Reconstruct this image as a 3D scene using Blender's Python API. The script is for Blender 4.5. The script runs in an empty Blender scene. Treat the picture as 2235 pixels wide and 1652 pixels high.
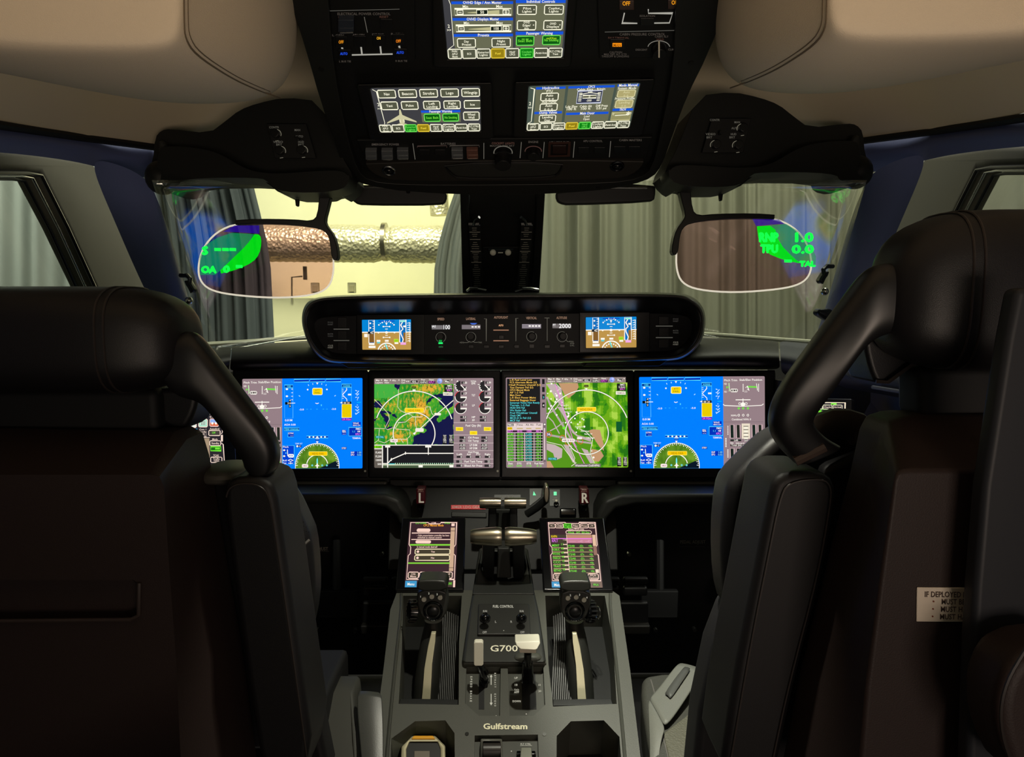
import bpy, bmesh, math, random
from mathutils import Vector, Matrix, noise
from mathutils.geometry import tessellate_polygon
random.seed(7)
SC = bpy.context.scene
COL = SC.collection
V = Vector
# ---------------------------------------------------------------- camera
F, CX, CY, CZ = 1560.0, 1117.5, 826.0, 1.30
PITCH, YAW = math.radians(6.0), math.radians(0.71)
cam_d = bpy.data.cameras.new('camera'); cam = bpy.data.objects.new('camera', cam_d); COL.objects.link(cam)
cam_d.sensor_width = 36.0; cam_d.lens = F / 2235 * 36.0; cam_d.clip_start = 0.02; cam_d.clip_end = 60
cam.location = (0, 0, CZ)
cam.rotation_euler = (math.radians(90) - PITCH, 0, -YAW)
SC.camera = cam
RC = Matrix.Rotation(-YAW, 3, 'Z') @ Matrix.Rotation(math.radians(90) - PITCH, 3, 'X')
# ---------------------------------------------------------------- exposure, world
SC.view_settings.view_transform = 'Standard'; SC.view_settings.look = 'None'
SC.view_settings.exposure = 0.0; SC.view_settings.gamma = 1.0; SC.view_settings.use_curve_mapping = False
w = bpy.data.worlds.new('hangar_gloom'); SC.world = w; w.use_nodes = True
w.node_tree.nodes['Background'].inputs[0].default_value = (0.55, 0.6, 0.5, 1)
w.node_tree.nodes['Background'].inputs[1].default_value = 0.17
# ---------------------------------------------------------------- lights
def area(name, loc, look, sx, sy, power, col, spread=180):
    d = bpy.data.lights.new(name, 'AREA'); d.shape = 'RECTANGLE'; d.size = sx; d.size_y = sy
    d.energy = power; d.color = col; d.spread = math.radians(spread)
    o = bpy.data.objects.new(name, d); COL.objects.link(o); o.location = loc
    o.rotation_euler = (V(look) - V(loc)).to_track_quat('-Z', 'Y').to_euler(); return o
def spot(name, loc, look, power, col, ang, blend=0.5, r=0.02):
    d = bpy.data.lights.new(name, 'SPOT'); d.energy = power; d.color = col; d.spot_size = math.radians(ang)
    d.spot_blend = blend; d.shadow_soft_size = r
    o = bpy.data.objects.new(name, d); COL.objects.link(o); o.location = loc
    o.rotation_euler = (V(look) - V(loc)).to_track_quat('-Z', 'Y').to_euler(); return o
area('hangar_lamp_left', (-1.2, 5.2, 4.0), (-1.6, 8.0, 1.0), 3.0, 0.8, 290, (1.0, 0.97, 0.80))
area('hangar_lamp_right', (1.6, 2.4, 4.0), (1.4, 4.6, 1.4), 3.5, 1.2, 205, (1.0, 0.99, 0.86))
area('hangar_lamp_side', (-2.9, 2.2, 3.4), (-2.5, 4.4, 1.2), 2.0, 1.2, 62, (0.95, 1.0, 0.93), 100)
area('cabin_lamp', (0.1, -0.5, 0.98), (0.0, 0.60, 2.0), 1.3, 0.3, 2.2, (1.0, 0.80, 0.60), 75)
area('seat_back_fill', (0.45, -0.75, 0.95), (0.3, 0.9, 0.85), 0.5, 0.3, 2.2, (1.0, 0.80, 0.66), 120)  # added fill without a known source, brightens the seat backs and placard
spot('pedestal_map_light', (0.10, 0.93, 1.76), (0.05, 1.14, 0.60), 29.0, (1.0, 0.97, 0.80), 67, 0.4, 0.015)
spot('seat_map_light', (0.18, 1.02, 1.69), (0.42, 1.22, 0.60), 42.0, (1.0, 1.0, 0.85), 44, 0.5, 0.012)
# ---------------------------------------------------------------- photo pixel -> point at depth
XF = None
def ray(px, py):
    if XF: px, py = XF[0] - px, py + XF[1]
    return RC @ V(((px - CX) / F, -(py - CY) / F, -1.0))
def P(px, py, y):
    d = ray(px, py); t = y / d.y
    return V((d.x * t, y, CZ + d.z * t))
class Plane:
    def __init__(s, a, b, c):
        s.o = a; s.n = (b - a).cross(c - a).normalized()
        if s.n.dot(V((0, 0, CZ)) - a) < 0: s.n = -s.n
    def hit(s, px, py, lift=0.0):
        d = ray(px, py); o = V((0, 0, CZ)); t = (s.o + s.n * lift - o).dot(s.n) / d.dot(s.n)
        return o + d * t
def flat(y): return Plane(P(1100, 800, y), P(1200, 800, y), P(1100, 900, y))
def lin(c):
    r = []
    for x in c[:3]:
        x = x / 255.0; r.append(x / 12.92 if x <= 0.04045 else ((x + 0.055) / 1.055) ** 2.4)
    return (r[0], r[1], r[2], 1.0)
# ---------------------------------------------------------------- materials
MATS = {}
def mat(name, col=(30, 30, 30), rough=0.5, metal=0.0, spec=0.5, bump=0.0, scale=400, emis=0.0, ecol=None, noisecol=0.0, pat=None, coat=0.0):
    if name in MATS: return MATS[name]
    m = bpy.data.materials.new(name); m.use_nodes = True; nt = m.node_tree; b = nt.nodes['Principled BSDF']
    c = lin(col); b.inputs['Base Color'].default_value = c
    b.inputs['Roughness'].default_value = rough; b.inputs['Metallic'].default_value = metal
    b.inputs['Specular IOR Level'].default_value = spec; b.inputs['Coat Weight'].default_value = coat
    if emis:
        b.inputs['Emission Color'].default_value = lin(ecol or col); b.inputs['Emission Strength'].default_value = emis
    tc = nt.nodes.new('ShaderNodeTexCoord')
    if bump or noisecol:
        n = nt.nodes.new('ShaderNodeTexVoronoi' if pat == 'leather' else 'ShaderNodeTexNoise')
        n.inputs['Scale'].default_value = scale
        nt.links.new(tc.outputs['Object'], n.inputs['Vector'])
        out = n.outputs['Distance'] if pat == 'leather' else n.outputs[0]
        if bump:
            bp = nt.nodes.new('ShaderNodeBump'); bp.inputs['Strength'].default_value = bump; bp.inputs['Distance'].default_value = 0.001
            nt.links.new(out, bp.inputs['Height']); nt.links.new(bp.outputs[0], b.inputs['Normal'])
        if noisecol:
            mx = nt.nodes.new('ShaderNodeMix'); mx.data_type = 'RGBA'
            mx.inputs[6].default_value = [x * (1 - noisecol) for x in c[:3]] + [1]; mx.inputs[7].default_value = [min(1, x * (1 + noisecol)) for x in c[:3]] + [1]
            nt.links.new(out, mx.inputs[0]); nt.links.new(mx.outputs[2], b.inputs['Base Color'])
    MATS[name] = m; return m
def attr_mat(name, emis, rough=0.35):
    m = bpy.data.materials.new(name); m.use_nodes = True; nt = m.node_tree; b = nt.nodes['Principled BSDF']
    a = nt.nodes.new('ShaderNodeAttribute'); a.attribute_name = 'Col'
    b.inputs['Roughness'].default_value = rough
    if emis:
        b.inputs['Base Color'].default_value = (0.004, 0.004, 0.004, 1)
        b.inputs['Specular IOR Level'].default_value = 0.15
        nt.links.new(a.outputs['Color'], b.inputs['Emission Color']); b.inputs['Emission Strength'].default_value = emis
    else:
        nt.links.new(a.outputs['Color'], b.inputs['Base Color'])
    return m
SCREEN = attr_mat('lit_screen', 1.0); PRINT = attr_mat('printed_marking', 0, 0.6); BACKLIT = attr_mat('backlit_legend', 0.65, 0.6)
def glass_mat(name, tint, refl=0.06, rough=0.02):
    m = bpy.data.materials.new(name); m.use_nodes = True; nt = m.node_tree; nt.nodes.clear()
    o = nt.nodes.new('ShaderNodeOutputMaterial'); mx = nt.nodes.new('ShaderNodeMixShader')
    t = nt.nodes.new('ShaderNodeBsdfTransparent'); g = nt.nodes.new('ShaderNodeBsdfGlossy')
    t.inputs[0].default_value = lin(tint); g.inputs['Roughness'].default_value = rough
    mx.inputs[0].default_value = refl
    nt.links.new(t.outputs[0], mx.inputs[1]); nt.links.new(g.outputs[0], mx.inputs[2]); nt.links.new(mx.outputs[0], o.inputs[0])
    return m
PLAS = mat('black_plastic', (22, 23, 22), 0.5, spec=0.3, bump=0.15, scale=900)
PLAS2 = mat('charcoal_plastic', (36, 37, 35), 0.5, spec=0.35, bump=0.15, scale=900)
PED = mat('grey_pedestal_plastic', (72, 73, 66), 0.5, bump=0.2, scale=900)
GLOSS = mat('gloss_black', (8, 9, 11), 0.12)
DEEP = mat('deep_black', (9, 9, 10), 0.7)
LEATH = mat('black_leather', (23, 22, 24), 0.42, spec=0.4, bump=0.12, scale=1300, pat='leather')
LEATHB = mat('matte_black_leather', (22, 21, 23), 0.5, spec=0.35, bump=0.12, scale=1500, pat='leather')
SHELL = mat('brown_black_shell', (46, 36, 34), 0.55, spec=0.3, bump=0.2, scale=700)
BEIGE = mat('beige_headliner', (222, 207, 184), 0.75, bump=0.25, scale=900, pat='leather')
BEIGEC = mat('beige_ceiling_cloth', (214, 200, 172), 0.85, bump=0.2, scale=1200)
GLOW_TRIM = mat('glow_tinted_trim', (92, 102, 148), 0.6, bump=0.2, scale=700)  # blue glow of the displays put into the trim colour
OLIVE = mat('olive_window_trim', (84, 82, 70), 0.65, bump=0.1, scale=700)
METAL = mat('brushed_nickel', (176, 168, 148), 0.28, metal=1.0)
STEEL = mat('bright_steel', (200, 200, 196), 0.2, metal=1.0)
WHITE = mat('cream_plastic', (235, 232, 214), 0.4)
GREY = mat('grey_rubber', (205, 205, 192), 0.6)
STITCH = mat('grey_thread', (95, 92, 88), 0.7)
WEB = mat('grey_webbing', (112, 113, 106), 0.45, bump=0.25, scale=900, noisecol=.25)
# ---------------------------------------------------------------- mesh builder
ORG = {}
class MB:
    def __init__(s): s.v = []; s.f = []; s.c = []; s.mi = []; s.cur = 0
    def add(s, vs, fs, col=None):
        b = len(s.v); s.v += [V(p) for p in vs]
        for f in fs: s.f.append([b + i for i in f]); s.c.append(col); s.mi.append(s.cur)
        return s
    def box(s, c, size, rot=None):
        c = V(c); h = V(size) / 2; R = rot or Matrix.Identity(3)
        vs = [c + R @ V((x * h.x, y * h.y, z * h.z)) for x in (-1, 1) for y in (-1, 1) for z in (-1, 1)]
        return s.add(vs, [(0, 1, 3, 2), (4, 6, 7, 5), (0, 4, 5, 1), (2, 3, 7, 6), (0, 2, 6, 4), (1, 5, 7, 3)])
    def prism(s, A, B):
        n = len(A); s.add(list(A) + list(B), [list(range(n))[::-1], list(range(n, 2 * n))] + [(i, (i + 1) % n, n + (i + 1) % n, n + i) for i in range(n)]); return s
    def plate(s, loops, plane_pts_fn, back_fn):
        """loops: list of 2D pixel loops (outer first, holes after)"""
        A = [[plane_pts_fn(x, y) for x, y in L] for L in loops]; B = [[back_fn(x, y) for x, y in L] for L in loops]
        tri = tessellate_polygon([[V((x, y, 0)) for x, y in L] for L in loops])
        fa = [p for L in A for p in L]; fb = [p for L in B for p in L]; n = len(fa)
        s.add(fa + fb, [t for t in tri] + [[n + i for i in t][::-1] for t in tri])
        b = len(s.v) - 2 * n; k = 0
        for L in loops:
            m = len(L)
            for i in range(m):
                a0, a1 = b + k + i, b + k + (i + 1) % m
                s.f.append([a0, a1, a1 + n, a0 + n]); s.c.append(None); s.mi.append(s.cur)
            k += m
        return s
    def loft(s, secs, closed=True, caps=True):
        n = len(secs[0]); vs = [p for q in secs for p in q]; fs = []
        for j in range(len(secs) - 1):
            for i in range(n if closed else n - 1):
                a = j * n + i; b = j * n + (i + 1) % n; fs.append((a, b, b + n, a + n))
        if caps and closed: fs += [list(range(n))[::-1], [(len(secs) - 1) * n + i for i in range(n)]]
        return s.add(vs, fs)
    def tube(s, pts, r, n=8, closed=False, caps=True, r2=None):
        pts = [V(p) for p in pts]; secs = []; m = len(pts); up = None
        for i, p in enumerate(pts):
            a = pts[(i - 1) % m] if (closed or i > 0) else p; b = pts[(i + 1) % m] if (closed or i < m - 1) else p
            t = (b - a).normalized()
            if up is None: up = V((0, 0, 1)) if abs(t.z) < 0.9 else V((0, 1, 0))
            u = t.cross(up).normalized(); w_ = u.cross(t).normalized(); up = w_
            rr = r[i] if isinstance(r, (list, tuple)) else r; r_2 = rr if r2 is None else r2
            secs.append([p + u * math.cos(k * 2 * math.pi / n) * rr + w_ * math.sin(k * 2 * math.pi / n) * r_2 for k in range(n)])
        if closed: secs.append(secs[0]); return s.loft(secs, True, False)
        return s.loft(secs, True, caps)
    def cyl(s, c, ax, r, h, n=24, r2=None):
        c = V(c); ax = V(ax).normalized(); u = ax.orthogonal().normalized(); w_ = ax.cross(u)
        r2 = r if r2 is None else r2
        A = [c + u * math.cos(k * 2 * math.pi / n) * r + w_ * math.sin(k * 2 * math.pi / n) * r for k in range(n)]
        B = [c + ax * h + u * math.cos(k * 2 * math.pi / n) * r2 + w_ * math.sin(k * 2 * math.pi / n) * r2 for k in range(n)]
        return s.prism(A, B)
    def ring(s, c, ax, R, r, n=28, m=8, sq=1.0):
        c = V(c); ax = V(ax).normalized(); u = ax.orthogonal().normalized(); w_ = ax.cross(u)
        return s.tube([c + u * math.cos(k * 2 * math.pi / n) * R + w_ * math.sin(k * 2 * math.pi / n) * R * sq for k in range(n)], r, m, closed=True)
    def ball(s, c, r, n=16, m=10, ex=1.0, rot=None):
        c = V(c); r = V(r) if hasattr(r, '__len__') else V((r, r, r)); R = rot or Matrix.Identity(3); vs = []
        sg = lambda a: math.copysign(abs(a) ** ex, a)
        secs = []
        for j in range(1, m):
            t = math.pi * j / m
            secs.append([c + R @ V((r.x * sg(math.sin(t)) * sg(math.cos(k * 2 * math.pi / n)), r.y * sg(math.sin(t)) * sg(math.sin(k * 2 * math.pi / n)), r.z * sg(math.cos(t)))) for k in range(n)])
        s.loft(secs, True, False); b = len(s.v) - n * (m - 1)
        t0 = len(s.v); s.v += [c + R @ V((0, 0, r.z)), c - R @ V((0, 0, r.z))]
        for k in range(n):
            s.f.append([b + (k + 1) % n, b + k, t0]); s.c.append(None); s.mi.append(s.cur)
            q = b + n * (m - 2); s.f.append([q + k, q + (k + 1) % n, t0 + 1]); s.c.append(None); s.mi.append(s.cur)
        return s
    def build(s, name, m, parent=None, bevel=0.0, seg=2, sub=0, smooth=True, fix=True, wn=True, angle=35):
        org = ORG.get(parent.name, V((0, 0, 0))) if parent else V((0, 0, 0))
        me = bpy.data.meshes.new(name); me.from_pydata([tuple(p - org) for p in s.v], [], s.f)
        ms = m if isinstance(m, (list, tuple)) else [m]
        for x in ms: me.materials.append(x)
        if len(ms) > 1:
            for p, k in zip(me.polygons, s.mi): p.material_index = k
        if any(c is not None for c in s.c):
            at = me.color_attributes.new('Col', 'FLOAT_COLOR', 'CORNER'); buf = []
            for f, c in zip(s.f, s.c): buf += list(c or (0, 0, 0, 1)) * len(f)
            at.data.foreach_set('color', buf)
        elif fix:
            bm = bmesh.new(); bm.from_mesh(me); bmesh.ops.recalc_face_normals(bm, faces=bm.faces); bm.to_mesh(me); bm.free()
        if smooth and (bevel or sub): me.shade_smooth()
        o = bpy.data.objects.new(name, me); COL.objects.link(o)
        if parent: o.parent = parent
        ORG[o.name] = org
        if bevel:
            b = o.modifiers.new('edge', 'BEVEL'); b.width = bevel; b.segments = seg; b.limit_method = 'ANGLE'; b.angle_limit = math.radians(angle)
            if wn: o.modifiers.new('wn', 'WEIGHTED_NORMAL')
        if sub:
            d = o.modifiers.new('sub', 'SUBSURF'); d.levels = sub; d.render_levels = sub
        elif smooth and not bevel:
            me.shade_smooth()
            try: me.set_sharp_from_angle(angle=math.radians(38))
            except Exception: pass
        return o
def thing(name, label, cat, loc=(0, 0, 0), group=None):
    o = bpy.data.objects.new(name, None); COL.objects.link(o); o.location = loc; o.empty_display_size = 0.05
    o['label'] = label; o['category'] = cat
    if group: o['group'] = group
    ORG[o.name] = V(loc); return o
def tag(o, label, cat, group=None, kind=None):
    o['label'] = label; o['category'] = cat
    if group: o['group'] = group
    if kind: o['kind'] = kind
    return o
def struct(o): o['kind'] = 'structure'; return o
def slab(pts, y, th, fn=None):
    """pixel outline at depth y (number or per-point list), extruded straight forward by th"""
    ys = y if isinstance(y, (list, tuple)) else [y] * len(pts)
    A = [P(px, py, yy) for (px, py), yy in zip(pts, ys)]
    return A, [a + V((0, th, 0)) for a in A]
def smoothloop(pts, it=2):
    for _ in range(it):
        q = []
        for i in range(len(pts)):
            a = pts[i]; b = pts[(i + 1) % len(pts)]
            q.append(tuple(a[k] * .75 + b[k] * .25 for k in range(len(a)))); q.append(tuple(a[k] * .25 + b[k] * .75 for k in range(len(a))))
        pts = q
    return pts
def smoothpath(pts, it=2):
    for _ in range(it):
        q = [pts[0]]
        for i in range(len(pts) - 1):
            a = pts[i]; b = pts[i + 1]
            q.append(tuple(a[k] * .75 + b[k] * .25 for k in range(len(a)))); q.append(tuple(a[k] * .25 + b[k] * .75 for k in range(len(a))))
        q.append(pts[-1]); pts = q
    return pts
# ---------------------------------------------------------------- text glyphs
GC = {}
def glyph(ch):
    if ch in GC: return GC[ch]
    cu = bpy.data.curves.new('g', 'FONT'); cu.body = ch + 'I'; cu.resolution_u = 2; cu.offset = 0.012
    ob = bpy.data.objects.new('g', cu); me = ob.to_mesh()
    full = [(v.co.x, v.co.y) for v in me.vertices]; ob.to_mesh_clear()
    cu.body = ch; me = ob.to_mesh()
    vs = [(v.co.x, v.co.y) for v in me.vertices]; fs = [tuple(p.vertices) for p in me.polygons]; ob.to_mesh_clear()
    cu.body = 'I'; me = ob.to_mesh(); ix = [v.co.x for v in me.vertices]; ob.to_mesh_clear()
    adv = max(p[0] for p in full) - max(ix)
    bpy.data.objects.remove(ob); bpy.data.curves.remove(cu)
    GC[ch] = (vs, fs, adv); return GC[ch]
def layout(txt):
    x = 0; out = []
    for ch in txt:
        if ch == ' ': x += 0.3; continue
        vs, fs, adv = glyph(ch); out.append(([(a + x, b) for a, b in vs], fs)); x += adv
    return out, x
class Cv:
    """flat drawing surface: virtual box (x0,y0,x1,y1) mapped on 4 photo corners (tl,tr,br,bl) of a plane"""
    def __init__(s, plane, corners, box, lift=0.0006):
        s.pl = plane; s.c = corners; s.b = box; s.off = lift; s.m = MB(); s.ops = []
    def pt(s, u, v):
        x0, y0, x1, y1 = s.b; a = (u - x0) / (x1 - x0); b = (v - y0) / (y1 - y0); tl, tr, br, bl = s.c
        px = (tl[0] * (1 - a) + tr[0] * a) * (1 - b) + (bl[0] * (1 - a) + br[0] * a) * b
        py = (tl[1] * (1 - a) + tr[1] * a) * (1 - b) + (bl[1] * (1 - a) + br[1] * a) * b
        return s.pl.hit(px, py, s.off)
    def _go(s, vs, fs, c):
        s.ops.append((len(s.m.v), len(s.m.v) + len(vs), len(s.m.f), len(s.m.f) + len(fs), min(p[0] for p in vs), min(p[1] for p in vs), max(p[0] for p in vs), max(p[1] for p in vs)))
        s.m.add([s.pt(*p) for p in vs], fs, lin(c)); s.off += 8e-6; return s
    def rect(s, x0, y0, x1, y1, c): return s._go([(x0, y0), (x1, y0), (x1, y1), (x0, y1)], [(0, 1, 2, 3)], c)
    def poly(s, pts, c):
        tri = tessellate_polygon([[V((x, y, 0)) for x, y in pts]]); return s._go(pts, tri, c)
    def line(s, pts, w_, c, closed=False):
        n = len(pts); L = []; R_ = []
        for i in range(n):
            a = pts[(i - 1) % n] if (closed or i > 0) else pts[i]; b = pts[(i + 1) % n] if (closed or i < n - 1) else pts[i]
            dx, dy = b[0] - a[0], b[1] - a[1]; l = math.hypot(dx, dy) or 1; nx, ny = -dy / l * w_ / 2, dx / l * w_ / 2
            k = 1.0
            if (closed or 0 < i < n - 1):
                ax_, ay_ = pts[i][0] - a[0], pts[i][1] - a[1]; la = math.hypot(ax_, ay_) or 1
                cs = (ax_ * dx + ay_ * dy) / (la * l); k = 1 / max(0.5, cs)
            L.append((pts[i][0] + nx * k, pts[i][1] + ny * k)); R_.append((pts[i][0] - nx * k, pts[i][1] - ny * k))
        fs = [(i, (i + 1) % n, n + (i + 1) % n, n + i) for i in range(n if closed else n - 1)]
        return s._go(L + R_, fs, c)
    def frame(s, x0, y0, x1, y1, w_, c, fill=None, r=0):
        if fill: s.rect(x0, y0, x1, y1, fill)
        if r: p = [(x0 + r, y0), (x1 - r, y0), (x1, y0 + r), (x1, y1 - r), (x1 - r, y1), (x0 + r, y1), (x0, y1 - r), (x0, y0 + r)]
        else: p = [(x0, y0), (x1, y0), (x1, y1), (x0, y1)]
        return s.line(p, w_, c, True)
    def arcpts(s, cx, cy, r, a0, a1, n=40, sq=1.0): return [(cx + r * math.cos(math.radians(a0 + (a1 - a0) * i / n)), cy - r * sq * math.sin(math.radians(a0 + (a1 - a0) * i / n))) for i in range(n + 1)]
    def arc(s, cx, cy, r, a0, a1, w_, c, n=40, sq=1.0): return s.line(s.arcpts(cx, cy, r, a0, a1, n, sq), w_, c)
    def disc(s, cx, cy, r, c, n=20, sq=1.0): return s.poly(s.arcpts(cx, cy, r, 0, 360 - 360 / n, n - 1, sq), c)
    def text(s, t, x, y, h, c=(255, 250, 240), an='c', w_=None, rot=0):
        """cap height h, baseline y (y grows down); an c/l/r; w_ fits the width"""
        gl, tw = layout(t)
        if not gl: return s
        sc = h / 0.70; sx = sc if w_ is None else w_ / max(tw, 1e-6)
        W = tw * sx; ox = {'c': -W / 2, 'l': 0, 'r': -W}[an]; vs = []; fs = []
        ca, sa = math.cos(math.radians(rot)), math.sin(math.radians(rot))
        for gv, gf in gl:
            b = len(vs)
            for a, q in gv:
                lx, ly = ox + a * sx, -q * sc; vs.append((x + lx * ca - ly * sa, y + lx * sa + ly * ca))
            fs += [tuple(b + i for i in f) for f in gf]
        return s._go(vs, fs, c)
    def grid(s, x0, y0, x1, y1, nx, ny, fn):
        vs = [(x0 + (x1 - x0) * i / nx, y0 + (y1 - y0) * j / ny) for j in range(ny + 1) for i in range(nx + 1)]
        P_ = [s.pt(*p) for p in vs]; b = len(s.m.v); s.m.v += P_
        for j in range(ny):
            for i in range(nx):
                cx_ = x0 + (x1 - x0) * (i + .5) / nx; cy_ = y0 + (y1 - y0) * (j + .5) / ny
                a = b + j * (nx + 1) + i; s.m.f.append([a, a + 1, a + nx + 2, a + nx + 1]); s.m.c.append(lin(fn(cx_, cy_))); s.m.mi.append(0)
        s.off += 8e-6; return s
    def pieces(s, D, name, parent, m=None):
        """separate legends that stand apart become parts of their own"""
        n = len(s.ops); g = list(range(n))
        def root(i):
            while g[i] != i: i = g[i]
            return i
        for i in range(n):
            for j in range(i):
                a, b = s.ops[i], s.ops[j]
                if a[4] - D < b[6] and b[4] - D < a[6] and a[5] - D < b[7] and b[5] - D < a[7]: g[root(i)] = root(j)
        out = {}
        for i in range(n): out.setdefault(root(i), []).append(s.ops[i])
        for ops in out.values():
            k = Cv(s.pl, s.c, s.b)
            for v0, v1, f0, f1, *_ in ops:
                b = len(k.m.v) - v0; k.m.v += s.m.v[v0:v1]
                for q in range(f0, f1): k.m.f.append([b + x for x in s.m.f[q]]); k.m.c.append(s.m.c[q]); k.m.mi.append(0)
            k.build(name, parent, m)
        return len(out)
    def build(s, name, parent=None, m=None):
        # wind faces towards the viewer
        for k, f in enumerate(s.m.f):
            a, b, c = s.m.v[f[0]], s.m.v[f[1]], s.m.v[f[2]]
            if (b - a).cross(c - a).dot(s.pl.n) < 0: f.reverse()
        return s.m.build(name, m or SCREEN, parent, fix=False, smooth=False)
def crop(plane, x0, y0, x1, y1, W, H, lift=0.0006): return Cv(plane, [(x0, y0), (x1, y0), (x1, y1), (x0, y1)], (0, 0, W, H), lift)
from mathutils.bvhtree import BVHTree
def skin(o):
    """ray-hit helper on the evaluated surface of an object, for seams and piping that lie on it"""
    dg = bpy.context.evaluated_depsgraph_get(); dg.update(); ev = o.evaluated_get(dg); me = ev.to_mesh()
    mw = Matrix.Translation(ORG[o.name]); t = BVHTree.FromPolygons([mw @ v.co for v in me.vertices], [tuple(p.vertices) for p in me.polygons]); ev.to_mesh_clear()
    def hit(px, py):
        h = t.ray_cast(V((0, 0, CZ)), ray(px, py).normalized()); return h[0]
    return hit
def inpoly(x, y, pts):
    r = False; n = len(pts); j = n - 1
    for i in range(n):
        xi, yi = pts[i]; xj, yj = pts[j]
        if (yi > y) != (yj > y) and x < (xj - xi) * (y - yi) / (yj - yi) + xi: r = not r
        j = i
    return r
def ppoly(pts, plane, lift, th, back=None):
    """pixel outline standing on a plane: front face lifted, extruded back through the plane"""
    A = [plane.hit(x, y, lift) for x, y in pts]; return A, [a - plane.n * th for a in A]
# ================================================================ SETTING
# floor
struct(MB().box((0, 1.0, 0.12), (3.2, 4.4, 0.04)).build('floor', mat('dark_carpet', (22, 21, 22), 0.95, bump=0.5, scale=600)))
# ceiling: curved headliner, edge line taken along the window header
def edge(px, py, y): p = P(px, py, y); return p
def edges():
    return [V((-0.84, -1.2, CZ + .26)), V((-0.84, 0.3, CZ + .27)), P(-40, 262, 1.10), P(90, 282, 1.22), P(190, 297, 1.32), P(345, 318, 1.46), P(345, 318, 1.46) + V((0.10, 0.30, 0.0))]
E = edges(); XF = (2222, -14); ER = edges(); XF = None
for q in (0, 1): ER[q].x = -ER[q].x
ER[6] = ER[5] + V((-0.10, 0.30, 0.0))
Cz = [CZ + .56, CZ + .56, CZ + .55, CZ + .54, CZ + .52, CZ + .47, CZ + .33]
secs = []
for e, er, cz in zip(E, ER, Cz):
    row = []
    for k in range(-14, 15):
        t = k / 14.0; g = e if t < 0 else er; x = g.x * abs(t)
        z = cz - (cz - g.z) * abs(t) ** 3.0; row.append(V((x, g.y * abs(t) + (e.y + er.y) / 2 * (1 - abs(t)), z)))
    secs.append(row)
m = MB().loft(secs, closed=False)
struct(m.build('ceiling', BEIGEC, sub=1))
for nm, ee in (('trim_12', E), ('trim_13', ER)): struct(MB().tube([p + V((0, -.004, -.004)) for p in ee[1:6]], .007, 8).build(nm, mat('gasket_black', (14, 14, 15), .6)))
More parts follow.
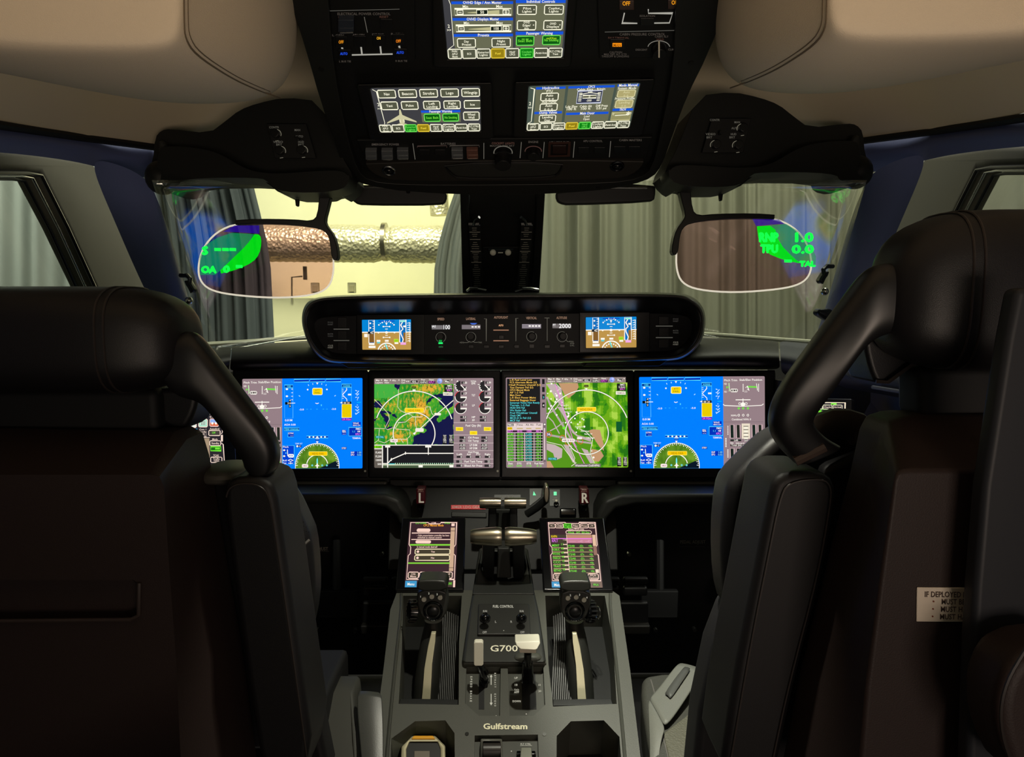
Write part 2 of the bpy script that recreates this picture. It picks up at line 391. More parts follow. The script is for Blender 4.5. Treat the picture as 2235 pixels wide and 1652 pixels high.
# side walls: header, pillar, window surround -----------------------------------------------------
def side_wall(tagname, left):
    global XF
    XF = None if left else (2222, -12)
    hd = []   # header strip, three rows
    rows = [[(-260, 250, .95), (0, 268, 1.15), (180, 300, 1.32), (260, 311, 1.4), (350, 320, 1.48)],
            [(-260, 262, .95), (0, 280, 1.14), (180, 312, 1.31), (258, 325, 1.39), (350, 334, 1.47)],
            [(-260, 300, .93), (0, 300, 1.12), (180, 320, 1.30), (258, 345, 1.38), (345, 360, 1.47)],
            [(-260, 320, .95), (0, 330, 1.14), (140, 348, 1.28), (200, 360, 1.35), (340, 400, 1.5)]]
    m = MB().loft([[P(*q) for q in r] for r in rows], closed=False)
    # pillar between side window and windshield
    rows = [[(200, 350, 1.34), (230, 350, 1.33), (290, 370, 1.34), (330, 400, 1.35), (338, 425, 1.37)],
            [(212, 395, 1.36), (245, 395, 1.35), (300, 410, 1.36), (338, 435, 1.37), (350, 450, 1.39)],
            [(245, 470, 1.40), (270, 470, 1.38), (330, 490, 1.39), (362, 500, 1.41), (370, 505, 1.44)],
            [(300, 600, 1.46), (325, 600, 1.44), (370, 610, 1.45), (396, 615, 1.49), (402, 620, 1.53)],
            [(345, 690, 1.5), (370, 690, 1.48), (400, 700, 1.51), (422, 705, 1.56), (428, 710, 1.61)],
            [(390, 790, 1.52), (410, 790, 1.50), (430, 790, 1.55), (448, 785, 1.62), (455, 780, 1.69)]]
    m.loft([[P(*q) for q in r] for r in rows], closed=False)
    w1 = m.build('wall_left' if left else 'wall_right', GLOW_TRIM, sub=2); struct(w1)
    # inner window surround (olive) as a frame plate with the window hole
    out = [(-420, 315), (60, 328), (205, 352), (252, 470), (345, 690), (402, 815), (-420, 815)]
    hole = [(-300, 370), (60, 376), (92, 380), (150, 495), (262, 740), (-300, 740)]
    def sp(px, py):   # side surface: vertical sheet leaning with depth
        return None
    A, B, C = P(0, 372, 1.16), P(262, 740, 1.50), P(90, 380, 1.29)
    PL = Plane(A, B, C)
    m = MB().plate([out, hole], lambda x, y: PL.hit(x, y, 0.0), lambda x, y: PL.hit(x, y, 0.0) - PL.n * 0.05)
    o = m.build('trim_1' if left else 'trim_2', OLIVE, bevel=0.012, seg=3); struct(o)
    # dark rubber seal around the window
    PB = [PL.hit(x, y, 0.003) for x, y in [(-300, 372), (60, 378), (90, 383), (148, 498), (258, 738)]]
    PB2 = [PL.hit(x, y, 0.002) - PL.n * 0.02 for x, y in [(-300, 382), (56, 388), (80, 393), (134, 498), (240, 738)]]
    m = MB().tube(PB, 0.0035, 8); m.tube(PB2, 0.003, 8)
    struct(m.build('trim_3' if left else 'trim_4', mat('seal_rubber', (20, 20, 20), 0.3)))
    m = MB().tube([(a + b) / 2 for a, b in zip(PB, PB2)], 0.0022, 8)
    struct(m.build('trim_5' if left else 'trim_6', STEEL))
    # side glass
    g = [PL.hit(x, y, 0.0) - PL.n * 0.03 for x, y in hole]
    m = MB(); m.prism(g, [p - PL.n * 0.008 for p in g])
    struct(m.build('window_2' if left else 'window_4', glass_mat('side_glass_' + tagname, (236, 238, 232), 0.04), smooth=False))
    # lower side wall down to the floor
    s = -1 if left else 1
    m = MB().box((s * 0.99, 0.8, 0.6), (0.04, 3.6, 1.0)); struct(m.build('baseboard_left' if left else 'baseboard_right', mat('dark_side_wall', (40, 38, 40), 0.7)))
    m = MB().loft([[V((s * .86, -1.2, CZ + .28)), V((s * .86, .3, CZ + .29)), V((s * .83, .96, CZ + .28))], [V((s * .93, -1.2, .9)), V((s * .93, .3, .9)), V((s * .90, .96, .9))]], closed=False)
    struct(m.build('trim_14' if left else 'trim_15', GLOW_TRIM))
    XF = None
side_wall('left', True); side_wall('right', False)
# windshield panes: wrap-around glass, outer part raked hard so it mirrors the flight displays
WSG = glass_mat('windshield_glass', (246, 248, 240), 0.17, 0.07)
def wplane(left):
    n = V((1.05 if left else -1.05, -0.60, -1.30)); o = P(430 if left else 1790, 560, 1.45); u = n.cross(V((0, 0, 1))); v = n.cross(u)
    return Plane(o, o + u, o + v)
for nm, left in (('window_1', True), ('window_3', False)):
    pl = wplane(left); rows = []; n = 18
    for j in range(n + 1):
        v = j / n; r = []; xo = (336 + (452 - 336) * v) if left else (1888 + (1778 - 1888) * v); xi = 1018 if left else 1172; xk = 640 if left else 1566
        for i in range(n + 1):
            u = i / n; px = xo + (xi - xo) * u; t0 = 400 + (-4) * u; t1 = 775 + (668 - 775) * u; py = t0 + (t1 - t0) * v
            inner = (px > xk) if left else (px < xk)
            y = pl.hit(xk if inner else px, py).y
            if inner:
                k = (px - xk) / (xi - xk); yi = 2.0 + (py - 395) / 270.0 * .28; y = y * (1 - k) + max(yi, y) * k
            r.append(P(px, py, y))
        rows.append(r)
    o = MB().loft(rows, closed=False).build(nm, WSG); o.data.shade_smooth(); d = o.modifiers.new('thick', 'SOLIDIFY'); d.thickness = 0.008; d.offset = 1; struct(o)
# windshield sill frames (pale edge line)
for nm, pts in (('trim_7', [(440, 752, 1.87), (520, 747, 1.95), (600, 741, 2.02), (700, 735, 2.1)]), ('trim_8', [(1520, 728, 2.1), (1600, 733, 2.02), (1700, 741, 1.95), (1800, 748, 1.87)])):
    struct(MB().tube([P(*p) for p in pts], 0.006, 8).build(nm, mat('sill_metal', (205, 205, 185), 0.4)))
# centre post --------------------------------------------------------------------------------------
m = MB()
for a, b in (((1004, 420), (1024, 640)), ((1168, 420), (1190, 640))):
    q = [(a[0], a[1]), (b[0] if a[0] < 1100 else 1190, a[1]), (1030 if a[0] < 1100 else 1183, 660), (1010 if a[0] < 1100 else 1162, 660)]
    if a[0] > 1100: q = [(1172, 420), (1190, 420), (1176, 660), (1160, 660)]
    m.prism(*slab(q, [1.92, 1.92, 2.16, 2.16], 0.05))
m.prism(*slab([(1018, 420), (1174, 420), (1166, 660), (1026, 660)], [1.95, 1.95, 2.19, 2.19], 0.08))
m.prism(*slab([(1052, 538), (1138, 538), (1136, 552), (1055, 552)], [2.045, 2.045, 2.06, 2.06], 0.05))
struct(m.build('trim_9', PLAS, bevel=0.004))
# ================================================================ OUTSIDE (hangar)
struct(MB().box((0, 8.4, 1.6), (14, 0.1, 6.0)).build('wall_front', mat('hangar_wall_paint', (232, 230, 196), 0.8, noisecol=0.05, scale=3)))
struct(MB().box((-1.0, 7.7, 0.55), (3.2, 1.2, 1.6)).build('trim_10', mat('hangar_ledge_paint', (232, 228, 190), 0.8)))
DR = mat('grey_drape_cloth', (124, 128, 120), 0.75, bump=0.2, scale=500)
DR2 = mat('olive_grey_drape_cloth', (132, 132, 114), 0.75, bump=0.2, scale=500)
DR3 = mat('slate_drape_cloth', (100, 108, 112), 0.75, bump=0.2, scale=500)
def drape(label, left, right, y, amp, freq, ph, mtl, n=260, top=-200, bot=1250, group='pipe and drape curtains around the aircraft', wob=0.0):
    """left/right: list of (py, px) edges"""
    def ed(tab, py):
        for (a, b), (c, d) in zip(tab, tab[1:]):
            if a <= py <= c: return b + (d - b) * (py - a) / (c - a)
        return tab[0][1] if py < tab[0][0] else tab[-1][1]
    rows = []
    for j in range(25):
        py = top + (bot - top) * j / 24.0; a = P(ed(left, py), py, y); b = P(ed(right, py), py, y); r = []
        for i in range(n + 1):
            t = i / n; p = a.lerp(b, t); q = t * freq
            o = math.sin(q * 6.283 + ph + 1.3 * math.sin(q * 1.7 + ph)) + 0.45 * math.sin(q * 15.1 + ph * 2 + j * wob) + 0.3 * math.sin(q * 3.1 + j * 0.12)
            sh = 0.5 + 0.5 * math.sin(q * 2.3 + ph)
            r.append(p + V((0, o * amp * (0.4 + sh), 0)))
        rows.append(r)
    o = MB().loft(rows, closed=False).build('drape_curtain', mtl); d = o.modifiers.new('thick', 'SOLIDIFY'); d.thickness = 0.006
    return tag(o, label, 'curtain', group)
drape('slate grey drape behind the left windshield pane, left of the bright wall', [(0, 150)], [(400, 552), (480, 572), (560, 590), (760, 600)], 4.6, 0.022, 13, 0.3, DR3)
drape('narrow grey drape just left of the centre post', [(400, 1000), (470, 975), (560, 950), (700, 946)], [(0, 1110)], 4.3, 0.018, 6, 1.2, DR)
drape('wide olive grey drape behind the right windshield pane', [(0, 1090)], [(0, 1960)], 4.4, 0.032, 14, 0.9, DR2, n=420, wob=0.02)
drape('grey pleated drape seen through the left side window', [(0, -420)], [(0, 225)], 3.4, 0.02, 7, 2.0, DR)
drape('flat grey drape seen through the right side window', [(0, 2010)], [(0, 2700)], 3.4, 0.006, 6, 2.0, mat('pale_drape_cloth', (120, 120, 106), 0.8))
# foil duct -----------------------------------------------------------------------------------------
def foil_mat():
    m = bpy.data.materials.new('crinkled_foil'); m.use_nodes = True; nt = m.node_tree; b = nt.nodes['Principled BSDF']
    b.inputs['Base Color'].default_value = lin((216, 210, 176)); b.inputs['Metallic'].default_value = 0.55; b.inputs['Roughness'].default_value = 0.36
    tc = nt.nodes.new('ShaderNodeTexCoord'); vo = nt.nodes.new('ShaderNodeTexVoronoi'); vo.inputs['Scale'].default_value = 34
    nt.links.new(tc.outputs['Object'], vo.inputs['Vector']); n2 = nt.nodes.new('ShaderNodeTexNoise'); n2.inputs['Scale'].default_value = 14
    nt.links.new(tc.outputs['Object'], n2.inputs['Vector']); ad = nt.nodes.new('ShaderNodeMath'); ad.operation = 'ADD'
    nt.links.new(vo.outputs['Distance'], ad.inputs[0]); nt.links.new(n2.outputs[0], ad.inputs[1])
    bp = nt.nodes.new('ShaderNodeBump'); bp.inputs['Strength'].default_value = 0.7; bp.inputs['Distance'].default_value = 0.015
    nt.links.new(ad.outputs[0], bp.inputs['Height']); nt.links.new(bp.outputs[0], b.inputs['Normal']); return m
FOIL = foil_mat()
y0 = 6.9; ca = P(400, 528, y0); cb = P(1120, 535, y0); pts = []; rr = []
for i in range(121):
    t = i / 120.0; pts.append(ca.lerp(cb, t)); r = 0.178 + 0.004 * math.sin(i * 2.4)
    for c0 in (0.60, 0.62): r -= 0.022 * math.exp(-((t - c0) / 0.012) ** 2)
    rr.append(r)
dt = thing('foil_duct', 'fat silver foil air duct running along the bright hangar wall', 'duct', pts[60])
MB().tube(pts, rr, 28).build('duct_sleeve', FOIL, dt)
MB().tube([P(840, 528, y0) + V((-.02, 0, 0)), P(840, 528, y0) + V((.02, 0, 0))], 0.182, 24).build('clamp_band', METAL, dt)
MB().tube([P(960, 470, y0), P(958, 440, y0), P(955, 300, y0)], 0.09, 16).build('riser_pipe', FOIL, dt)
for (px, py) in ((688, 628), (768, 628)):
    c = P(px, py, 7.0); t = thing('wall_socket_box', 'pale socket box on the ledge wall, %s' % ('seen through the left head-up glass' if px < 700 else 'right of the left head-up glass'), 'socket', c)
    MB().box(c, (0.075, 0.05, 0.10)).build('box_body', mat('socket_plastic', (205, 200, 160), 0.6), t, bevel=0.006)
    MB().box(c + V((0.004, -0.03, -0.01)), (0.045, 0.012, 0.06)).build('socket_cover', mat('socket_face', (180, 172, 130), 0.6), t, bevel=0.003)
c = P(665, 590, 7.05); t = thing('wall_conduit', 'thin bent conduit with small box on the wall behind the left head-up glass', 'pipe', c)
MB().tube([P(637, 660, 7.08), P(637, 605, 7.08), P(660, 603, 7.08)], 0.008, 6).build('conduit_pipe', mat('conduit_grey', (150, 146, 125), 0.5), t)
MB().box(P(666, 596, 7.08), (0.035, 0.03, 0.13)).build('conduit_box', mat('conduit_box_grey', (120, 118, 100), 0.5), t, bevel=0.003)
# ================================================================ INSTRUMENT PANEL
XF = None
PANEL = Plane(P(600, 815, 1.735), P(1600, 815, 1.735), P(1100, 1040, 1.695))
def on_panel(pts, lift, th): return ppoly(pts, PANEL, lift, th)
# backing board + lower trim: one instrument_panel thing
ip = thing('instrument_panel', 'black main instrument panel framing the four big flight displays', 'panel', P(1098, 930, 1.74))
MB().prism(*on_panel([(508, 811), (1694, 811), (1694, 1054), (508, 1054)], -0.012, 0.05)).build('panel_board', PLAS, ip, bevel=0.004)
for q in ([(600, 1050), (845, 1050), (842, 1080), (600, 1080)], [(1347, 1050), (1625, 1050), (1625, 1080), (1350, 1080)]):
    MB().prism(*on_panel(q, 0.004, 0.06)).build('lower_trim_strip', mat('satin_trim', (66, 66, 62), 0.35), ip, bevel=0.006, seg=3)
MB().prism(*on_panel([(850, 1046), (1345, 1046), (1345, 1062), (850, 1062)], 0.0, 0.06)).build('middle_ledge', PLAS, ip, bevel=0.003)
lp = Plane(P(900, 1060, 1.70), P(1300, 1060, 1.70), P(1100, 1240, 1.60))
MB().prism(*ppoly([(850, 1060), (1345, 1060), (1350, 1245), (846, 1245)], lp, 0, .05)).build('centre_lower_panel', PLAS, ip, bevel=0.004)
# knee-well arches
for q in ([(430, 1078), (840, 1078), (872, 1090), (888, 1118), (893, 1150), (870, 1150), (862, 1128), (840, 1110), (800, 1102), (640, 1102), (560, 1160), (430, 1160)],
          [(1356, 1078), (1760, 1078), (1760, 1160), (1560, 1102), (1390, 1102), (1345, 1112), (1327, 1132), (1320, 1155), (1300, 1155), (1304, 1120), (1320, 1092)]):
    MB().prism(*slab(q, 1.60, 0.10)).build('knee_arch', PLAS2, ip, bevel=0.012, seg=4)
# footwells
for sgn, nm in ((-1, 'left'), (1, 'right')):
    t = thing('footwell_liner', 'dark %s footwell liner below the instrument panel' % nm, 'footwell', (sgn * 0.48, 1.95, 0.4))
    MB().box((sgn * 0.57, 2.12, 0.54), (0.68, 0.03, 0.76)).build('firewall_board', DEEP, t)
    MB().box((sgn * 0.225, 1.86, 0.48), (0.03, 0.3, 0.7)).build('inner_board', DEEP, t)
    XF = None if sgn < 0 else (2206, 0)
    for (a, b, c, d) in ((790, 1262, 845, 1276), (852, 1262, 905, 1276), (792, 1282, 845, 1302), (852, 1282, 905, 1302), (790, 1315, 880, 1380)):
        MB().prism(*slab([(a, b), (c, b), (c, d), (a, d)], 1.80, 0.02)).build('air_grille', mat('vent_black', (15, 16, 18), 0.5), t, bevel=0.006)
    MB().prism(*slab([(786, 1366), (875, 1366), (873, 1385), (788, 1385)], 1.78, 0.03)).build('pedal_rest', mat('vent_brown', (26, 25, 22), 0.5), t, bevel=0.004)
    for px, py in ((834, 1207), (776, 1373), (692, 1371)):
        MB().cyl(P(px, py, 1.78), (0, -1, 0), 0.005, 0.012, 12).build('stud', STEEL, t)
    fp = flat(1.84); XF = None
    cv = Cv(fp, [(0, 0), (2235, 0), (2235, 1652), (0, 1652)], (0, 0, 2235, 1652), 0.002)
    cx = 688 if sgn < 0 else 1512; cv.text('PEDAL ADJUST', cx, 1201 if sgn < 0 else 1186, 7, (150, 146, 132), 'c', 56)
    cv.line([(cx - 30, 1193), (cx + 26, 1193)] if sgn > 0 else [(cx - 10, 1203), (cx + 30, 1203)], 1.5, (70, 70, 70)); cv.build('printed_label', t, PRINT)
# ---------------------------------------------------------------- rudder pedals
for px, nm in ((735, 'left footwell nearer the centre'), (560, 'left footwell nearer the side wall'), (1440, 'right footwell nearer the centre'), (1620, 'right footwell nearer the side wall')):
    c = P(px, 1325, 1.92); t = thing('rudder_pedal', 'dark metal rudder pedal in the ' + nm, 'pedal', c, 'rudder pedals')
    MB().prism(*slab([(px - 42, 1290), (px + 42, 1290), (px + 40, 1350), (px - 40, 1350)], [1.95, 1.95, 1.90, 1.90], 0.02)).build('foot_plate', mat('pedal_metal', (7, 7, 8), 0.6, spec=.15), t, bevel=0.004)
    MB().tube([P(px, 1300, 1.96), P(px, 1180, 2.05)], 0.012, 8).build('pedal_arm', DEEP, t)
# ---------------------------------------------------------------- screens content
WH = (255, 250, 240); CYN = (90, 225, 255); BL = (0, 128, 278); NAVY = (0, 50, 190); YEL = (255, 214, 0); GRY = (150, 128, 134); GN = (120, 220, 80); BK = (26, 26, 28); MAG = (255, 120, 240); LG = (120, 235, 60)
def pfd(c, X, Y):
    """blue flight display; X,Y shift for crop coordinates of the left unit"""
    x = lambda a: a + X
    y = lambda b: b + Y
    R = lambda a, b, d, e, k: c.rect(x(a), y(b), x(d), y(e), k)
    T = lambda s, a, b, h, k, an='c', w=None: c.text(s, x(a), y(b), h, k, an, w)
    for i in range(3): c.frame(x(905 + i * 220), y(182), x(1112 + i * 220), y(218), 6, CYN, NAVY)
    for k in range(-60, 61, 10):
        if abs(k) in (40, 50): continue
        a = math.radians(90 - k); r0, r1 = (352, 378) if abs(k) > 20 else (345, 366)
        cx, cy = x(1226), y(590)
        if abs(k) == 30: c.disc(cx + 370 * math.cos(a) * .72, cy - 370 * math.sin(a) * .83, 11, WH); continue
        sx = 1.0 if abs(k) < 40 else .78
        c.line([(cx + r0 * math.cos(a) * sx, cy - r0 * math.sin(a) * .98), (cx + r1 * math.cos(a) * sx, cy - r1 * math.sin(a) * .98)], 9, (190, 240, 255))
    c.poly([(x(1210), y(228)), (x(1242), y(228)), (x(1226), y(256))], WH)
    c.frame(x(1162), y(306), x(1294), y(396), 8, (255, 245, 190), YEL, 10); T('ATT', 1228, 344, 24, (120, 120, 30), 'c', 62); T('FAIL', 1228, 380, 24, (120, 120, 30), 'c', 80)
    c.line([(x(1200), y(510)), (x(1222), y(520)), (x(1246), y(510))], 9, WH); R(1276, 530, 1288, 552, CYN)
    T('-3.0', 1008, 610, 24, WH, 'c', 66); T('-3.0', 1452, 606, 24, WH, 'c', 66)
    for a in (1086, 1138, 1222, 1310, 1360): R(a - 10, 592, a + 10, 597, (60, 210, 255))
    # airspeed tape
    c.frame(x(774), y(258), x(890), y(298), 5, CYN, (0, 60, 160)); T('100', 832, 290, 24, CYN, 'c', 58)
    c.line([(x(774), y(300)), (x(774), y(716)), (x(890), y(716)), (x(890), y(300))], 4, (90, 190, 255))
    for k, b in enumerate((316, 366, 414, 462)):
        R(866, b - 3, 890, b + 4, WH)
        if k % 2 == 0: c.disc(x(806), y(b), 17, WH, 8, .8)
    R(780, 494, 850, 530, (5, 20, 25)); R(832, 456, 862, 572, (5, 20, 25)); T('4', 848, 484, 26, WH); T('0', 848, 526, 28, WH); T('3', 822, 524, 26, WH); T('9', 848, 566, 26, WH); R(862, 505, 920, 514, WH)
    T('0.01M', 830, 760, 28, WH, 'c', 104); T('AOA 0.00', 848, 820, 26, WH, 'c', 158)
    c.frame(x(768), y(850), x(978), y(888), 4, CYN, (0, 70, 170)); T('TERR UNAVAIL', 872, 882, 22, CYN, 'c', 196)
    R(820, 912, 902, 978, NAVY); c.line([(x(820), y(912)), (x(820), y(978)), (x(902), y(978))], 4, CYN); T('GTRK', 862, 938, 22, WH, 'c', 78); T('---', 875, 966, 16, WH, 'c', 50)
    # altitude tape
    c.frame(x(1566), y(252), x(1698), y(296), 5, CYN, (0, 60, 160)); T('A2000', 1632, 288, 24, CYN, 'c', 100)
    c.line([(x(1566), y(300)), (x(1566), y(500))], 4, CYN); c.line([(x(1698), y(300)), (x(1698), y(500))], 4, CYN)
    c.line([(x(1630), y(304)), (x(1634), y(330)), (x(1574), y(400)), (x(1634), y(460)), (x(1636), y(500))], 9, WH)
    for b in (322, 348, 374, 424, 450): R(1568, b - 3, 1590, b + 3, WH)
    R(1650, 386, 1694, 408, WH); R(1576, 492, 1696, 532, (20, 30, 20)); T('00', 1608, 524, 26, WH); T('20', 1655, 524, 26, (250, 220, 210)); c.poly([(x(1538), y(508)), (x(1574), y(494)), (x(1574), y(522))], WH)
    R(1566, 530, 1700, 714, (255, 225, 0))
    for k in range(-8, 9):
        a0 = 1566 + max(0, k * 17); 
        p = []
        for t in range(0, 21):
            q = 1566 + k * 17 + t * 9.0; b = 534 + t * 9.0
            if 1568 <= q <= 1698 and b <= 712: p.append((x(q), y(b)))
        if len(p) > 1: c.line([p[0], p[-1]], 4, (190, 150, 0))
    c.frame(x(1566), y(530), x(1700), y(714), 4, (255, 245, 200)); R(1564, 722, 1698, 756, (90, 0, 170)); T('29.92in', 1632, 750, 24, (255, 130, 250), 'c', 122)
    # vertical speed ticks
    for (a, b, d, e) in ((1752, 338, 1776, 348), (1800, 345, 1770, 384), (1752, 386, 1776, 394), (1802, 384, 1772, 412), (1752, 438, 1776, 432), (1798, 430, 1782, 456), (1774, 470, 1786, 470), (1774, 542, 1786, 542), (1752, 562, 1776, 572), (1796, 562, 1780, 590), (1752, 606, 1776, 614), (1804, 600, 1772, 630), (1756, 672, 1806, 634), (1752, 650, 1764, 672)):
        c.line([(x(a), y(b)), (x(d), y(e))], 9, (215, 240, 255))
    R(1774, 502, 1828, 508, (0, 220, 255))
    R(1712, 776, 1828, 834, NAVY); T('WAAS', 1760, 804, 24, WH, 'c', 80); T('SBAS DA', 1770, 830, 18, WH, 'c', 104)
    c.frame(x(1662), y(850), x(1838), y(968), 5, CYN, NAVY); T('FMS2', 1792, 884, 26, WH, 'c', 70); T('1.1', 1730, 918, 24, CYN, 'c', 44); T('NM', 1800, 918, 24, WH, 'c', 40); T('KPLT', 1790, 956, 26, MAG, 'c', 74); T('TERMINAL', 1770, 1010, 24, WH, 'c', 120)
    R(1564, 884, 1628, 952, NAVY); T('FPV', 1594, 912, 26, WH, 'c', 48); T('ADS', 1598, 922, 18, WH, 'c', 48); T('--', 1598, 948, 18, WH, 'c', 50)
    # slip dots
    R(1078, 966, 1376, 994, NAVY); c.frame(x(1078), y(966), x(1376), y(994), 4, CYN)
    for a in (1118, 1172, 1280, 1332): c.disc(x(a), y(980), 12, WH, 10)
    c.poly([(x(1226), y(964)), (x(1248), y(994)), (x(1204), y(994))], WH); R(1200, 1002, 1252, 1034, NAVY); c.line([(x(1200), y(1004)), (x(1252), y(1004))], 5, WH); c.line([(x(1206), y(1020)), (x(1246), y(1020))], 4, CYN); c.poly([(x(1208), y(1040)), (x(1242), y(1040)), (x(1226), y(1068))], WH)
    # compass with terrain
    cx, cy, R0 = x(1225), y(1372), 302
    pts = c.arcpts(cx, cy, R0, 0, 180, 40) + [(cx - R0, y(1414)), (cx + R0, y(1414))]
    c.poly(pts, (70, 115, 30))
    def ter(u, v):
        if (u - cx) ** 2 + (v - cy) ** 2 > (R0 - 8) ** 2 and v < cy: return (60, 100, 30)
        n = noise.noise(V(((u - X) * .009, (v - Y) * .006, 3))) + .5 * noise.noise(V(((u - X) * .03, (v - Y) * .012, 9)))
        sea = (u - X) > 1240 + (1414 - (v - Y)) * 2.4 and (v - Y) > 1300 + 30 * noise.noise(V(((u - X) * .02, 0, 1)))
        if sea: return (8, 22, 38)
        return (int(90 + 45 * n), int(136 + 40 * n), int(34 + 20 * n))
    # grid strips inside the circle
    for j in range(14):
        v0 = cy - (R0 - 6) + j * ((R0 - 6) + 40) / 14.0; v1 = v0 + ((R0 - 6) + 40) / 14.0; vm = min(v0, cy)
        hw = math.sqrt(max(0, (R0 - 6) ** 2 - (cy - vm) ** 2)) if v0 < cy else R0 - 6
        if hw > 5: c.grid(cx - hw, v0, cx + hw, v1, max(4, int(hw / 9)), 3, ter)
    c.arc(cx, cy, R0, 0, 180, 9, WH, 60); c.line([(cx - R0, cy), (cx - R0, y(1414))], 9, WH); c.line([(cx + R0, cy), (cx + R0, y(1414))], 9, WH)
    for k in range(0, 37):
        a = math.radians(k * 5); l = 34 if k % 2 == 0 else 22
        c.line([(cx + (R0 - l) * math.cos(a), cy - (R0 - l) * math.sin(a)), (cx + R0 * math.cos(a), cy - R0 * math.sin(a))], 8, WH)
    c.arc(cx, y(1372), 146, 10, 170, 12, WH, 30); c.frame(x(1108), y(1182), x(1364), y(1236), 4, (255, 235, 120), (255, 205, 0), 8); T('HDG FAIL', 1236, 1222, 26, (150, 120, 20), 'c', 170)
    c.poly([(x(1216), y(1290)), (x(1225), y(1264)), (x(1234), y(1290)), (x(1234), y(1350)), (x(1216), y(1350))], (110, 235, 240))
    c.poly([(x(1225), y(1335)), (x(1238), y(1366)), (x(1262), y(1380)), (x(1236), y(1384)), (x(1232), y(1412)), (x(1218), y(1412)), (x(1214), y(1384)), (x(1188), y(1380)), (x(1212), y(1366))], WH)
    for a in (1156, 1294, 1358): c.disc(x(a), y(1372), 14, (110, 215, 215), 10)
    c.frame(x(1016), y(1356), x(1098), y(1400), 6, WH, (250, 225, 225), 14); T('<K-1', 1060, 1388, 20, (60, 50, 50), 'c', 56)
    c.frame(x(744), y(1096), x(906), y(1356), 4, CYN, (0, 66, 215)); T('Pitch', 790, 1126, 24, WH, 'c', 78)
    for (a, b) in ((768, 1160), (768, 1242)): c.disc(x(a), y(b), 17, WH, 8, .7)
    c.line([(x(812), y(1150)), (x(818), y(1240)), (x(838), y(1240))], 10, WH); c.poly([(x(784), y(1190)), (x(808), y(1200)), (x(784), y(1210))], CYN); c.frame(x(828), y(1218), x(898), y(1258), 8, WH, (230, 235, 255), 8); c.disc(x(848), y(1238), 7, (0, 40, 120), 6); c.disc(x(876), y(1238), 7, (0, 40, 120), 6)
    T('Roll', 776, 1314, 24, WH, 'c', 56); T('Yaw', 774, 1350, 24, WH, 'c', 50); c.line([(x(822), y(1302)), (x(856), y(1284)), (x(890), y(1302)), (x(856), y(1316))], 8, WH, True); c.line([(x(824), y(1340)), (x(888), y(1340))], 9, WH); c.line([(x(856), y(1326)), (x(856), y(1352))], 8, WH)
    T('GEAR UP?'[:7], 970, 1078, 20, (150, 205, 255), 'c', 104) if False else T('TEMP SET', 970, 1080, 20, (190, 220, 255), 'c', 104)
    R(934, 1088, 1006, 1122, (0, 30, 120)); c.disc(x(950), y(1106), 15, WH, 10); T('C', 986, 1118, 24, WH)
    R(1562, 1118, 1634, 1154, (0, 60, 170)); T('STBY', 1596, 1148, 24, WH, 'c', 64)
    R(1688, 1180, 1840, 1244, NAVY); T('RNP', 1714, 1208, 24, WH, 'c', 48); T('EPU', 1714, 1240, 24, WH, 'c', 48); T('1.00', 1806, 1208, 24, (130, 230, 255), 'c', 60); T('0.02', 1806, 1240, 24, (130, 230, 255), 'c', 60)
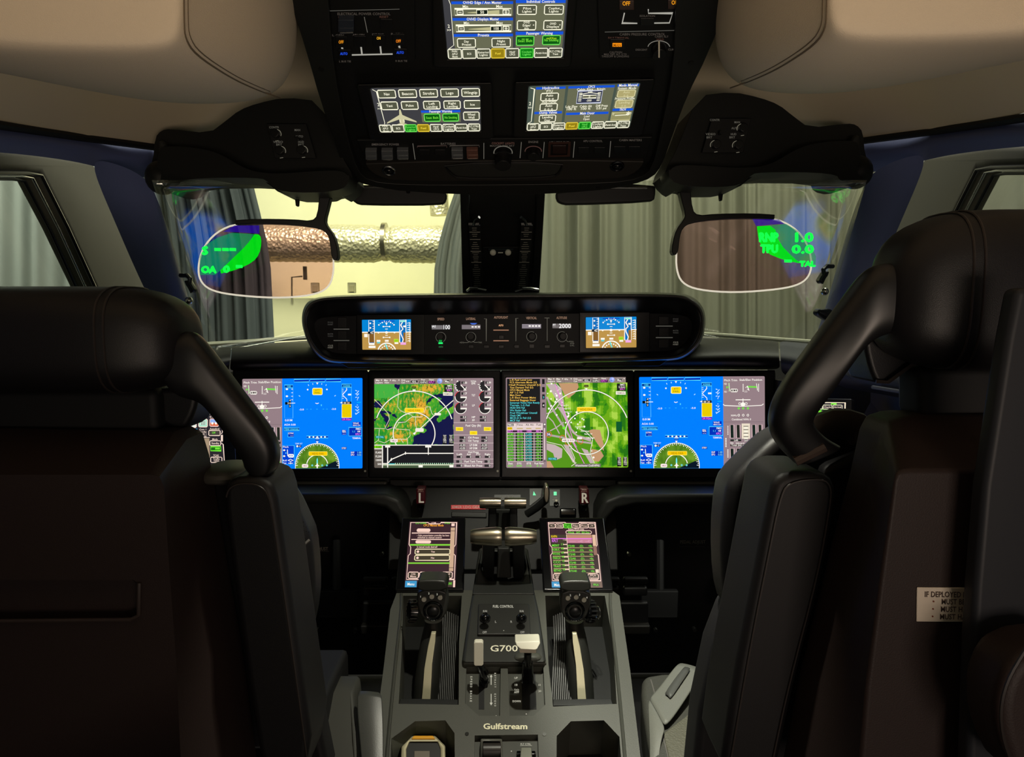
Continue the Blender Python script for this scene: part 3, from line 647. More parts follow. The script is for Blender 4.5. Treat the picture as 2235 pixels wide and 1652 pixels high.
def aux(c, X, Y, W):
    """grey systems page; coordinates of the right unit crop, X,Y shift, W stretch"""
    x = lambda a: (a - 1255) * W + 1255 + X
    y = lambda b: b + Y
    R = lambda a, b, d, e, k: c.rect(x(a), y(b), x(d), y(e), k)
    T = lambda s, a, b, h, k=WH, an='c', w=None: c.text(s, x(a), y(b), h, k, an, w)
    T('Pitch Trim', 1370, 198, 28, WH, 'c', 185); T('Stab/Elev Position', 1655, 194, 28, WH, 'c', 318)
    for b in (234, 344): T('ND' if b < 300 else 'NU', 1296, b + 12, 24, WH, 'c', 40)
    c.line([(x(1345), y(222)), (x(1352), y(325)), (x(1345), y(340))], 12, (200, 240, 180)); c.poly([(x(1308), y(266)), (x(1346), y(280)), (x(1308), y(298))], GN)
    c.frame(x(1372), y(308), x(1464), y(346), 9, WH, (60, 50, 50), 8); T('0.2', 1420, 340, 24, WH, 'c', 60)
    c.line([(x(1598), y(276)), (x(1740), y(282))], 24, GN); c.line([(x(1580), y(292)), (x(1605), y(268)), (x(1630), y(330)), (x(1600), y(310))], 9, WH)
    for a in (1546, 1764):
        for k in range(6): c.disc(x(a), y(244 + k * 19), 8, WH, 6)
    c.line([(x(1735), y(232)), (x(1748), y(330))], 8, WH); T('2.2', 1584, 352, 22, WH, 'c', 40)
    R(1438, 452, 1648, 464, WH); R(1538, 440, 1548, 500, WH); c.ring = None
    for a in (1496, 1588): c.arc(x(a), y(512), 15, 0, 360, 7, WH, 14)
    c.disc(x(1542), y(522), 30, WH, 16); c.line([(x(1260), y(518)), (x(1282), y(536)), (x(1540), y(548)), (x(1806), y(536)), (x(1834), y(516))], 10, WH)
    for a in (1482, 1545, 1612): c.disc(x(a), y(576), 17, GN, 10)
    T('NWs', 1412, 688, 26); T('Combined NWs 0', 1518, 742, 26, WH, 'c', 270)
    for a in (1482, 1546, 1612): c.arc(x(a), y(672), 14, 0, 360, 7, WH, 12); R(a + 18, 655, a + 22, 690, (90, 80, 80))
    c.line([(x(1260), y(766)), (x(1830), y(766))], 4, (110, 96, 100))
    for (y0, y1) in ((805, 988), (1135, 1305)):
        for k, a in enumerate((1358, 1446, 1668, 1756)):
            c.frame(x(a), y(y0), x(a + 54), y(y1), 8, (210, 180, 182), (26, 40, 34) if k % 2 == 0 else (36, 40, 34))
    R(1522, 788, 1640, 1000, (235, 222, 200))
    for k in range(4): R(1546, 822 + k * 48, 1618, 830 + k * 48, (30, 50, 50)); R(1556, 838 + k * 48, 1608, 860 + k * 48, (250, 245, 225))
    for b, s in ((1028, ('Left', 'psi', 'Right')), (1346, ('Left', 'Aux', 'Right'))):
        for a, q in zip((1440, 1584, 1740), s): R(a - 80 * (a != 1584) - 20 * (a == 1584), b - 20, a + 74 * (a != 1584) + 20 * (a == 1584), b + 6, (40, 44, 40)); T(q, a, b + 4, 26)
    T('Qty', 1380, 1066, 22); T('Inboard  Outbd', 1560, 1070, 20, WH, 'c', 240); R(1360, 1078, 1820, 1104, (60, 52, 48)); T('Total (kt) usable', 1500, 1100, 24, WH, 'c', 250); T('1', 1690, 1100, 24); T('Off', 1750, 1100, 24)
    for k in range(6): R(1320, 820 + k * 22, 1332, 834 + k * 22, WH); R(1288, 990 + k * 22, 1306, 1004 + k * 22, WH); R(1316, 1148 + k * 20, 1332, 1160 + k * 20, WH)
    R(1530, 1120, 1640, 1175, (255, 205, 40)); 
    for k in range(7): c.line([(x(1534 + k * 15), y(1172)), (x(1550 + k * 14), y(1122))], 4, (220, 160, 60))
    R(1536, 1176, 1576, 1310, (30, 60, 60)); R(1606, 1176, 1640, 1310, (30, 60, 60))
    for k in range(9): c.poly([(x(1536), y(1180 + k * 14)), (x(1554), y(1187 + k * 14)), (x(1536), y(1194 + k * 14))], WH); c.poly([(x(1640), y(1180 + k * 14)), (x(1622), y(1187 + k * 14)), (x(1640), y(1194 + k * 14))], WH)
    for a in (1386, 1474, 1696, 1782): c.rect(x(a - 28), y(1282), x(a + 26), y(1300), LG); c.frame(x(a - 30), y(1304), x(a + 26), y(1318), 5, LG); 
    T('Peak Temp 0.1', 1400, 1394, 26, WH, 'c', 230)
# land / sea outlines of the weather map (crop coords)
SEA = [[(640, 1082), (655, 960), (760, 925), (830, 910), (835, 870), (790, 850), (850, 790), (900, 720), (965, 640), (1010, 620), (1000, 700), (970, 740), (1000, 785), (1060, 740), (1120, 700), (1170, 660), (1206, 640), (1206, 1082)],
       [(820, 545), (860, 500), (930, 440), (1010, 425), (1040, 450), (1000, 480), (1020, 520), (1060, 575), (1130, 590), (1206, 545), (1206, 350), (1120, 360), (1040, 380), (950, 385), (890, 430), (840, 480)],
       [(108, 480), (160, 470), (220, 530), (215, 575), (150, 570), (108, 575)], [(380, 245), (470, 245), (460, 300), (440, 330), (400, 290)],
       [(190, 620), (300, 615), (350, 640), (330, 660), (300, 640), (240, 650), (300, 700), (320, 760), (290, 830), (262, 842), (262, 780), (240, 730), (180, 640), (120, 770), (108, 740), (160, 660)],
       [(350, 660), (390, 650), (425, 700), (400, 710), (370, 690)], [(255, 852), (340, 832), (385, 850), (330, 870), (280, 882)], [(440, 770), (500, 755), (540, 770), (480, 790), (445, 790)]]
def mapL(u, v):
    w1 = 14 * noise.noise(V((u * .03, v * .03, 2))); w2 = 14 * noise.noise(V((u * .03, v * .03, 8)))
    for p in SEA:
        if inpoly(u + w1, v + w2, p): return (18, 22, 70)
    g = noise.noise(V((u * .006, v * .006, 5))); h = noise.noise(V((u * .035, v * .02, 1))) + .6 * noise.noise(V((u * .09, v * .06, 4)))
    hill = h * .9 - .15
    for (cx, cy, sx, sy) in ((880, 300, 200, 70), (760, 560, 60, 130), (620, 780, 60, 70), (440, 960, 140, 90), (740, 750, 70, 90), (830, 640, 40, 70), (300, 560, 140, 90), (640, 480, 170, 120)):
        hill += (1.0 if cy != 480 and cx != 300 else .55) * math.exp(-((u - cx) / sx) ** 2 - ((v - cy) / sy) ** 2)
    gr = (60 + 40 * g + 25 * h, 160 + 25 * g + 20 * h, 44)
    if u < 450 and v < 440: hill -= .8 * (1 - v / 520); gr = (70, 178, 66)
    k = max(0, min(1, hill * 1.2)); c2 = (228, 172, 52)
    if hill > .35 and h < -.28: return (110, 90, 30)
    return tuple(max(0, min(255, int(gr[i] * (1 - k) + c2[i] * k))) for i in range(3))
def dial(c, cx, cy, r, val, epr=False):
    c.disc(cx, cy, r, (40, 38, 40), 24)
    c.poly([(cx - 4, cy), (cx + r * 1.15, cy - r * .95), (cx + r * 1.15, cy)], GRY)
    c.rect(cx - 4, cy - r - 8, cx + r + 8, cy - (0 if not epr else r * .1), GRY)
    if epr:
        c.line([(cx, cy - 20), (cx + 76, cy + 60)], 13, WH)
        for k in range(6): a = math.radians(170 + k * 28); c.disc(cx + (r - 10) * math.cos(a), cy - (r - 10) * math.sin(a), 7, WH, 6)
        c.poly([(cx - 60, cy - 62), (cx - 44, cy - 86), (cx - 34, cy - 62)], WH); c.rect(cx - 98, cy - 30, cx - 70, cy - 22, WH)
    else:
        c.poly([(cx - 4, cy + 18), (cx + 84, cy + 18), (cx + 84, cy - 2), (cx - 4, cy - 2)], WH)
        c.arc(cx, cy, r, 110, 175, 8, (225, 50, 60), 10)
    c.arc(cx, cy, r, 176, 355, 9, WH, 26)
    c.rect(cx + 8, cy - 62 - 6 * epr, cx + 52, cy - 28 - 6 * epr, (50, 46, 48)); c.text(val, cx + 58, cy - 30 - 6 * epr, 28, WH, 'c', 60)
def mapbar(c, X, Y):
    T = lambda s, a, b, h, k=WH, w=None: c.text(s, a + X, b + Y, h, k, 'c', w)
    c.rect(108 + X, 165 + Y, 1206 + X, 244 + Y, (146, 130, 126))
    T('Map', 155, 200, 22); T('Layers', 175, 232, 22, WH, 100); T('Map', 270, 200, 22); T('View', 280, 232, 22); T('Wx', 380, 205, 24)
    for a in (208, 330, 450, 1184): c.poly([(a - 9 + X, 182 + Y), (a + 9 + X, 182 + Y), (a + X, 200 + Y)], WH)
    T('Ovly', 510, 200, 22); T('Cur', 508, 232, 22); T('<+', 570, 222, 30)
    c.frame(612 + X, 188 + Y, 712 + X, 230 + Y, 6, (200, 185, 180), (30, 28, 30)); T('HDG', 660, 222, 24, WH, 60)
    T('Prev', 786, 196, 22); c.rect(738 + X, 200 + Y, 826 + X, 236 + Y, (30, 28, 30)); T('KHPN', 786, 232, 26, WH, 80); T('Next', 902, 196, 22); c.rect(858 + X, 202 + Y, 956 + X, 238 + Y, (60, 10, 70)); T('KPLT', 905, 232, 26, MAG, 78)
    c.disc(1016 + X, 203 + Y, 36, (150, 170, 240), 20); c.disc(1026 + X, 192 + Y, 16, (200, 205, 255), 10); c.disc(1004 + X, 216 + Y, 12, (110, 130, 210), 8)
    c.frame(1080 + X, 186 + Y, 1154 + X, 228 + Y, 5, (200, 185, 180), (40, 36, 38)); T('Map', 1116, 220, 26, WH, 56)
    for a in (232, 352, 470, 606, 724, 846, 966, 1074): c.rect(a + X, 168 + Y, a + 3 + X, 242 + Y, (105, 92, 92))
def haloline(c, pts, w_, col=WH): c.line(pts, w_ + 5, (90, 95, 60)); c.line(pts, w_, col)
def mfd_left(c):
    c.grid(108, 244, 1208, 1084, 170, 130, mapL); mapbar(c, 0, 0)
    for p in ([(444, 310), (432, 560), (470, 610), (560, 655), (630, 675), (632, 698), (780, 700)], [(108, 455), (210, 555), (300, 650), (318, 730), (258, 850), (290, 876), (360, 850), (400, 855), (436, 800), (440, 778), (540, 770), (600, 720), (630, 700)], [(108, 856), (256, 862)], [(178, 870), (165, 1020), (108, 1062)], [(400, 865), (600, 880), (606, 960), (560, 1008), (370, 1006)], [(570, 1010), (570, 1080)], [(165, 1030), (250, 1060), (330, 1010), (370, 960)], [(800, 640), (830, 560), (880, 560), (905, 650), (940, 685)], [(680, 700), (680, 800), (690, 850)], [(470, 1000), (512, 1060)]):
        c.line(p, 7, (236, 222, 200))
    haloline(c, [q for q in c.arcpts(660, 890, 548, 17, 161, 50) if q[1] < 1080 and q[0] < 1206], 13)
    haloline(c, [q for q in c.arcpts(660, 930, 290, -32, 212, 60)], 13)
    haloline(c, [(1206, 472), (1000, 640), (930, 690), (770, 840), (650, 935)], 11)
    c.frame(945, 648, 1030, 676, 5, WH, (245, 240, 225), 6); c.frame(680, 858, 790, 902, 5, WH, (245, 235, 225), 8); c.frame(332, 1010, 430, 1048, 5, WH, (245, 225, 225), 10); c.text('<K-1', 382, 1040, 22, (80, 60, 60)); c.disc(664, 930, 16, WH, 10)
    c.frame(532, 578, 792, 636, 5, (255, 240, 120), (255, 214, 20), 8); c.text('HDG FAIL', 662, 622, 26, (150, 120, 20), 'c', 180)
    c.rect(632, 276, 686, 302, (40, 40, 20)); c.text('---', 660, 294, 18, (255, 240, 120), 'c', 44); c.poly([(638, 318), (682, 318), (660, 340)], WH); c.rect(640, 324, 680, 336, WH)
    c.rect(1080, 258, 1196, 352, (30, 34, 30)); c.text('FMS2', 1152, 284, 26, WH, 'c', 66); c.text('2.2nm', 1144, 314, 26, WH, 'c', 90); c.text('KPLT', 1150, 346, 26, MAG, 'c', 70); c.frame(1064, 364, 1194, 402, 5, WH, (250, 240, 220)); c.text('TERMINAL', 1130, 394, 20, (90, 80, 80), 'c', 116)
    c.rect(128, 960, 248, 996, (20, 110, 110)); c.text('WX FAIL', 186, 990, 26, (130, 250, 255), 'c', 108)
    for a in (1086, 1172): c.rect(a - 30, 950, a + 30, 1080, (30, 30, 30)); [c.text(s, a, 974 + 28 * k, 24, WH, 'c', 44) for k, s in enumerate(('TAT', '-21', 'ISA', '+12'))]
    c.rect(108, 1088, 1208, 1405, (26, 26, 30)); c.rect(108, 1084, 1208, 1096, WH); c.rect(108, 1100, 214, 1405, (100, 92, 84)); c.rect(108, 1100, 214, 1130, (130, 220, 20)); c.text('FL400', 170, 1128, 24, (20, 120, 20), 'c', 76); c.rect(108, 1134, 214, 1146, WH)
    for b, s in ((1206, 'FL400'), (1260, 'FL200'), (1312, '10000'), (1366, '500')): c.text(s, 208, b, 28, WH, 'r', 84 if len(s) > 3 else 56)
    c.rect(214, 1098, 228, 1412, WH); c.rect(228, 1372, 1208, 1405, (74, 92, 66)); c.rect(228, 1356, 1208, 1370, (225, 235, 200)); c.line([(228, 1345), (292, 1345)], 12, WH)
    c.rect(286, 1100, 300, 1400, WH); c.rect(258, 1098, 328, 1122, WH); c.rect(852, 1100, 864, 1210, WH); c.rect(815, 1098, 898, 1122, WH)
    c.line([(292, 1345), (345, 1288), (540, 1204), (1208, 1204)], 13, WH)
    for a, b in ((345, 1288), (540, 1202), (858, 1204)): c.poly([(a, b - 24), (a + 12, b), (a, b + 24), (a - 12, b)], WH)
    c.rect(310, 1344, 390, 1354, (90, 220, 230))
    for k in range(29): c.rect(395 + k * 28.5, 1338, 408 + k * 28.5, 1352, (190, 240, 200))
    c.rect(722, 1370, 780, 1398, WH); c.rect(1150, 1370, 1206, 1398, WH)
    c.rect(1208, 165, 1762, 1405, GRY)
    for b in (778, 950, 1062, 1166, 1284, 1346): c.rect(1208, b - 3, 1762, b + 3, (215, 195, 195))
    c.text('TGT/GA', 1484, 222, 24, WH, 'c', 78); c.text('EPR', 1484, 252, 26, WH, 'c', 56); c.text('TGT', 1484, 416, 28, WH, 'c', 50); c.text('LP', 1484, 556, 28, WH, 'c', 38)
    for cx, s in ((1308, '1.00'), (1642, '0.99')): dial(c, cx, 278, 76, s, True); dial(c, cx, 422, 78, '17'); dial(c, cx, 578, 78, '0.0')
    for b, s in ((718, 'HP'), (762, 'FF')):
        c.text(s, 1484, b, 28)
        for a in (1350, 1622): c.rect(a - 50, b - 30, a + 42, b + 2, (50, 46, 48)); c.text('0.0' if b < 740 else '0', a + 36, b - 1, 28, WH, 'r')
    c.text('Fuel Qty (lb)', 1482, 834, 30, WH, 'c', 216)
    for a, b in ((1290, 868), (1680, 868), (1485, 922)): c.frame(a - 50, b - 24, a + 50, b + 24, 4, (255, 240, 120), (255, 222, 20)); c.text('FAIL', a, b + 10, 18, (190, 160, 20), 'c', 52)
    for b, s, l, r in ((1000, 'Oil Press', '0', '0'), (1044, 'Oil Temp', '22', '24'), (1104, 'LP EVM', '-0.30', '-0.30'), (1148, 'HP EVM', '-0.05', '-0.07'), (1330, 'Fuel Tank Temp', '22', '22'), (1388, 'Bleed Air Press', '0', '0')):
        c.text(s, 1484, b, 28, WH, 'c', 250 if len(s) > 10 else 150 if len(s) > 6 else 106)
        e = 45 if b > 1300 else 0
        for a, q in ((1360 - e + 16, l), (1690 + e - 12, r)): c.rect(a - 86, b - 30, a, b + 4, (46, 42, 44)); c.text(q, a - 4, b, 28, WH, 'r')
    c.text('Hyd Press', 1484, 1200, 26, WH, 'c', 150)
    for a, s in ((1290, 'Left'), (1420, 'Aux'), (1550, 'PTU'), (1680, 'Right')): c.text(s, a, 1230, 26, WH, 'c', 78 if len(s) > 3 else 56); c.rect(a - 38, 1238, a + 38, 1268, (46, 42, 44)); c.text('0', a + 34, 1266, 26, WH, 'r')
def mapR(u, v):
    q = lambda a, s: math.floor(a / s) * s
    n = noise.noise(V((q(u, 38) * .008, q(v, 60) * .004, 7))) + .6 * noise.noise(V((u * .01, v * .008, 2)))
    if 1610 < u < 1690 and 760 < v < 905: return (14, 90, 44)
    if n > .28: return (172, 214, 74)
    if n > .12: return (136, 192, 46)
    if n > -.12: return (110, 172, 24)
    if n > -.3: return (70, 150, 18)
    return (40, 116, 22)
def mfd_right(c):
    c.rect(92, 150, 652, 1400, GRY); c.rect(108, 168, 566, 764, BK)
    AM = (250, 200, 90); CY2 = (90, 220, 225)
    L = ['L-R Fuel Level Low', 'FCS Alternate Mode (U)', '+Stall Protect Unavail (U)', 'Yaw Damper Fail (U)', 'CPCS Manual Mode', 'AP 1-2 Fail', 'Main Door', 'L-R Elect Power Mains', 'External Baggage Door', 'Inmarsat Voice Not Ready', 'Terrain 1-2 Fail', 'HUD EVS Fail', 'Wx Radar Fail', 'Pred Windshear Unavail', 'Check CMC', 'MCD-D In Fail (U)', 'MCF Fail']
    for k, s in enumerate(L): c.text(s, 146 if s[0] != '+' else 130, 194 + k * 35.2, 25, AM if k < 9 else CY2, 'l', len(s) * 17.2)
    for b in (172, 282, 384, 498): c.rect(594, b, 630, b + 70, BK)
    c.text('3', 612, 440, 30, CY2); c.text('4', 612, 550, 30, WH)
    c.rect(104, 784, 600, 1312, (235, 215, 212)); c.rect(110, 788, 196, 824, (50, 44, 46)); c.text('FMS2', 152, 818, 26, WH, 'c', 74); c.text('|Time - Alt Alt - Fuel', 404, 818, 28, (70, 58, 60), 'c', 350)
    c.rect(110, 836, 600, 874, (226, 206, 204)); c.rect(110, 836, 178, 872, YEL); c.text('KHPN', 146, 866, 26, (140, 110, 10), 'c', 60)
    for a, b in ((240, 324), (370, 442), (500, 572)): c.rect(a, 850, b, 860, (190, 160, 40))
    c.rect(110, 880, 600, 910, (60, 24, 60)); 
    for a, s in ((150, 'KPLT'), (282, '00+01'), (408, '1000'), (540, '40.5')): c.text(s, a, 906, 26, (255, 130, 250), 'c', 72)
    random.seed(3)
    for k in range(10):
        b = 918 + k * 39.4; c.rect(110, b, 598, b + 34, (22, 30, 22))
        for a, w_, col in ((150, 86, LG), (284, 84, LG), (406, 84, (70, 215, 205)), (540, 66, LG)):
            c.text(''.join(random.choice('ABKEHMNRS') for _ in range(5)) if a == 150 else ('%02d+%02d' % (k // 3, k * 6 % 60) if a == 284 else 'FL%d00' % (4 + k) if a == 406 else '%.1f' % (40 - k * 1.7)), a, b + 31, 28, col, 'c', w_)
    for a in (200, 216, 340, 350, 470, 486): c.rect(a, 912, a + 5, 1312, (235, 215, 212))
    c.rect(606, 780, 640, 1320, (120, 104, 108)); c.rect(614, 850, 632, 1290, (225, 205, 205)); c.disc(626, 800, 12, WH, 8)
    for a, s, q in ((150, 'Dest', 'KPLT'), (272, 'DTG', '0090'), (404, 'ETE', '11+50'), (545, 'Fuel Rem', '3.2')): c.text(s, a, 1352, 26, WH, 'c', 130 if len(s) > 4 else 62); c.text(q, a, 1386, 26, LG, 'c', 76)
    c.grid(652, 225, 1775, 1400, 112, 100, mapR)
    c.poly([(652, 420), (760, 500), (900, 540), (960, 700), (1060, 900), (1250, 1010), (1290, 1130), (1240, 1400), (652, 1400)], (84, 148, 20))
    TAN = (196, 152, 112); GR = (196, 176, 176)
    for p in ([(820, 230), (1090, 230), (1100, 290), (1050, 370), (960, 440), (900, 380)], [(1230, 890), (1290, 870), (1390, 880), (1440, 1080), (1440, 1170), (1380, 1110), (1300, 990)], [(1270, 1140), (1400, 1170), (1440, 1240), (1370, 1320), (1300, 1310), (1260, 1210)], [(652, 1310), (700, 1310), (750, 1400), (652, 1400)]): c.poly(p, TAN)
    for p in ([(652, 240), (760, 240), (860, 300), (900, 520), (860, 560), (800, 480), (720, 340)], [(800, 560), (880, 560), (940, 700), (1000, 860), (1080, 950), (1270, 1000), (1260, 1040), (1100, 990), (1010, 920), (920, 760), (860, 640)], [(652, 1060), (760, 1080), (870, 1140), (860, 1260), (770, 1300), (740, 1200), (652, 1150)], [(880, 1080), (990, 1090), (1010, 1110), (960, 1110), (1050, 1330), (1010, 1330)], [(1130, 1130), (1220, 1160), (1300, 1340), (1250, 1340)]): c.poly(p, GR)
    for p, w_ in (([(660, 420), (720, 560), (900, 850), (1060, 1120)], 26), ([(700, 950), (860, 980), (1110, 1040), (1270, 1062)], 26), ([(652, 650), (700, 640), (780, 590), (840, 500)], 14), ([(680, 700), (740, 760), (830, 930)], 14), ([(700, 890), (780, 850), (890, 770)], 14), ([(760, 230), (1000, 1300)], 3)): c.line(p, w_, GR)
    for p in ([(668, 450), (1060, 1120)], [(700, 950), (1270, 1062)]): c.line(p, 12, (110, 104, 104)); c.line(p, 3, WH)
    for p in ([(790, 240), (850, 300), (800, 340)], [(652, 1040), (860, 1090), (940, 1200), (1040, 1340)], [(980, 1130), (1040, 1270), (1020, 1320)], [(1100, 860), (1190, 900), (1290, 1000), (1250, 1200), (1310, 1340)], [(1060, 1330), (990, 1380)]): c.line(p, 8, (240, 230, 215))
    random.seed(11)
    for k in range(34): a = random.uniform(660, 1300); b = 300 + (a - 660) * 1.1 + random.uniform(-160, 260); b < 1380 and c.disc(a, b, random.uniform(9, 16), WH, 7)
    for a, b, s in ((905, 548, 'Hangar D-1'), (930, 590, 'Hangar D-2'), (950, 636, 'Hangar C-1'), (1100, 845, 'Taxiway K'), (1180, 905, 'Parking'), (1230, 945, 'Ramp W'), (1260, 996, 'E Maintenance')): c.text(s, a, b, 20, WH, 'c', 110)
    c.line([(772, 232), (850, 460), (950, 800), (1040, 1090), (1170, 1345)], 8, MAG)
    for a, b in ((682, 940), (874, 990), (1116, 1035), (948, 1050)): c.arc(a, b, 38, 0, 360, 7, (240, 90, 50), 20)
    c.rect(655, 918, 700, 960, (120, 90, 160)); c.text('34', 678, 952, 30, WH); c.disc(896, 850, 22, LG, 8); c.rect(870, 842, 930, 858, LG)
    c.frame(866, 1002, 1038, 1044, 5, WH, (245, 225, 225), 12); c.text('<K-1 1:1', 950, 1036, 26, (90, 70, 70), 'c', 150); c.frame(1074, 980, 1140, 1006, 4, WH, (250, 235, 235), 6)
    haloline(c, c.arcpts(1210, 915, 590, 20, 161, 50), 13); haloline(c, c.arcpts(1210, 922, 296, 0, 360, 70), 12)
    c.frame(1076, 564, 1338, 622, 5, (255, 240, 120), (255, 210, 20), 8); c.text('HDG FAIL', 1206, 608, 26, (150, 120, 20), 'c', 180)
    c.rect(1176, 256, 1236, 286, (40, 40, 20)); c.text('---', 1206, 278, 18, (255, 240, 120), 'c', 44); c.poly([(1184, 300), (1228, 300), (1206, 322)], WH)
    mapbar(c, 548, -18)
    c.rect(1630, 240, 1752, 336, (30, 34, 30)); c.text('FMS2', 1706, 268, 26, WH, 'c', 66); c.text('2.2nm', 1698, 298, 26, WH, 'c', 90); c.text('KPLT', 1706, 330, 26, MAG, 'c', 70); c.frame(1616, 350, 1750, 388, 5, WH, (250, 240, 220)); c.text('TERMINAL', 1683, 380, 20, (90, 80, 80), 'c', 116)
    c.rect(668, 1260, 792, 1298, (20, 110, 110)); c.text('WX FAIL', 730, 1290, 26, (130, 250, 255), 'c', 108); c.rect(1036, 1348, 1396, 1392, (120, 110, 110)); c.text('Westchester Co(KHPN)', 1212, 1384, 26, WH, 'c', 336)
    for a in (1654, 1736): c.rect(a - 30, 1256, a + 26, 1386, (30, 30, 30)); [c.text(s, a, 1282 + 28 * k, 24, WH, 'c', 42) for k, s in enumerate(('TAT', '-21', 'ISA', '+12'))]
def fill_pfd_left(c):
    c.rect(740, 170, 1850, 1415, BL); pfd(c, 0, 0); c.rect(190, 170, 740, 1415, GRY); aux(c, -1255 + 190, 36, 0.945)
def fill_pfd_right(c):
    c.rect(97, 145, 1262, 1410, BL); pfd(c, -640, -22) if False else None
    c.rect(1262, 130, 1840, 1412, GRY); aux(c, 0, 0, 1.0)
units = [('primary flight display on the far left, partly behind the left seat strap bar', [(508, 808), (803, 808), (803, 1043), (508, 1043)], [(529, 827), (791, 825), (791, 1022), (529, 1023)], (190, 170, 1850, 1415)),
         ('map display left of centre showing coastline, route line and engine dials', [(805, 808), (1092, 808), (1092, 1043), (805, 1043)], [(817, 826), (1077, 825), (1077, 1021), (817, 1021)], (108, 165, 1762, 1405)),
         ('map display right of centre with yellow and cyan alert list and airport chart', [(1094, 808), (1382, 808), (1383, 1043), (1094, 1043)], [(1104, 824), (1369, 823), (1371, 1020), (1105, 1021)], (92, 150, 1775, 1400)),
         ('primary flight display on the far right beside the right seat', [(1384, 808), (1692, 808), (1692, 1043), (1385, 1043)], [(1395, 823), (1669, 821), (1670, 1022), (1397, 1022)], (97, 132, 1840, 1411))]
for k, (lab, bz, scr, box) in enumerate(units):
    c0 = PANEL.hit((bz[0][0] + bz[1][0]) / 2, 1043)
    t = thing('flight_display', lab, 'display', c0, 'four large flight displays')
    z = [(x, y) for x, y in bz]
    fr = MB().plate([z, [(x, y) for x, y in scr]], lambda x, y: PANEL.hit(x, y, 0.010), lambda x, y: PANEL.hit(x, y, -0.012))
    fr.build('bezel', mat('display_bezel', (14, 15, 19), 0.35, spec=.35), t, bevel=0.0025)
    MB().prism(*ppoly(scr, PANEL, 0.004, 0.01)).build('screen_glass', GLOSS, t, smooth=False)
    c = Cv(PANEL, scr, box, 0.0046)
    if k == 0: fill_pfd_left(c)
    elif k == 1: mfd_left(c)
    elif k == 2: mfd_right(c)
    else:
        c.rect(97, 132, 1262, 1411, BL)
        c2 = c.pt; sx = 1165 / 1110.0   # same page as the left unit, shifted and slightly wider
        c.pt = lambda u, v: c2(97 + (u - 740) * sx, 132 + (v - 170) * 1279 / 1245.0)
        pfd(c, 0, 0); c.pt = c2
        c.rect(1262, 132, 1840, 1411, GRY); aux(c, 0, 0, 0.98)
    c.build('screen_picture', t)
    MB().cyl(PANEL.hit(bz[2][0] - 6, 1028, 0.010), PANEL.n, 0.0026, 0.001, 12).build('light_sensor', GREY, t)
# ================================================================ GLARESHIELD UNIT
g0 = P(1100, 800, 1.56); fg = thing('guidance_panel', 'wide rounded black guidance panel with hood below the windshield', 'panel', g0)
OUT = smoothloop([(657, 705), (662, 668), (682, 650), (730, 644), (900, 640), (1300, 638), (1470, 638), (1512, 645), (1538, 672), (1541, 712), (1530, 750), (1500, 780), (1460, 790), (1100, 796), (740, 796), (700, 786), (672, 752)], 2)
INN = smoothloop([(668, 705), (674, 678), (694, 662), (735, 657), (900, 654), (1300, 651), (1462, 651), (1500, 657), (1525, 680), (1528, 712), (1516, 745), (1490, 770), (1452, 779), (1100, 784), (742, 785), (708, 775), (682, 746)], 2)
FAC = smoothloop([(684, 712), (692, 696), (712, 692), (745, 690), (900, 687), (1300, 684), (1455, 684), (1490, 688), (1508, 696), (1512, 718), (1502, 742), (1482, 760), (1448, 768), (1100, 773), (744, 774), (712, 764), (696, 742)], 2)
m = MB(); n = len(OUT)
yy = [1.50 + 0.05 * max(0, (py - 700) / 90) for _, py in OUT]
A = [P(x, y, 1.80) for x, y in OUT]; B = [P(x, y, q + .02) for (x, y), q in zip(OUT, yy)]; B2 = [P((x * .5 + a * .5), (y * .5 + b * .5), q) for (x, y), (a, b), q in zip(OUT, INN, yy)]; C_ = [P(x, y, q + .012) for (x, y), q in zip(INN, yy)]; D = [P(x, y, 1.595) for x, y in FAC]
m.loft([A, B, B2, C_, D], True, False); m.build('hood', mat('hood_leather', (24, 24, 27), .3, spec=.6, bump=.12, scale=1100, pat='leather'), fg, sub=1)
FP = flat(1.594)
m = MB().prism([P(x, y, 1.594) for x, y in smoothloop([(x, y) for x, y in FAC], 0)], [P(x, y, 1.62) for x, y in FAC]); m.build('face_plate', mat('guidance_face', (22, 24, 29), 0.5, spec=.3), fg, smooth=False)
# stitched seams on the hood
mst = MB(); L = [P(x, y, q - .0005) for (x, y), q in zip([((a[0] + b[0]) / 2, (a[1] + b[1]) / 2) for a, b in zip(OUT, INN)], yy)]
mst.tube(L, 0.0009, 6, closed=True); mst.build('stitched_seam', STITCH, fg)
for q in ([(735, 788), (885, 790), (897, 800), (760, 803)], [(1280, 790), (1460, 785), (1440, 799), (1272, 800)]):
    MB().prism(*slab(q, 1.60, 0.08)).build('lower_bracket', PLAS, fg, bevel=0.003)
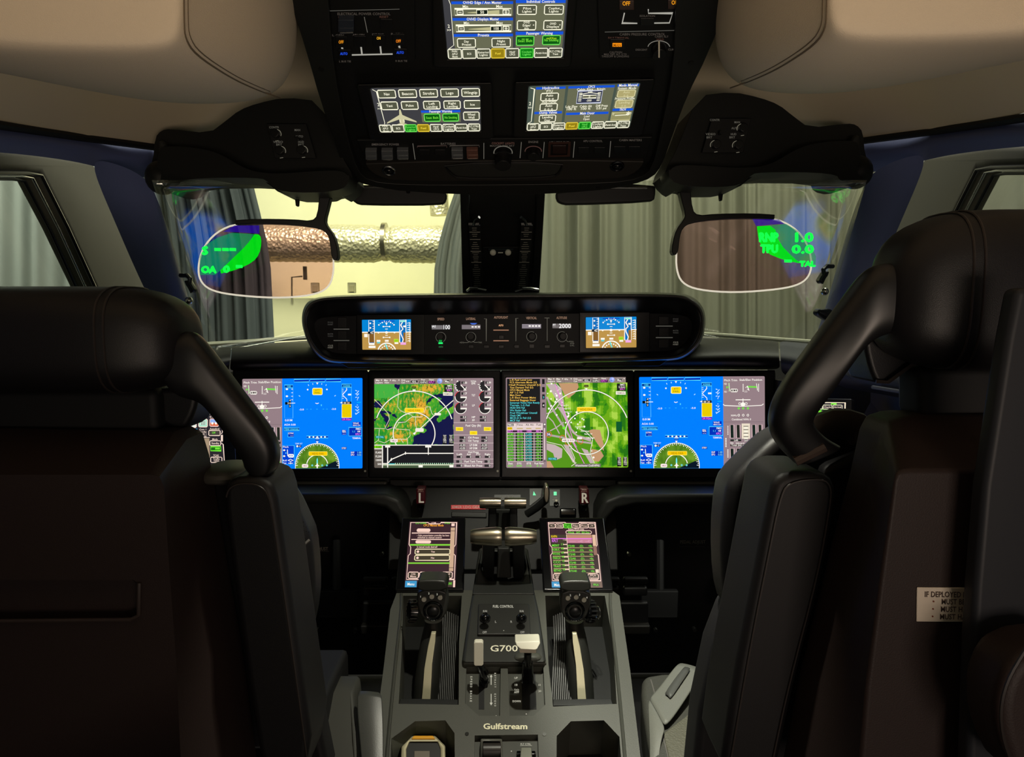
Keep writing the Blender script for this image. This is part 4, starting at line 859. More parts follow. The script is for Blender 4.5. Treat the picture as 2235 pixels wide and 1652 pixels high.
# small standby screens
for nm, bx, sc_ in (('left', [(778, 687), (926, 686), (926, 773), (778, 773)], [(790, 698), (897, 697), (897, 763), (791, 763)]), ('right', [(1265, 682), (1418, 681), (1418, 768), (1265, 769)], [(1278.5, 692.5), (1389, 691), (1389, 758), (1279, 759.5)])):
    fr = MB().plate([bx, sc_], lambda x, y: FP.hit(x, y, 0.006), lambda x, y: FP.hit(x, y, -0.002)); fr.build('standby_bezel', mat('display_bezel'), fg, bevel=0.001)
    MB().prism(*ppoly(sc_, FP, 0.003, 0.004)).build('standby_glass', GLOSS, fg, smooth=False)
    c = Cv(FP, sc_, (702, 365, 1197, 662), 0.0035); SKY = (0, 134, 214); GD = (190, 148, 74)
    c.rect(702, 365, 1197, 492, SKY); c.rect(702, 488, 1197, 662, GD); c.rect(702, 484, 1197, 494, WH)
    for k in range(5): c.rect(750 + 0, 0, 751, 1, SKY) if False else None
    c.rect(868, 375, 1032, 383, NAVY); c.rect(925, 372, 929, 386, WH); c.rect(978, 372, 982, 386, WH)
    for k in (-50, -38, -25, -12, 0, 12, 25, 38, 50):
        a = math.radians(90 - k); c.disc(949 + 100 * math.cos(a), 475 - 90 * math.sin(a), 5 + 3 * (abs(k) in (25, 50)), WH, 6)
    c.poly([(938, 395), (960, 395), (949, 425)], WH)
    for b, w_ in ((434, 64), (458, 26), (520, 26), (541, 64)): c.line([(949 - w_ / 2, b), (949 + w_ / 2, b)], 6, WH)
    c.disc(917, 434, 8, WH, 8); c.disc(981, 434, 8, WH, 8); c.disc(917, 541, 8, WH, 8); c.disc(981, 541, 8, WH, 8); c.disc(949, 492, 14, WH, 8); c.disc(867, 493, 9, WH, 8); c.disc(1030, 493, 9, WH, 8)
    c.frame(770, 370, 826, 596, 5, WH, (0, 110, 190)); c.rect(773, 500, 823, 590, (130, 90, 40)); c.rect(760, 482, 822, 506, (20, 30, 40)); c.text('42', 800, 504, 22, WH); c.rect(722, 505, 758, 538, WH)
    for b in (380, 404, 428, 452, 476): c.rect(808, b, 824, b + 5, WH); 
    for b in (400, 446): c.disc(786, b, 9, WH, 8)
    c.rect(768, 598, 826, 616, WH); c.rect(766, 624, 836, 646, WH)
    c.frame(1082, 370, 1146, 590, 5, WH, (0, 110, 190)); c.rect(1120, 494, 1144, 590, (150, 105, 40)); c.line([(1112, 390), (1094, 420), (1116, 460), (1094, 480), (1094, 505), (1118, 560), (1110, 590)], 10, WH); c.rect(1118, 425, 1148, 442, WH); c.rect(1088, 374, 1140, 390, (150, 240, 220)); c.rect(1090, 592, 1146, 614, (245, 170, 230))
    for k in range(9): c.line([(1160, 402 + k * 22), (1190, 396 + k * 22)], 6, WH); c.rect(1182, 396 + k * 22, 1190, 412 + k * 22, WH)
    c.rect(848, 566, 886, 584, WH); c.rect(852, 586, 882, 600, (90, 210, 220)); c.rect(932, 566, 970, 584, WH); c.frame(1026, 560, 1068, 586, 5, (200, 220, 60), (150, 210, 30)); c.rect(1030, 590, 1068, 606, WH)
    c.arc(950, 690, 92, 18, 162, 12, WH, 20)
    for k in range(7): a = math.radians(30 + k * 20); c.disc(950 + 70 * math.cos(a), 690 - 66 * math.sin(a), 8, WH, 6)
    c.line([(936, 605), (958, 660)], 12, (110, 225, 225)); c.build('standby_picture', fg)
# printing, windows, knobs and buttons
for (x0, cc) in ((640, 'L'), (1080, 'R')):
    c = crop(FP, x0, 620, x0 + 480, 820, 2235, 931, 0.0012); e = crop(FP, x0, 620, x0 + 480, 820, 2235, 931, 0.0030)
    G1 = (120, 116, 104); G2 = (190, 150, 124); G3 = (70, 68, 64)
    if cc == 'L':
        for s, b in (('EVAS', 396), ('INHIBIT', 418), ('MASTER', 514), ('WARN', 536), ('GS', 632), ('INHIBIT', 652)): c.text(s, 378, b, 15, G1 if b > 560 else G3, 'c', 56)
        for b in (458, 574): c.rect(410, b - 5, 570, b + 4, (100, 98, 90))
        c.text('SPEED', 1500, 367, 24, G2, 'c', 72); c.text('LATERAL', 1805, 364, 24, G2, 'c', 98); c.text('AUTOFLIGHT', 2112, 350, 24, G2, 'c', 142)
        c.line([(1940, 352), (1962, 352), (1962, 580)], 5, G1)
        for b in (468, 576): c.rect(2034, b - 5, 2190, b + 4, (205, 150, 118))
        c.arc(1500, 540, 50, -60, 240, 4, G1); c.arc(1806, 540, 50, 0, 360, 4, G1); c.line([(1735, 594), (1775, 594), (1795, 580)], 4, G1); c.line([(1875, 592), (1840, 592), (1824, 580)], 4, G1)
        for s, a, b in (('HDG', 1714, 600), ('TRK', 1898, 600), ('MENU', 1270, 478), ('AUTO', 1270, 545), ('MAN', 1500, 645), ('PRESET', 1805, 634), ('LNAV', 1962, 640), ('APR', 2112, 640), ('CRS', 1492, 530), ('SYNC', 1806, 530)): c.text(s, a, b, 14, G1 if a > 1280 else G3, 'c', 44)
        c.arc(1266, 608, 34, 0, 360, 3, G3, 20); c.poly([(1262, 582), (1284, 600), (1266, 624), (1244, 604)], (110, 106, 78)); c.rect(1260, 598, 1270, 608, (20, 20, 20))
        e.rect(1408, 418, 1520, 460, (120, 116, 118)); e.rect(1520, 412, 1596, 462, (60, 58, 60)); e.text('IAS', 1428, 440, 22, (255, 255, 255), 'c', 42); e.text('100', 1556, 458, 42, (255, 255, 255), 'c', 78)
        e.rect(1713, 414, 1902, 458, (120, 112, 116)); [e.rect(1812 + 32 * k, 428, 1834 + 32 * k, 441, (255, 250, 245)) for k in range(3)]; e.poly([(1795, 396), (1870, 396), (1848, 410), (1815, 410)], (70, 110, 220))
        e.text('AUTO', 2112, 428, 18, (255, 190, 140), 'c', 48); e.text('GND', 2112, 540, 18, (150, 110, 90), 'c', 40)
        e.rect(1476, 592, 1520, 608, (40, 255, 120)); e.rect(1480, 568, 1512, 590, (16, 150, 60)); e.text('. .', 1495, 562, 16, (20, 180, 80)); e.rect(1480, 628, 1516, 642, (6, 90, 40))
        K = [(1495, 530), (1806, 528)]; BT = [(450, 338, 540, 446), (450, 476, 540, 562), (450, 590, 540, 674), (2090, 520, 2140, 558), (1780, 618, 1832, 650), (1936, 620, 1990, 650), (2086, 620, 2140, 650)]
    else:
        for s, b in (('EVAS', 362), ('INHIBIT', 384), ('MASTER', 480), ('WARN', 502), ('GS', 598), ('INHIBIT', 620)): c.text(s, 1838, b, 15, G1 if b > 560 else G3, 'c', 56)
        for b in (427, 544): c.rect(1636, b - 5, 1808, b + 4, (100, 98, 90))
        c.text('VERTICAL', 372, 356, 24, G2, 'c', 108); c.text('ALTITUDE', 680, 354, 24, G2, 'c', 106)
        c.line([(238, 347), (214, 347), (214, 580)], 5, G1); c.line([(505, 344), (555, 344)], 5, G1); c.line([(532, 344), (532, 578)], 5, G1)
        c.arc(374, 534, 51, 60, 400, 4, G1); c.arc(684, 534, 51, 60, 400, 4, G1); c.line([(722, 568), (742, 584), (760, 584)], 4, G1)
        for s, a, b in (('PULL', 780, 590), ('STD', 786, 610), ('LVL', 786, 630), ('HOLD', 686, 634), ('VNAV', 220, 640), ('FLCH', 532, 638), ('MENU', 1514, 454), ('AUTO', 1514, 524), ('UP', 380, 522)): c.text(s, a, b, 14, G1 if a < 1000 else G3, 'c', 44)
        c.rect(358, 616, 392, 644, (66, 64, 60)); c.arc(1514, 586, 34, 0, 360, 3, G3, 20); c.text('STD', 1530, 580, 18, (150, 146, 126), 'c', 34); c.text('REF', 1530, 604, 18, (150, 146, 126), 'c', 34)
        e.rect(276, 406, 470, 450, (132, 124, 132)); [e.rect(344 + 32 * k, 418, 366 + 32 * k, 433, (255, 250, 245)) for k in range(4)]
        e.rect(586, 402, 776, 448, (110, 104, 104)); e.text('FT', 604, 428, 24, (255, 255, 255), 'c', 30); e.text('2000', 712, 446, 44, (255, 255, 255), 'c', 124)
        K = [(376, 528), (690, 528)]; BT = [(1668, 330, 1768, 414), (1668, 444, 1768, 530), (1668, 560, 1768, 648), (196, 618, 246, 650), (350, 610, 400, 650), (505, 618, 560, 650), (660, 612, 712, 644)]
    c.pieces(46, 'printed_legend', fg, BACKLIT); e.pieces(40, 'lit_readout', fg)
    for a, b in K:
        q = c.pt(a, b); MB().cyl(q, (0, -1, 0), 0.0085, 0.012, 20, 0.0075).build('rotary_knob', mat('knob_satin', (22, 22, 24), .5), fg, bevel=0.001)
    for a0, b0, a1, b1 in BT:
        px = [(x0 + a / 4.656, 620 + b / 4.656) for a, b in ((a0, b0), (a1, b0), (a1, b1), (a0, b1))]
        MB().prism(*ppoly(px, FP, 0.0035, 0.004)).build('push_button', mat('button_black', (34, 35, 38), 0.4), fg, bevel=0.0006)
# ================================================================ DASH TOP
def cols(cs):
    return [[P(*q) for q in c] for c in cs]
dt = thing('dashboard', 'padded black leather dashboard running under the windshield', 'dashboard', P(1098, 800, 1.8))
def dash(secs, name, m_=LEATHB):
    MB().loft(cols(secs), closed=False).build(name, m_, dt, sub=2)
# (cowl back, top lip, front, tuck)
dash([[(380, 775, 1.72), (382, 768, 1.66), (385, 795, 1.58), (385, 832, 1.56), (385, 845, 1.6)], [(445, 761, 1.80), (447, 764, 1.74), (450, 785, 1.66), (450, 815, 1.64), (450, 830, 1.70)],
      [(504, 756, 1.88), (505, 758, 1.80), (503, 775, 1.70), (500, 803, 1.70), (500, 812, 1.78)]], 'corner_pad', LEATHB)
dash([[(506, 755, 1.88), (507, 757, 1.80), (505, 775, 1.70), (502, 803, 1.70), (502, 812, 1.78)], [(600, 748, 1.95), (600, 751, 1.82), (600, 772, 1.70), (600, 800, 1.69), (600, 809, 1.78)], [(680, 742, 2.05), (680, 746, 1.85), (680, 770, 1.71), (680, 799, 1.69), (680, 808, 1.78)],
      [(1098, 720, 2.2), (1098, 760, 1.9), (1098, 785, 1.72), (1098, 801, 1.69), (1098, 808, 1.78)],
      [(1510, 738, 2.05), (1510, 742, 1.85), (1510, 766, 1.71), (1510, 795, 1.69), (1510, 806, 1.78)], [(1600, 738, 1.95), (1600, 741, 1.82), (1600, 764, 1.70), (1600, 796, 1.69), (1600, 806, 1.78)], [(1699, 744, 1.9), (1699, 747, 1.80), (1700, 770, 1.70), (1702, 799, 1.70), (1702, 808, 1.78)]], 'centre_pad')
dash([[(1702, 744, 1.9), (1702, 747, 1.80), (1703, 770, 1.70), (1705, 800, 1.70), (1705, 822, 1.74)], [(1790, 752, 1.8), (1790, 756, 1.74), (1795, 785, 1.62), (1800, 822, 1.6), (1800, 840, 1.62)], [(1900, 765, 1.65), (1900, 770, 1.6), (1905, 805, 1.48), (1905, 842, 1.46), (1905, 856, 1.5)],
      [(2060, 780, 1.4), (2060, 786, 1.36), (2065, 830, 1.28), (2068, 872, 1.26), (2070, 890, 1.30)], [(2300, 790, 1.15), (2300, 800, 1.12), (2300, 850, 1.05), (2300, 885, 1.03), (2300, 905, 1.06)]], 'right_side_pad', mat('blue_black_leather', (44, 46, 60), 0.5, bump=0.3, scale=900, pat='leather'))
MB().tube([P(1905, 845, 1.45), P(2070, 872, 1.25), P(2200, 884, 1.13), P(2330, 895, 1.02)], 0.004, 8).build('side_ledge_trim', mat('blue_grey_edge', (86, 90, 112), 0.4), dt)
# outboard console faces carrying the small side displays
for sgn in (-1, 1):
    q = [(1698, 830, 1.70), (1900, 850, 1.52), (2300, 900, 1.05), (2300, 1250, 1.05), (1900, 1250, 1.52), (1698, 1250, 1.70)] if sgn > 0 else [(300, 850, 1.62), (455, 820, 1.72), (503, 812, 1.78), (503, 1250, 1.78), (300, 1250, 1.62)]
    A = [P(*k) for k in q]; MB().prism(A, [a + V((0, .03, 0)) for a in A]).build('side_console_face', PLAS, dt, smooth=False)
# ---------------------------------------------------------------- side displays
SL = Plane(P(380, 880, 1.50), P(500, 880, 1.60), P(395, 1030, 1.46)); SR = Plane(P(1740, 870, 1.58), P(1858, 870, 1.50), P(1745, 1000, 1.54))
t = thing('side_touchscreen', 'small lit touchscreen left of the flight displays behind the left seat strap bar', 'display', SL.hit(440, 1030), 'side touchscreens')
MB().prism(*ppoly([(360, 868), (498, 868), (510, 905), (520, 1060), (385, 1060)], SL, 0.0, .02)).build('bezel', mat('display_bezel'), t, bevel=0.003)
c = crop(SL, 380, 850, 560, 1050, 1487, 1652, 0.001); DK = (44, 40, 46); PK = (248, 222, 206)
c.poly([(120, 255), (700, 255), (830, 440), (875, 480), (880, 780), (880, 950), (925, 1420), (200, 1420)], DK)
c.line([(495, 300), (520, 270), (690, 270), (720, 300)], 12, (180, 240, 90)); c.rect(600, 280, 690, 300, LG); c.rect(370, 275, 428, 300, PK)
c.frame(340, 318, 485, 415, 14, LG, (30, 90, 10)); c.text('Takeoff', 412, 382, 34, LG, 'c', 120); c.frame(495, 320, 655, 405, 12, (230, 235, 180), DK); c.text('Checks', 572, 375, 30, PK, 'c', 130); c.frame(665, 330, 790, 400, 12, (200, 235, 120), DK); c.text('Arrival', 726, 370, 30, PK, 'c', 100)
c.rect(300, 425, 360, 458, LG); c.rect(378, 422, 475, 455, LG); c.rect(480, 430, 540, 440, PK); c.rect(625, 420, 700, 448, PK); c.rect(710, 420, 770, 448, (110, 210, 200)); c.rect(775, 424, 805, 446, PK)
for a, s in ((328, 'Synop'), (512, 'Chkl List'), (716, 'IS Menu')): c.text(s, a, 510, 34, PK, 'c', 150)
c.frame(245, 545, 400, 685, 14, PK, (235, 240, 230), 14); c.rect(262, 575, 300, 640, (90, 130, 120)); c.rect(350, 560, 380, 640, (110, 140, 130)); c.frame(445, 535, 600, 675, 14, PK, (160, 230, 200), 14); c.rect(475, 560, 575, 645, (220, 240, 225)); [c.rect(488 + 28 * (k % 3), 575 + 24 * (k // 3), 506 + 28 * (k % 3), 590 + 24 * (k // 3), (50, 90, 70)) for k in range(9)]
c.frame(645, 530, 800, 665, 14, (235, 190, 180), (150, 180, 240), 14); c.rect(652, 600, 794, 655, (225, 110, 70)); c.disc(690, 610, 22, WH, 10); c.disc(755, 610, 22, WH, 10)
c.rect(150, 705, 415, 778, (40, 160, 215)); c.text('Menu', 250, 765, 44, WH, 'c', 130); c.rect(430, 860, 645, 870, PK)
for k, s in enumerate(('Com 1', 'Standby', 'XPDR 1', '121.50')): c.text(s, 520, 735 + k * 42, 30, PK, 'c', 130)
c.text('Autothrtl', 730, 724, 32, PK, 'c', 175); c.frame(625, 738, 830, 830, 12, PK, (70, 66, 60), 12); c.text('Off', 712, 795, 34, LG, 'c', 60); c.poly([(435, 880), (635, 880), (645, 1230), (565, 1230)], (168, 146, 120)); [c.rect(532, 890 + 22 * k, 546, 902 + 22 * k, PK) for k in range(15)]
c.text('Mode', 736, 912, 32, PK, 'c', 100); c.frame(645, 925, 840, 1010, 12, PK, DK, 12); c.text('Standby', 742, 985, 34, PK, 'c', 140); c.frame(660, 1030, 845, 1105, 14, LG, (30, 110, 20)); c.rect(740, 1048, 825, 1080, LG); c.text('TCAS', 755, 1205, 34, PK, 'c', 100); c.frame(660, 1220, 862, 1315, 12, PK, DK, 14); c.text('Traffic', 762, 1265, 30, PK, 'c', 120); c.text('TA/RA', 762, 1300, 28, PK, 'c', 100); c.rect(540, 1245, 632, 1280, PK); c.text('XPDR SQK', 780, 1385, 34, PK, 'c', 180); c.text('Set 1200', 640, 1418, 34, PK, 'c', 140)
c.line([(820, 440), (862, 490), (872, 770), (850, 800)], 12, PK); c.line([(850, 965), (885, 990), (915, 1415)], 12, PK); c.rect(845, 820, 880, 935, PK)
c.build('screen_picture', t)
t = thing('side_touchscreen', 'small lit touchscreen right of the flight displays above the right seat cushion', 'display', SR.hit(1800, 1000), 'side touchscreens')
MB().prism(*ppoly([(1700, 868), (1859, 870), (1857, 1010), (1690, 1010)], SR, 0.0, .02)).build('bezel', mat('side_bezel', (52, 55, 64), 0.35), t, bevel=0.003)
c = crop(SR, 1700, 820, 1960, 1020, 2148, 1652, 0.001)
c.poly([(420, 470), (1200, 480), (1190, 1300), (300, 1300)], DK); c.line([(805, 500), (820, 484), (1195, 486), (1175, 1280)], 13, (250, 235, 205)); c.rect(940, 492, 1040, 520, LG); c.rect(676, 468, 745, 510, PK)
c.line([(480, 604), (1140, 604)], 12, LG); c.frame(500, 530, 610, 598, 10, PK, DK)
for a, s in ((705, 'Takeoff'), (877, 'Checks'), (1060, 'Arrival')): c.frame(a - 80, 528, a + 80, 600, 10, (240, 235, 200), DK, 8); c.text(s, a, 580, 32, PK, 'c', 130)
c.rect(550, 622, 655, 655, LG); c.rect(668, 622, 770, 658, LG); c.rect(780, 636, 840, 646, PK); c.rect(930, 630, 1010, 668, PK); c.rect(1015, 632, 1075, 668, (110, 210, 200)); c.rect(1085, 640, 1125, 664, PK)
for a, s in ((594, 'Synop'), (806, 'Chkl List'), (1024, 'IS Menu')): c.text(s, a, 716, 36, PK, 'c', 165); c.frame(a - 85, 730, a + 85, 860, 12, PK, (200, 205, 195), 12)
c.text('Autothrtl', 1000, 920, 32, PK, 'c', 170); c.build('screen_picture', t)
# ================================================================ OVERHEAD PANEL
XF = None
OV = Plane(P(1000, 240, 1.25), P(1200, 240, 1.25), P(1100, 65, 1.11))
oh = thing('overhead_console', 'large dark overhead switch panel in the middle of the cockpit ceiling', 'panel', OV.hit(1100, 250))
body = [(540, -260), (1670, -260), (1592, 0), (1545, 120), (1500, 210), (1470, 290), (1446, 360), (1425, 388), (1380, 404), (1300, 418), (1100, 428), (890, 420), (800, 405), (770, 392), (748, 365), (728, 300), (700, 224), (668, 110), (632, 0)]
body = body[:2] + smoothpath(body[2:], 1)
inner = smoothloop([(700, -240), (1490, -240), (1476, 0), (1470, 150), (1440, 300), (1424, 366), (1398, 390), (1330, 400), (1100, 404), (880, 404), (806, 396), (780, 372), (758, 300), (728, 150), (716, 0)], 1)
MB().plate([body, inner], lambda x, y: OV.hit(x, y, 0.012), lambda x, y: OV.hit(x, y, 0.012) - OV.n * 0.20).build('housing', mat('overhead_housing', (27, 28, 27), 0.42, spec=0.35, bump=0.1, scale=900), oh, bevel=0.006, seg=4)
MB().prism(*ppoly(inner, OV, -0.006, 0.05)).build('recessed_board', mat('overhead_board', (10, 11, 11), 0.5), oh, smooth=False)
OP = mat('overhead_plate', (19, 20, 20), 0.5, spec=.3); OB = mat('overhead_button', (18, 19, 20), 0.35); OC = mat('overhead_console', (40, 38, 35), 0.5, spec=.3)
for nm, q in (('power_plate', [(714, -60), (905, -60), (906, 132), (728, 134)]), ('pressure_plate', [(1302, -60), (1505, -60), (1480, 126), (1308, 128)]), ('switch_row_plate', [(778, 306), (1424, 300), (1410, 346), (800, 351)])):
    MB().prism(*ppoly(q, OV, 0.0, 0.006)).build(nm, OP, oh, bevel=0.0015)
cons = smoothloop([(795, 354), (1408, 349), (1400, 366), (1380, 382), (1340, 394), (1100, 399), (860, 396), (822, 384), (804, 370)], 1)
MB().prism(*ppoly(cons, OV, 0.002, 0.01)).build('lower_console', OC, oh, bevel=0.002)
hd = smoothloop([(966, 357), (1230, 353), (1222, 376), (1208, 386), (1100, 390), (1000, 389), (985, 380)], 1)
MB().tube([OV.hit(x, y, 0.004) for x, y in hd], 0.0022, 8, closed=True).build('stowage_seam', mat('seam_black', (10, 10, 10), 0.6), oh)
MB().prism(*ppoly([( (x - 1098) * .985 + 1098, (y - 372) * .86 + 372) for x, y in hd], OV, 0.005, 0.006)).build('stowage_door', mat('stowage_face', (38, 39, 37), 0.5), oh, bevel=0.002)
cv = Cv(OV, [(0, 0), (2235, 0), (2235, 1652), (0, 1652)], (0, 0, 2235, 1652), 0.0006)
ev = Cv(OV, [(0, 0), (2235, 0), (2235, 1652), (0, 1652)], (0, 0, 2235, 1652), 0.0038)
D1 = (86, 78, 70); D2 = (120, 116, 106); D3 = (205, 202, 190)
cv.text('ELECTRICAL POWER CONTROL', 794, 33, 5.5, D1, 'c', 116); cv.line([(714, 24), (872, 20)], 1.2, (110, 108, 100)); cv.text('RAT GEN', 752, 40, 4.5, (90, 60, 50), 'c', 28); cv.text('RESET', 838, 39, 4.5, (90, 60, 50), 'c', 20)
cv.line([(795, 37), (802, 71)], 1.4, D2)
for s, a, b in (('L GEN', 738, 79), ('APU GEN', 783, 78), ('EXT PWR', 825, 77), ('R GEN', 866, 76), ('L BUS TIE', 753, 136), ('R BUS TIE', 876, 135)): cv.text(s, a, b, 4, D1, 'c', 26)
for a, b0, b1, w_ in ((746, 102, 109, 4), (788, 102, 118, 3.4), (830, 101, 118, 3.4), (871, 100, 107, 4)): cv.line([(a, b0), (a + 2, b1)], w_, D3)
cv.line([(768, 120), (857, 118)], 3, D3)
ev.text('OFF', 744.5, 95, 6.5, (255, 160, 30), 'c', 11); ev.text('OFF', 869.5, 93, 6.5, (255, 140, 30), 'c', 11); ev.text('ON', 826.5, 86.5, 6, (255, 190, 50), 'c', 9)
ev.text('AUTO', 750.5, 120, 5.5, (40, 90, 255), 'c', 16); ev.text('AUTO', 873.5, 117.5, 5.5, (40, 90, 255), 'c', 16)
# right side plate printing
cv.line([(1320, 70), (1492, 66)], 1.3, (110, 108, 100)); cv.text('CABIN PRESSURE CONTROL', 1402, 77.5, 5.5, D1, 'c', 100); cv.text('FAULT/MANUAL', 1350, 84.5, 4, (90, 60, 50), 'c', 46); cv.text('CABIN ALT', 1444, 82, 4, D1, 'c', 30); cv.text('HOLD', 1441, 88, 4, (90, 60, 50), 'c', 16)
cv.text('CAUTION', 1344, 116, 4, D1, 'c', 28); cv.text('MAX. DIFF. ALT. 0 TO', 1343, 120.5, 4, D1, 'c', 50); cv.text('TAKEOFF & LANDING', 1343, 125, 4, D1, 'c', 60); cv.text('DESCENT', 1400, 110.5, 4, D1, 'c', 26); cv.text('CLIMB', 1467, 110, 4, D1, 'c', 18)
cv.arc(1438, 104, 24, 8, 172, 1.6, (150, 146, 136), sq=.62); cv.text('ISOLATION', 1413, 37, 4.5, D1, 'c', 34)
cv.line([(1363, 28), (1358, 50.5), (1391, 51)], 2.6, D3); cv.line([(1427, 50.5), (1461, 50), (1468, 29), (1415, 29), (1415, 20)], 2.6, D3)
ev.text('OFF', 1367, 12, 9, (255, 165, 30), 'c', 17); ev.text('OFF', 1474, 10, 9, (255, 165, 30), 'c', 17); ev.rect(1337, 94, 1357, 102, (255, 150, 20)); ev.text('MAN', 1347, 101.5, 6, (120, 60, 0), 'c', 17)
# switch row printing
cv.text('EMERGENCY POWER', 841, 317.5, 4.5, D1, 'c', 60); cv.text('BATTERIES', 978, 316, 4.5, D1, 'c', 33); cv.text('COCKPIT LIGHTS', 1098, 315, 4.5, (96, 66, 56), 'c', 50); cv.text('MASTER OFF BRT', 1096, 320, 3.5, D1, 'c', 54); cv.text('ENGINE', 1164, 312, 4.5, D1, 'c', 22); cv.text('APU FIRE EXT', 1220, 313, 4.5, D1, 'c', 44); cv.text('APU CONTROL', 1294, 310, 4.5, D1, 'c', 42); cv.text('CABIN MASTERS', 1376, 308, 4.5, D1, 'c', 50)
for a, b in ((901, 313), (1056, 312), (1138, 310), (1188, 310), (1254, 309), (1333, 308)): cv.line([(a, b), (a + (5 if a < 1000 else 0 if a < 1100 else -3), b + 35)], 1.4, D2)
cv.line([(911, 322), (911, 319), (975, 318), (975, 322)], 1, (86, 66, 60)); cv.line([(982, 321), (982, 318), (1046, 317), (1046, 321)], 1, D1)
cv.arc(1098, 333, 20, -10, 190, 2, D2, sq=.7); cv.arc(1164, 330, 18, -5, 185, 1.8, (90, 62, 56), sq=.6)
cv.pieces(7, 'printed_legend', oh, BACKLIT)
def onov(pts, l, t): return ppoly(pts, OV, l, t)
def btn(x0, y0, x1, y1, name='push_button', m_=None, l=0.003, sk=0.0): return MB().prism(*onov([(x0, y0), (x1, y0), (x1 + sk, y1), (x0 + sk, y1)], l, l + .001)).build(name, m_ or OB, oh, bevel=0.0006)
for a, b, w_, h in ((732, 80, 26, 24), (772, 79, 26, 24), (814, 77, 26, 24), (857, 75, 26, 24), (738, 109, 28, 20), (860, 107, 28, 20), (830, 42, 26, 22), (1398, 40, 30, 16), (1332, 86, 32, 22), (915, 327, 23, 12), (949, 327, 23, 12), (1262, 322, 24, 13), (1297, 322, 24, 13), (1340, 320, 26, 13), (1372, 320, 26, 13)): btn(a, b, a + w_, b + h)
GL = mat('clear_guard_plastic', (104, 108, 112), 0.15, metal=.3, spec=.8)
for a, b in ((797, 329), (832, 329), (866, 328), (985, 327), (1018, 327)):
    btn(a, b + 1, a + 25, b + 20, 'switch_guard', GL if a != 1018 else mat('amber_guard', (120, 84, 74), .2, metal=.3), 0.008, 1)
    MB().tube([OV.hit(a + 4, b + 20, .012), OV.hit(a + 25, b + 19.5, .012)], 0.0013, 6).build('guard_hinge', STEEL, oh)
btn(1352, 2, 1384, 22, 'switch_guard', mat('lit_guard', (60, 44, 40), .15), 0.002); btn(1458, 0, 1490, 20, 'switch_guard', mat('lit_guard'), 0.002); btn(738, 44, 772, 70, 'switch_guard', mat('dark_guard', (44, 50, 60), .12), 0.010)
MB().tube([OV.hit(742, 72, .014), OV.hit(771, 71, .014)], 0.0012, 6).build('guard_hinge', STEEL, oh)
fr = MB().plate([[(1197, 310), (1246, 309), (1244, 342), (1196, 343)], [(1202, 315), (1240, 314), (1238, 338), (1201, 339)]], lambda x, y: OV.hit(x, y, .003), lambda x, y: OV.hit(x, y, -.002)); fr.build('fire_switch_surround', mat('dark_red_stripe', (60, 32, 26), .5), oh)
btn(1206, 318, 1236, 336, 'fire_switch', mat('fire_switch_red', (36, 16, 16), .2), 0.006); ev.rect(1211, 322, 1231, 331, (60, 60, 190)); ev.rect(1208, 319, 1235, 321, (230, 225, 240))
for s, dx in ((1, 0),): pass
ev.pieces(4, 'lit_legend', oh)
def knob(x, y, r, h, name='rotary_knob', m_=None, par=None, pl=None, sub=True):
    pl = pl or OV; par = par or oh
    k = MB().cyl(pl.hit(x, y, 0), pl.n, r, h, 24, r * .88).build(name, m_ or mat('knob_black', (12, 12, 13), 0.35), par, bevel=0.0008); return k
k = knob(1438, 104, 0.012, 0.016); MB().prism(*onov([(1437, 92), (1440, 92), (1440, 126), (1437, 126)], 0.018, .003)).build('pointer_line', WHITE, k, smooth=False)
knob(1098, 338, 0.016, 0.026); knob(1164, 330, 0.012, 0.014)
for a, b in ((849, 373), (1347, 363)):
    k = MB().ring(OV.hit(a, b, .004), OV.n, 0.0115, 0.0022).build('gasper_vent', STEEL if a < 1000 else mat('dark_chrome', (90, 90, 92), .2, metal=1), oh); MB().ball(OV.hit(a, b, .002), (.0098, .0098, .006)).build('vent_eyeball', GLOSS, k)
for a, b in ((701, 151), (1508, 137), (891, 418), (1305, 410)): MB().cyl(OV.hit(a, b, .012), OV.n, 0.0042, 0.0016, 12).build('screw', mat('dark_screw', (60, 60, 58), .3, metal=.8), oh)
# touchscreens ------------------------------------------------------------------------------------
def tscreen(lab, bz, scr, box, fill):
    t = thing('overhead_touchscreen', lab, 'display', OV.hit((bz[0][0] + bz[1][0]) / 2, bz[2][1]), 'overhead touchscreens')
    bz2 = smoothloop(bz, 0)
    MB().plate([bz2, scr], lambda x, y: OV.hit(x, y, 0.010), lambda x, y: OV.hit(x, y, -0.010)).build('bezel', mat('overhead_bezel', (22, 22, 22), .4, spec=.3), t, bevel=0.003)
    MB().prism(*ppoly(scr, OV, 0.005, 0.01)).build('screen_glass', GLOSS, t, smooth=False)
    c = Cv(OV, scr, box, 0.0056); fill(c); c.build('screen_picture', t)
TX = (255, 252, 225); BG = (104, 106, 82); BG2 = (62, 62, 66); BT = (84, 86, 68); BLU = (20, 84, 215); GRN = (10, 130, 20); LGR = (110, 230, 90); YB = (150, 128, 20)
def tb(c, x0, y0, x1, y1, lines, fill=BT, col=TX, fr=TX, h=5):
    c.frame(x0, y0, x1, y1, 1.8, fr, fill, 2); n = len(lines)
    for k, s in enumerate(lines): c.text(s, (x0 + x1) / 2, (y0 + y1) / 2 + (k - (n - 1) / 2) * (h + 1.6) + h / 2, h, col, 'c', min(x1 - x0 - 7, len(s) * h * .72))
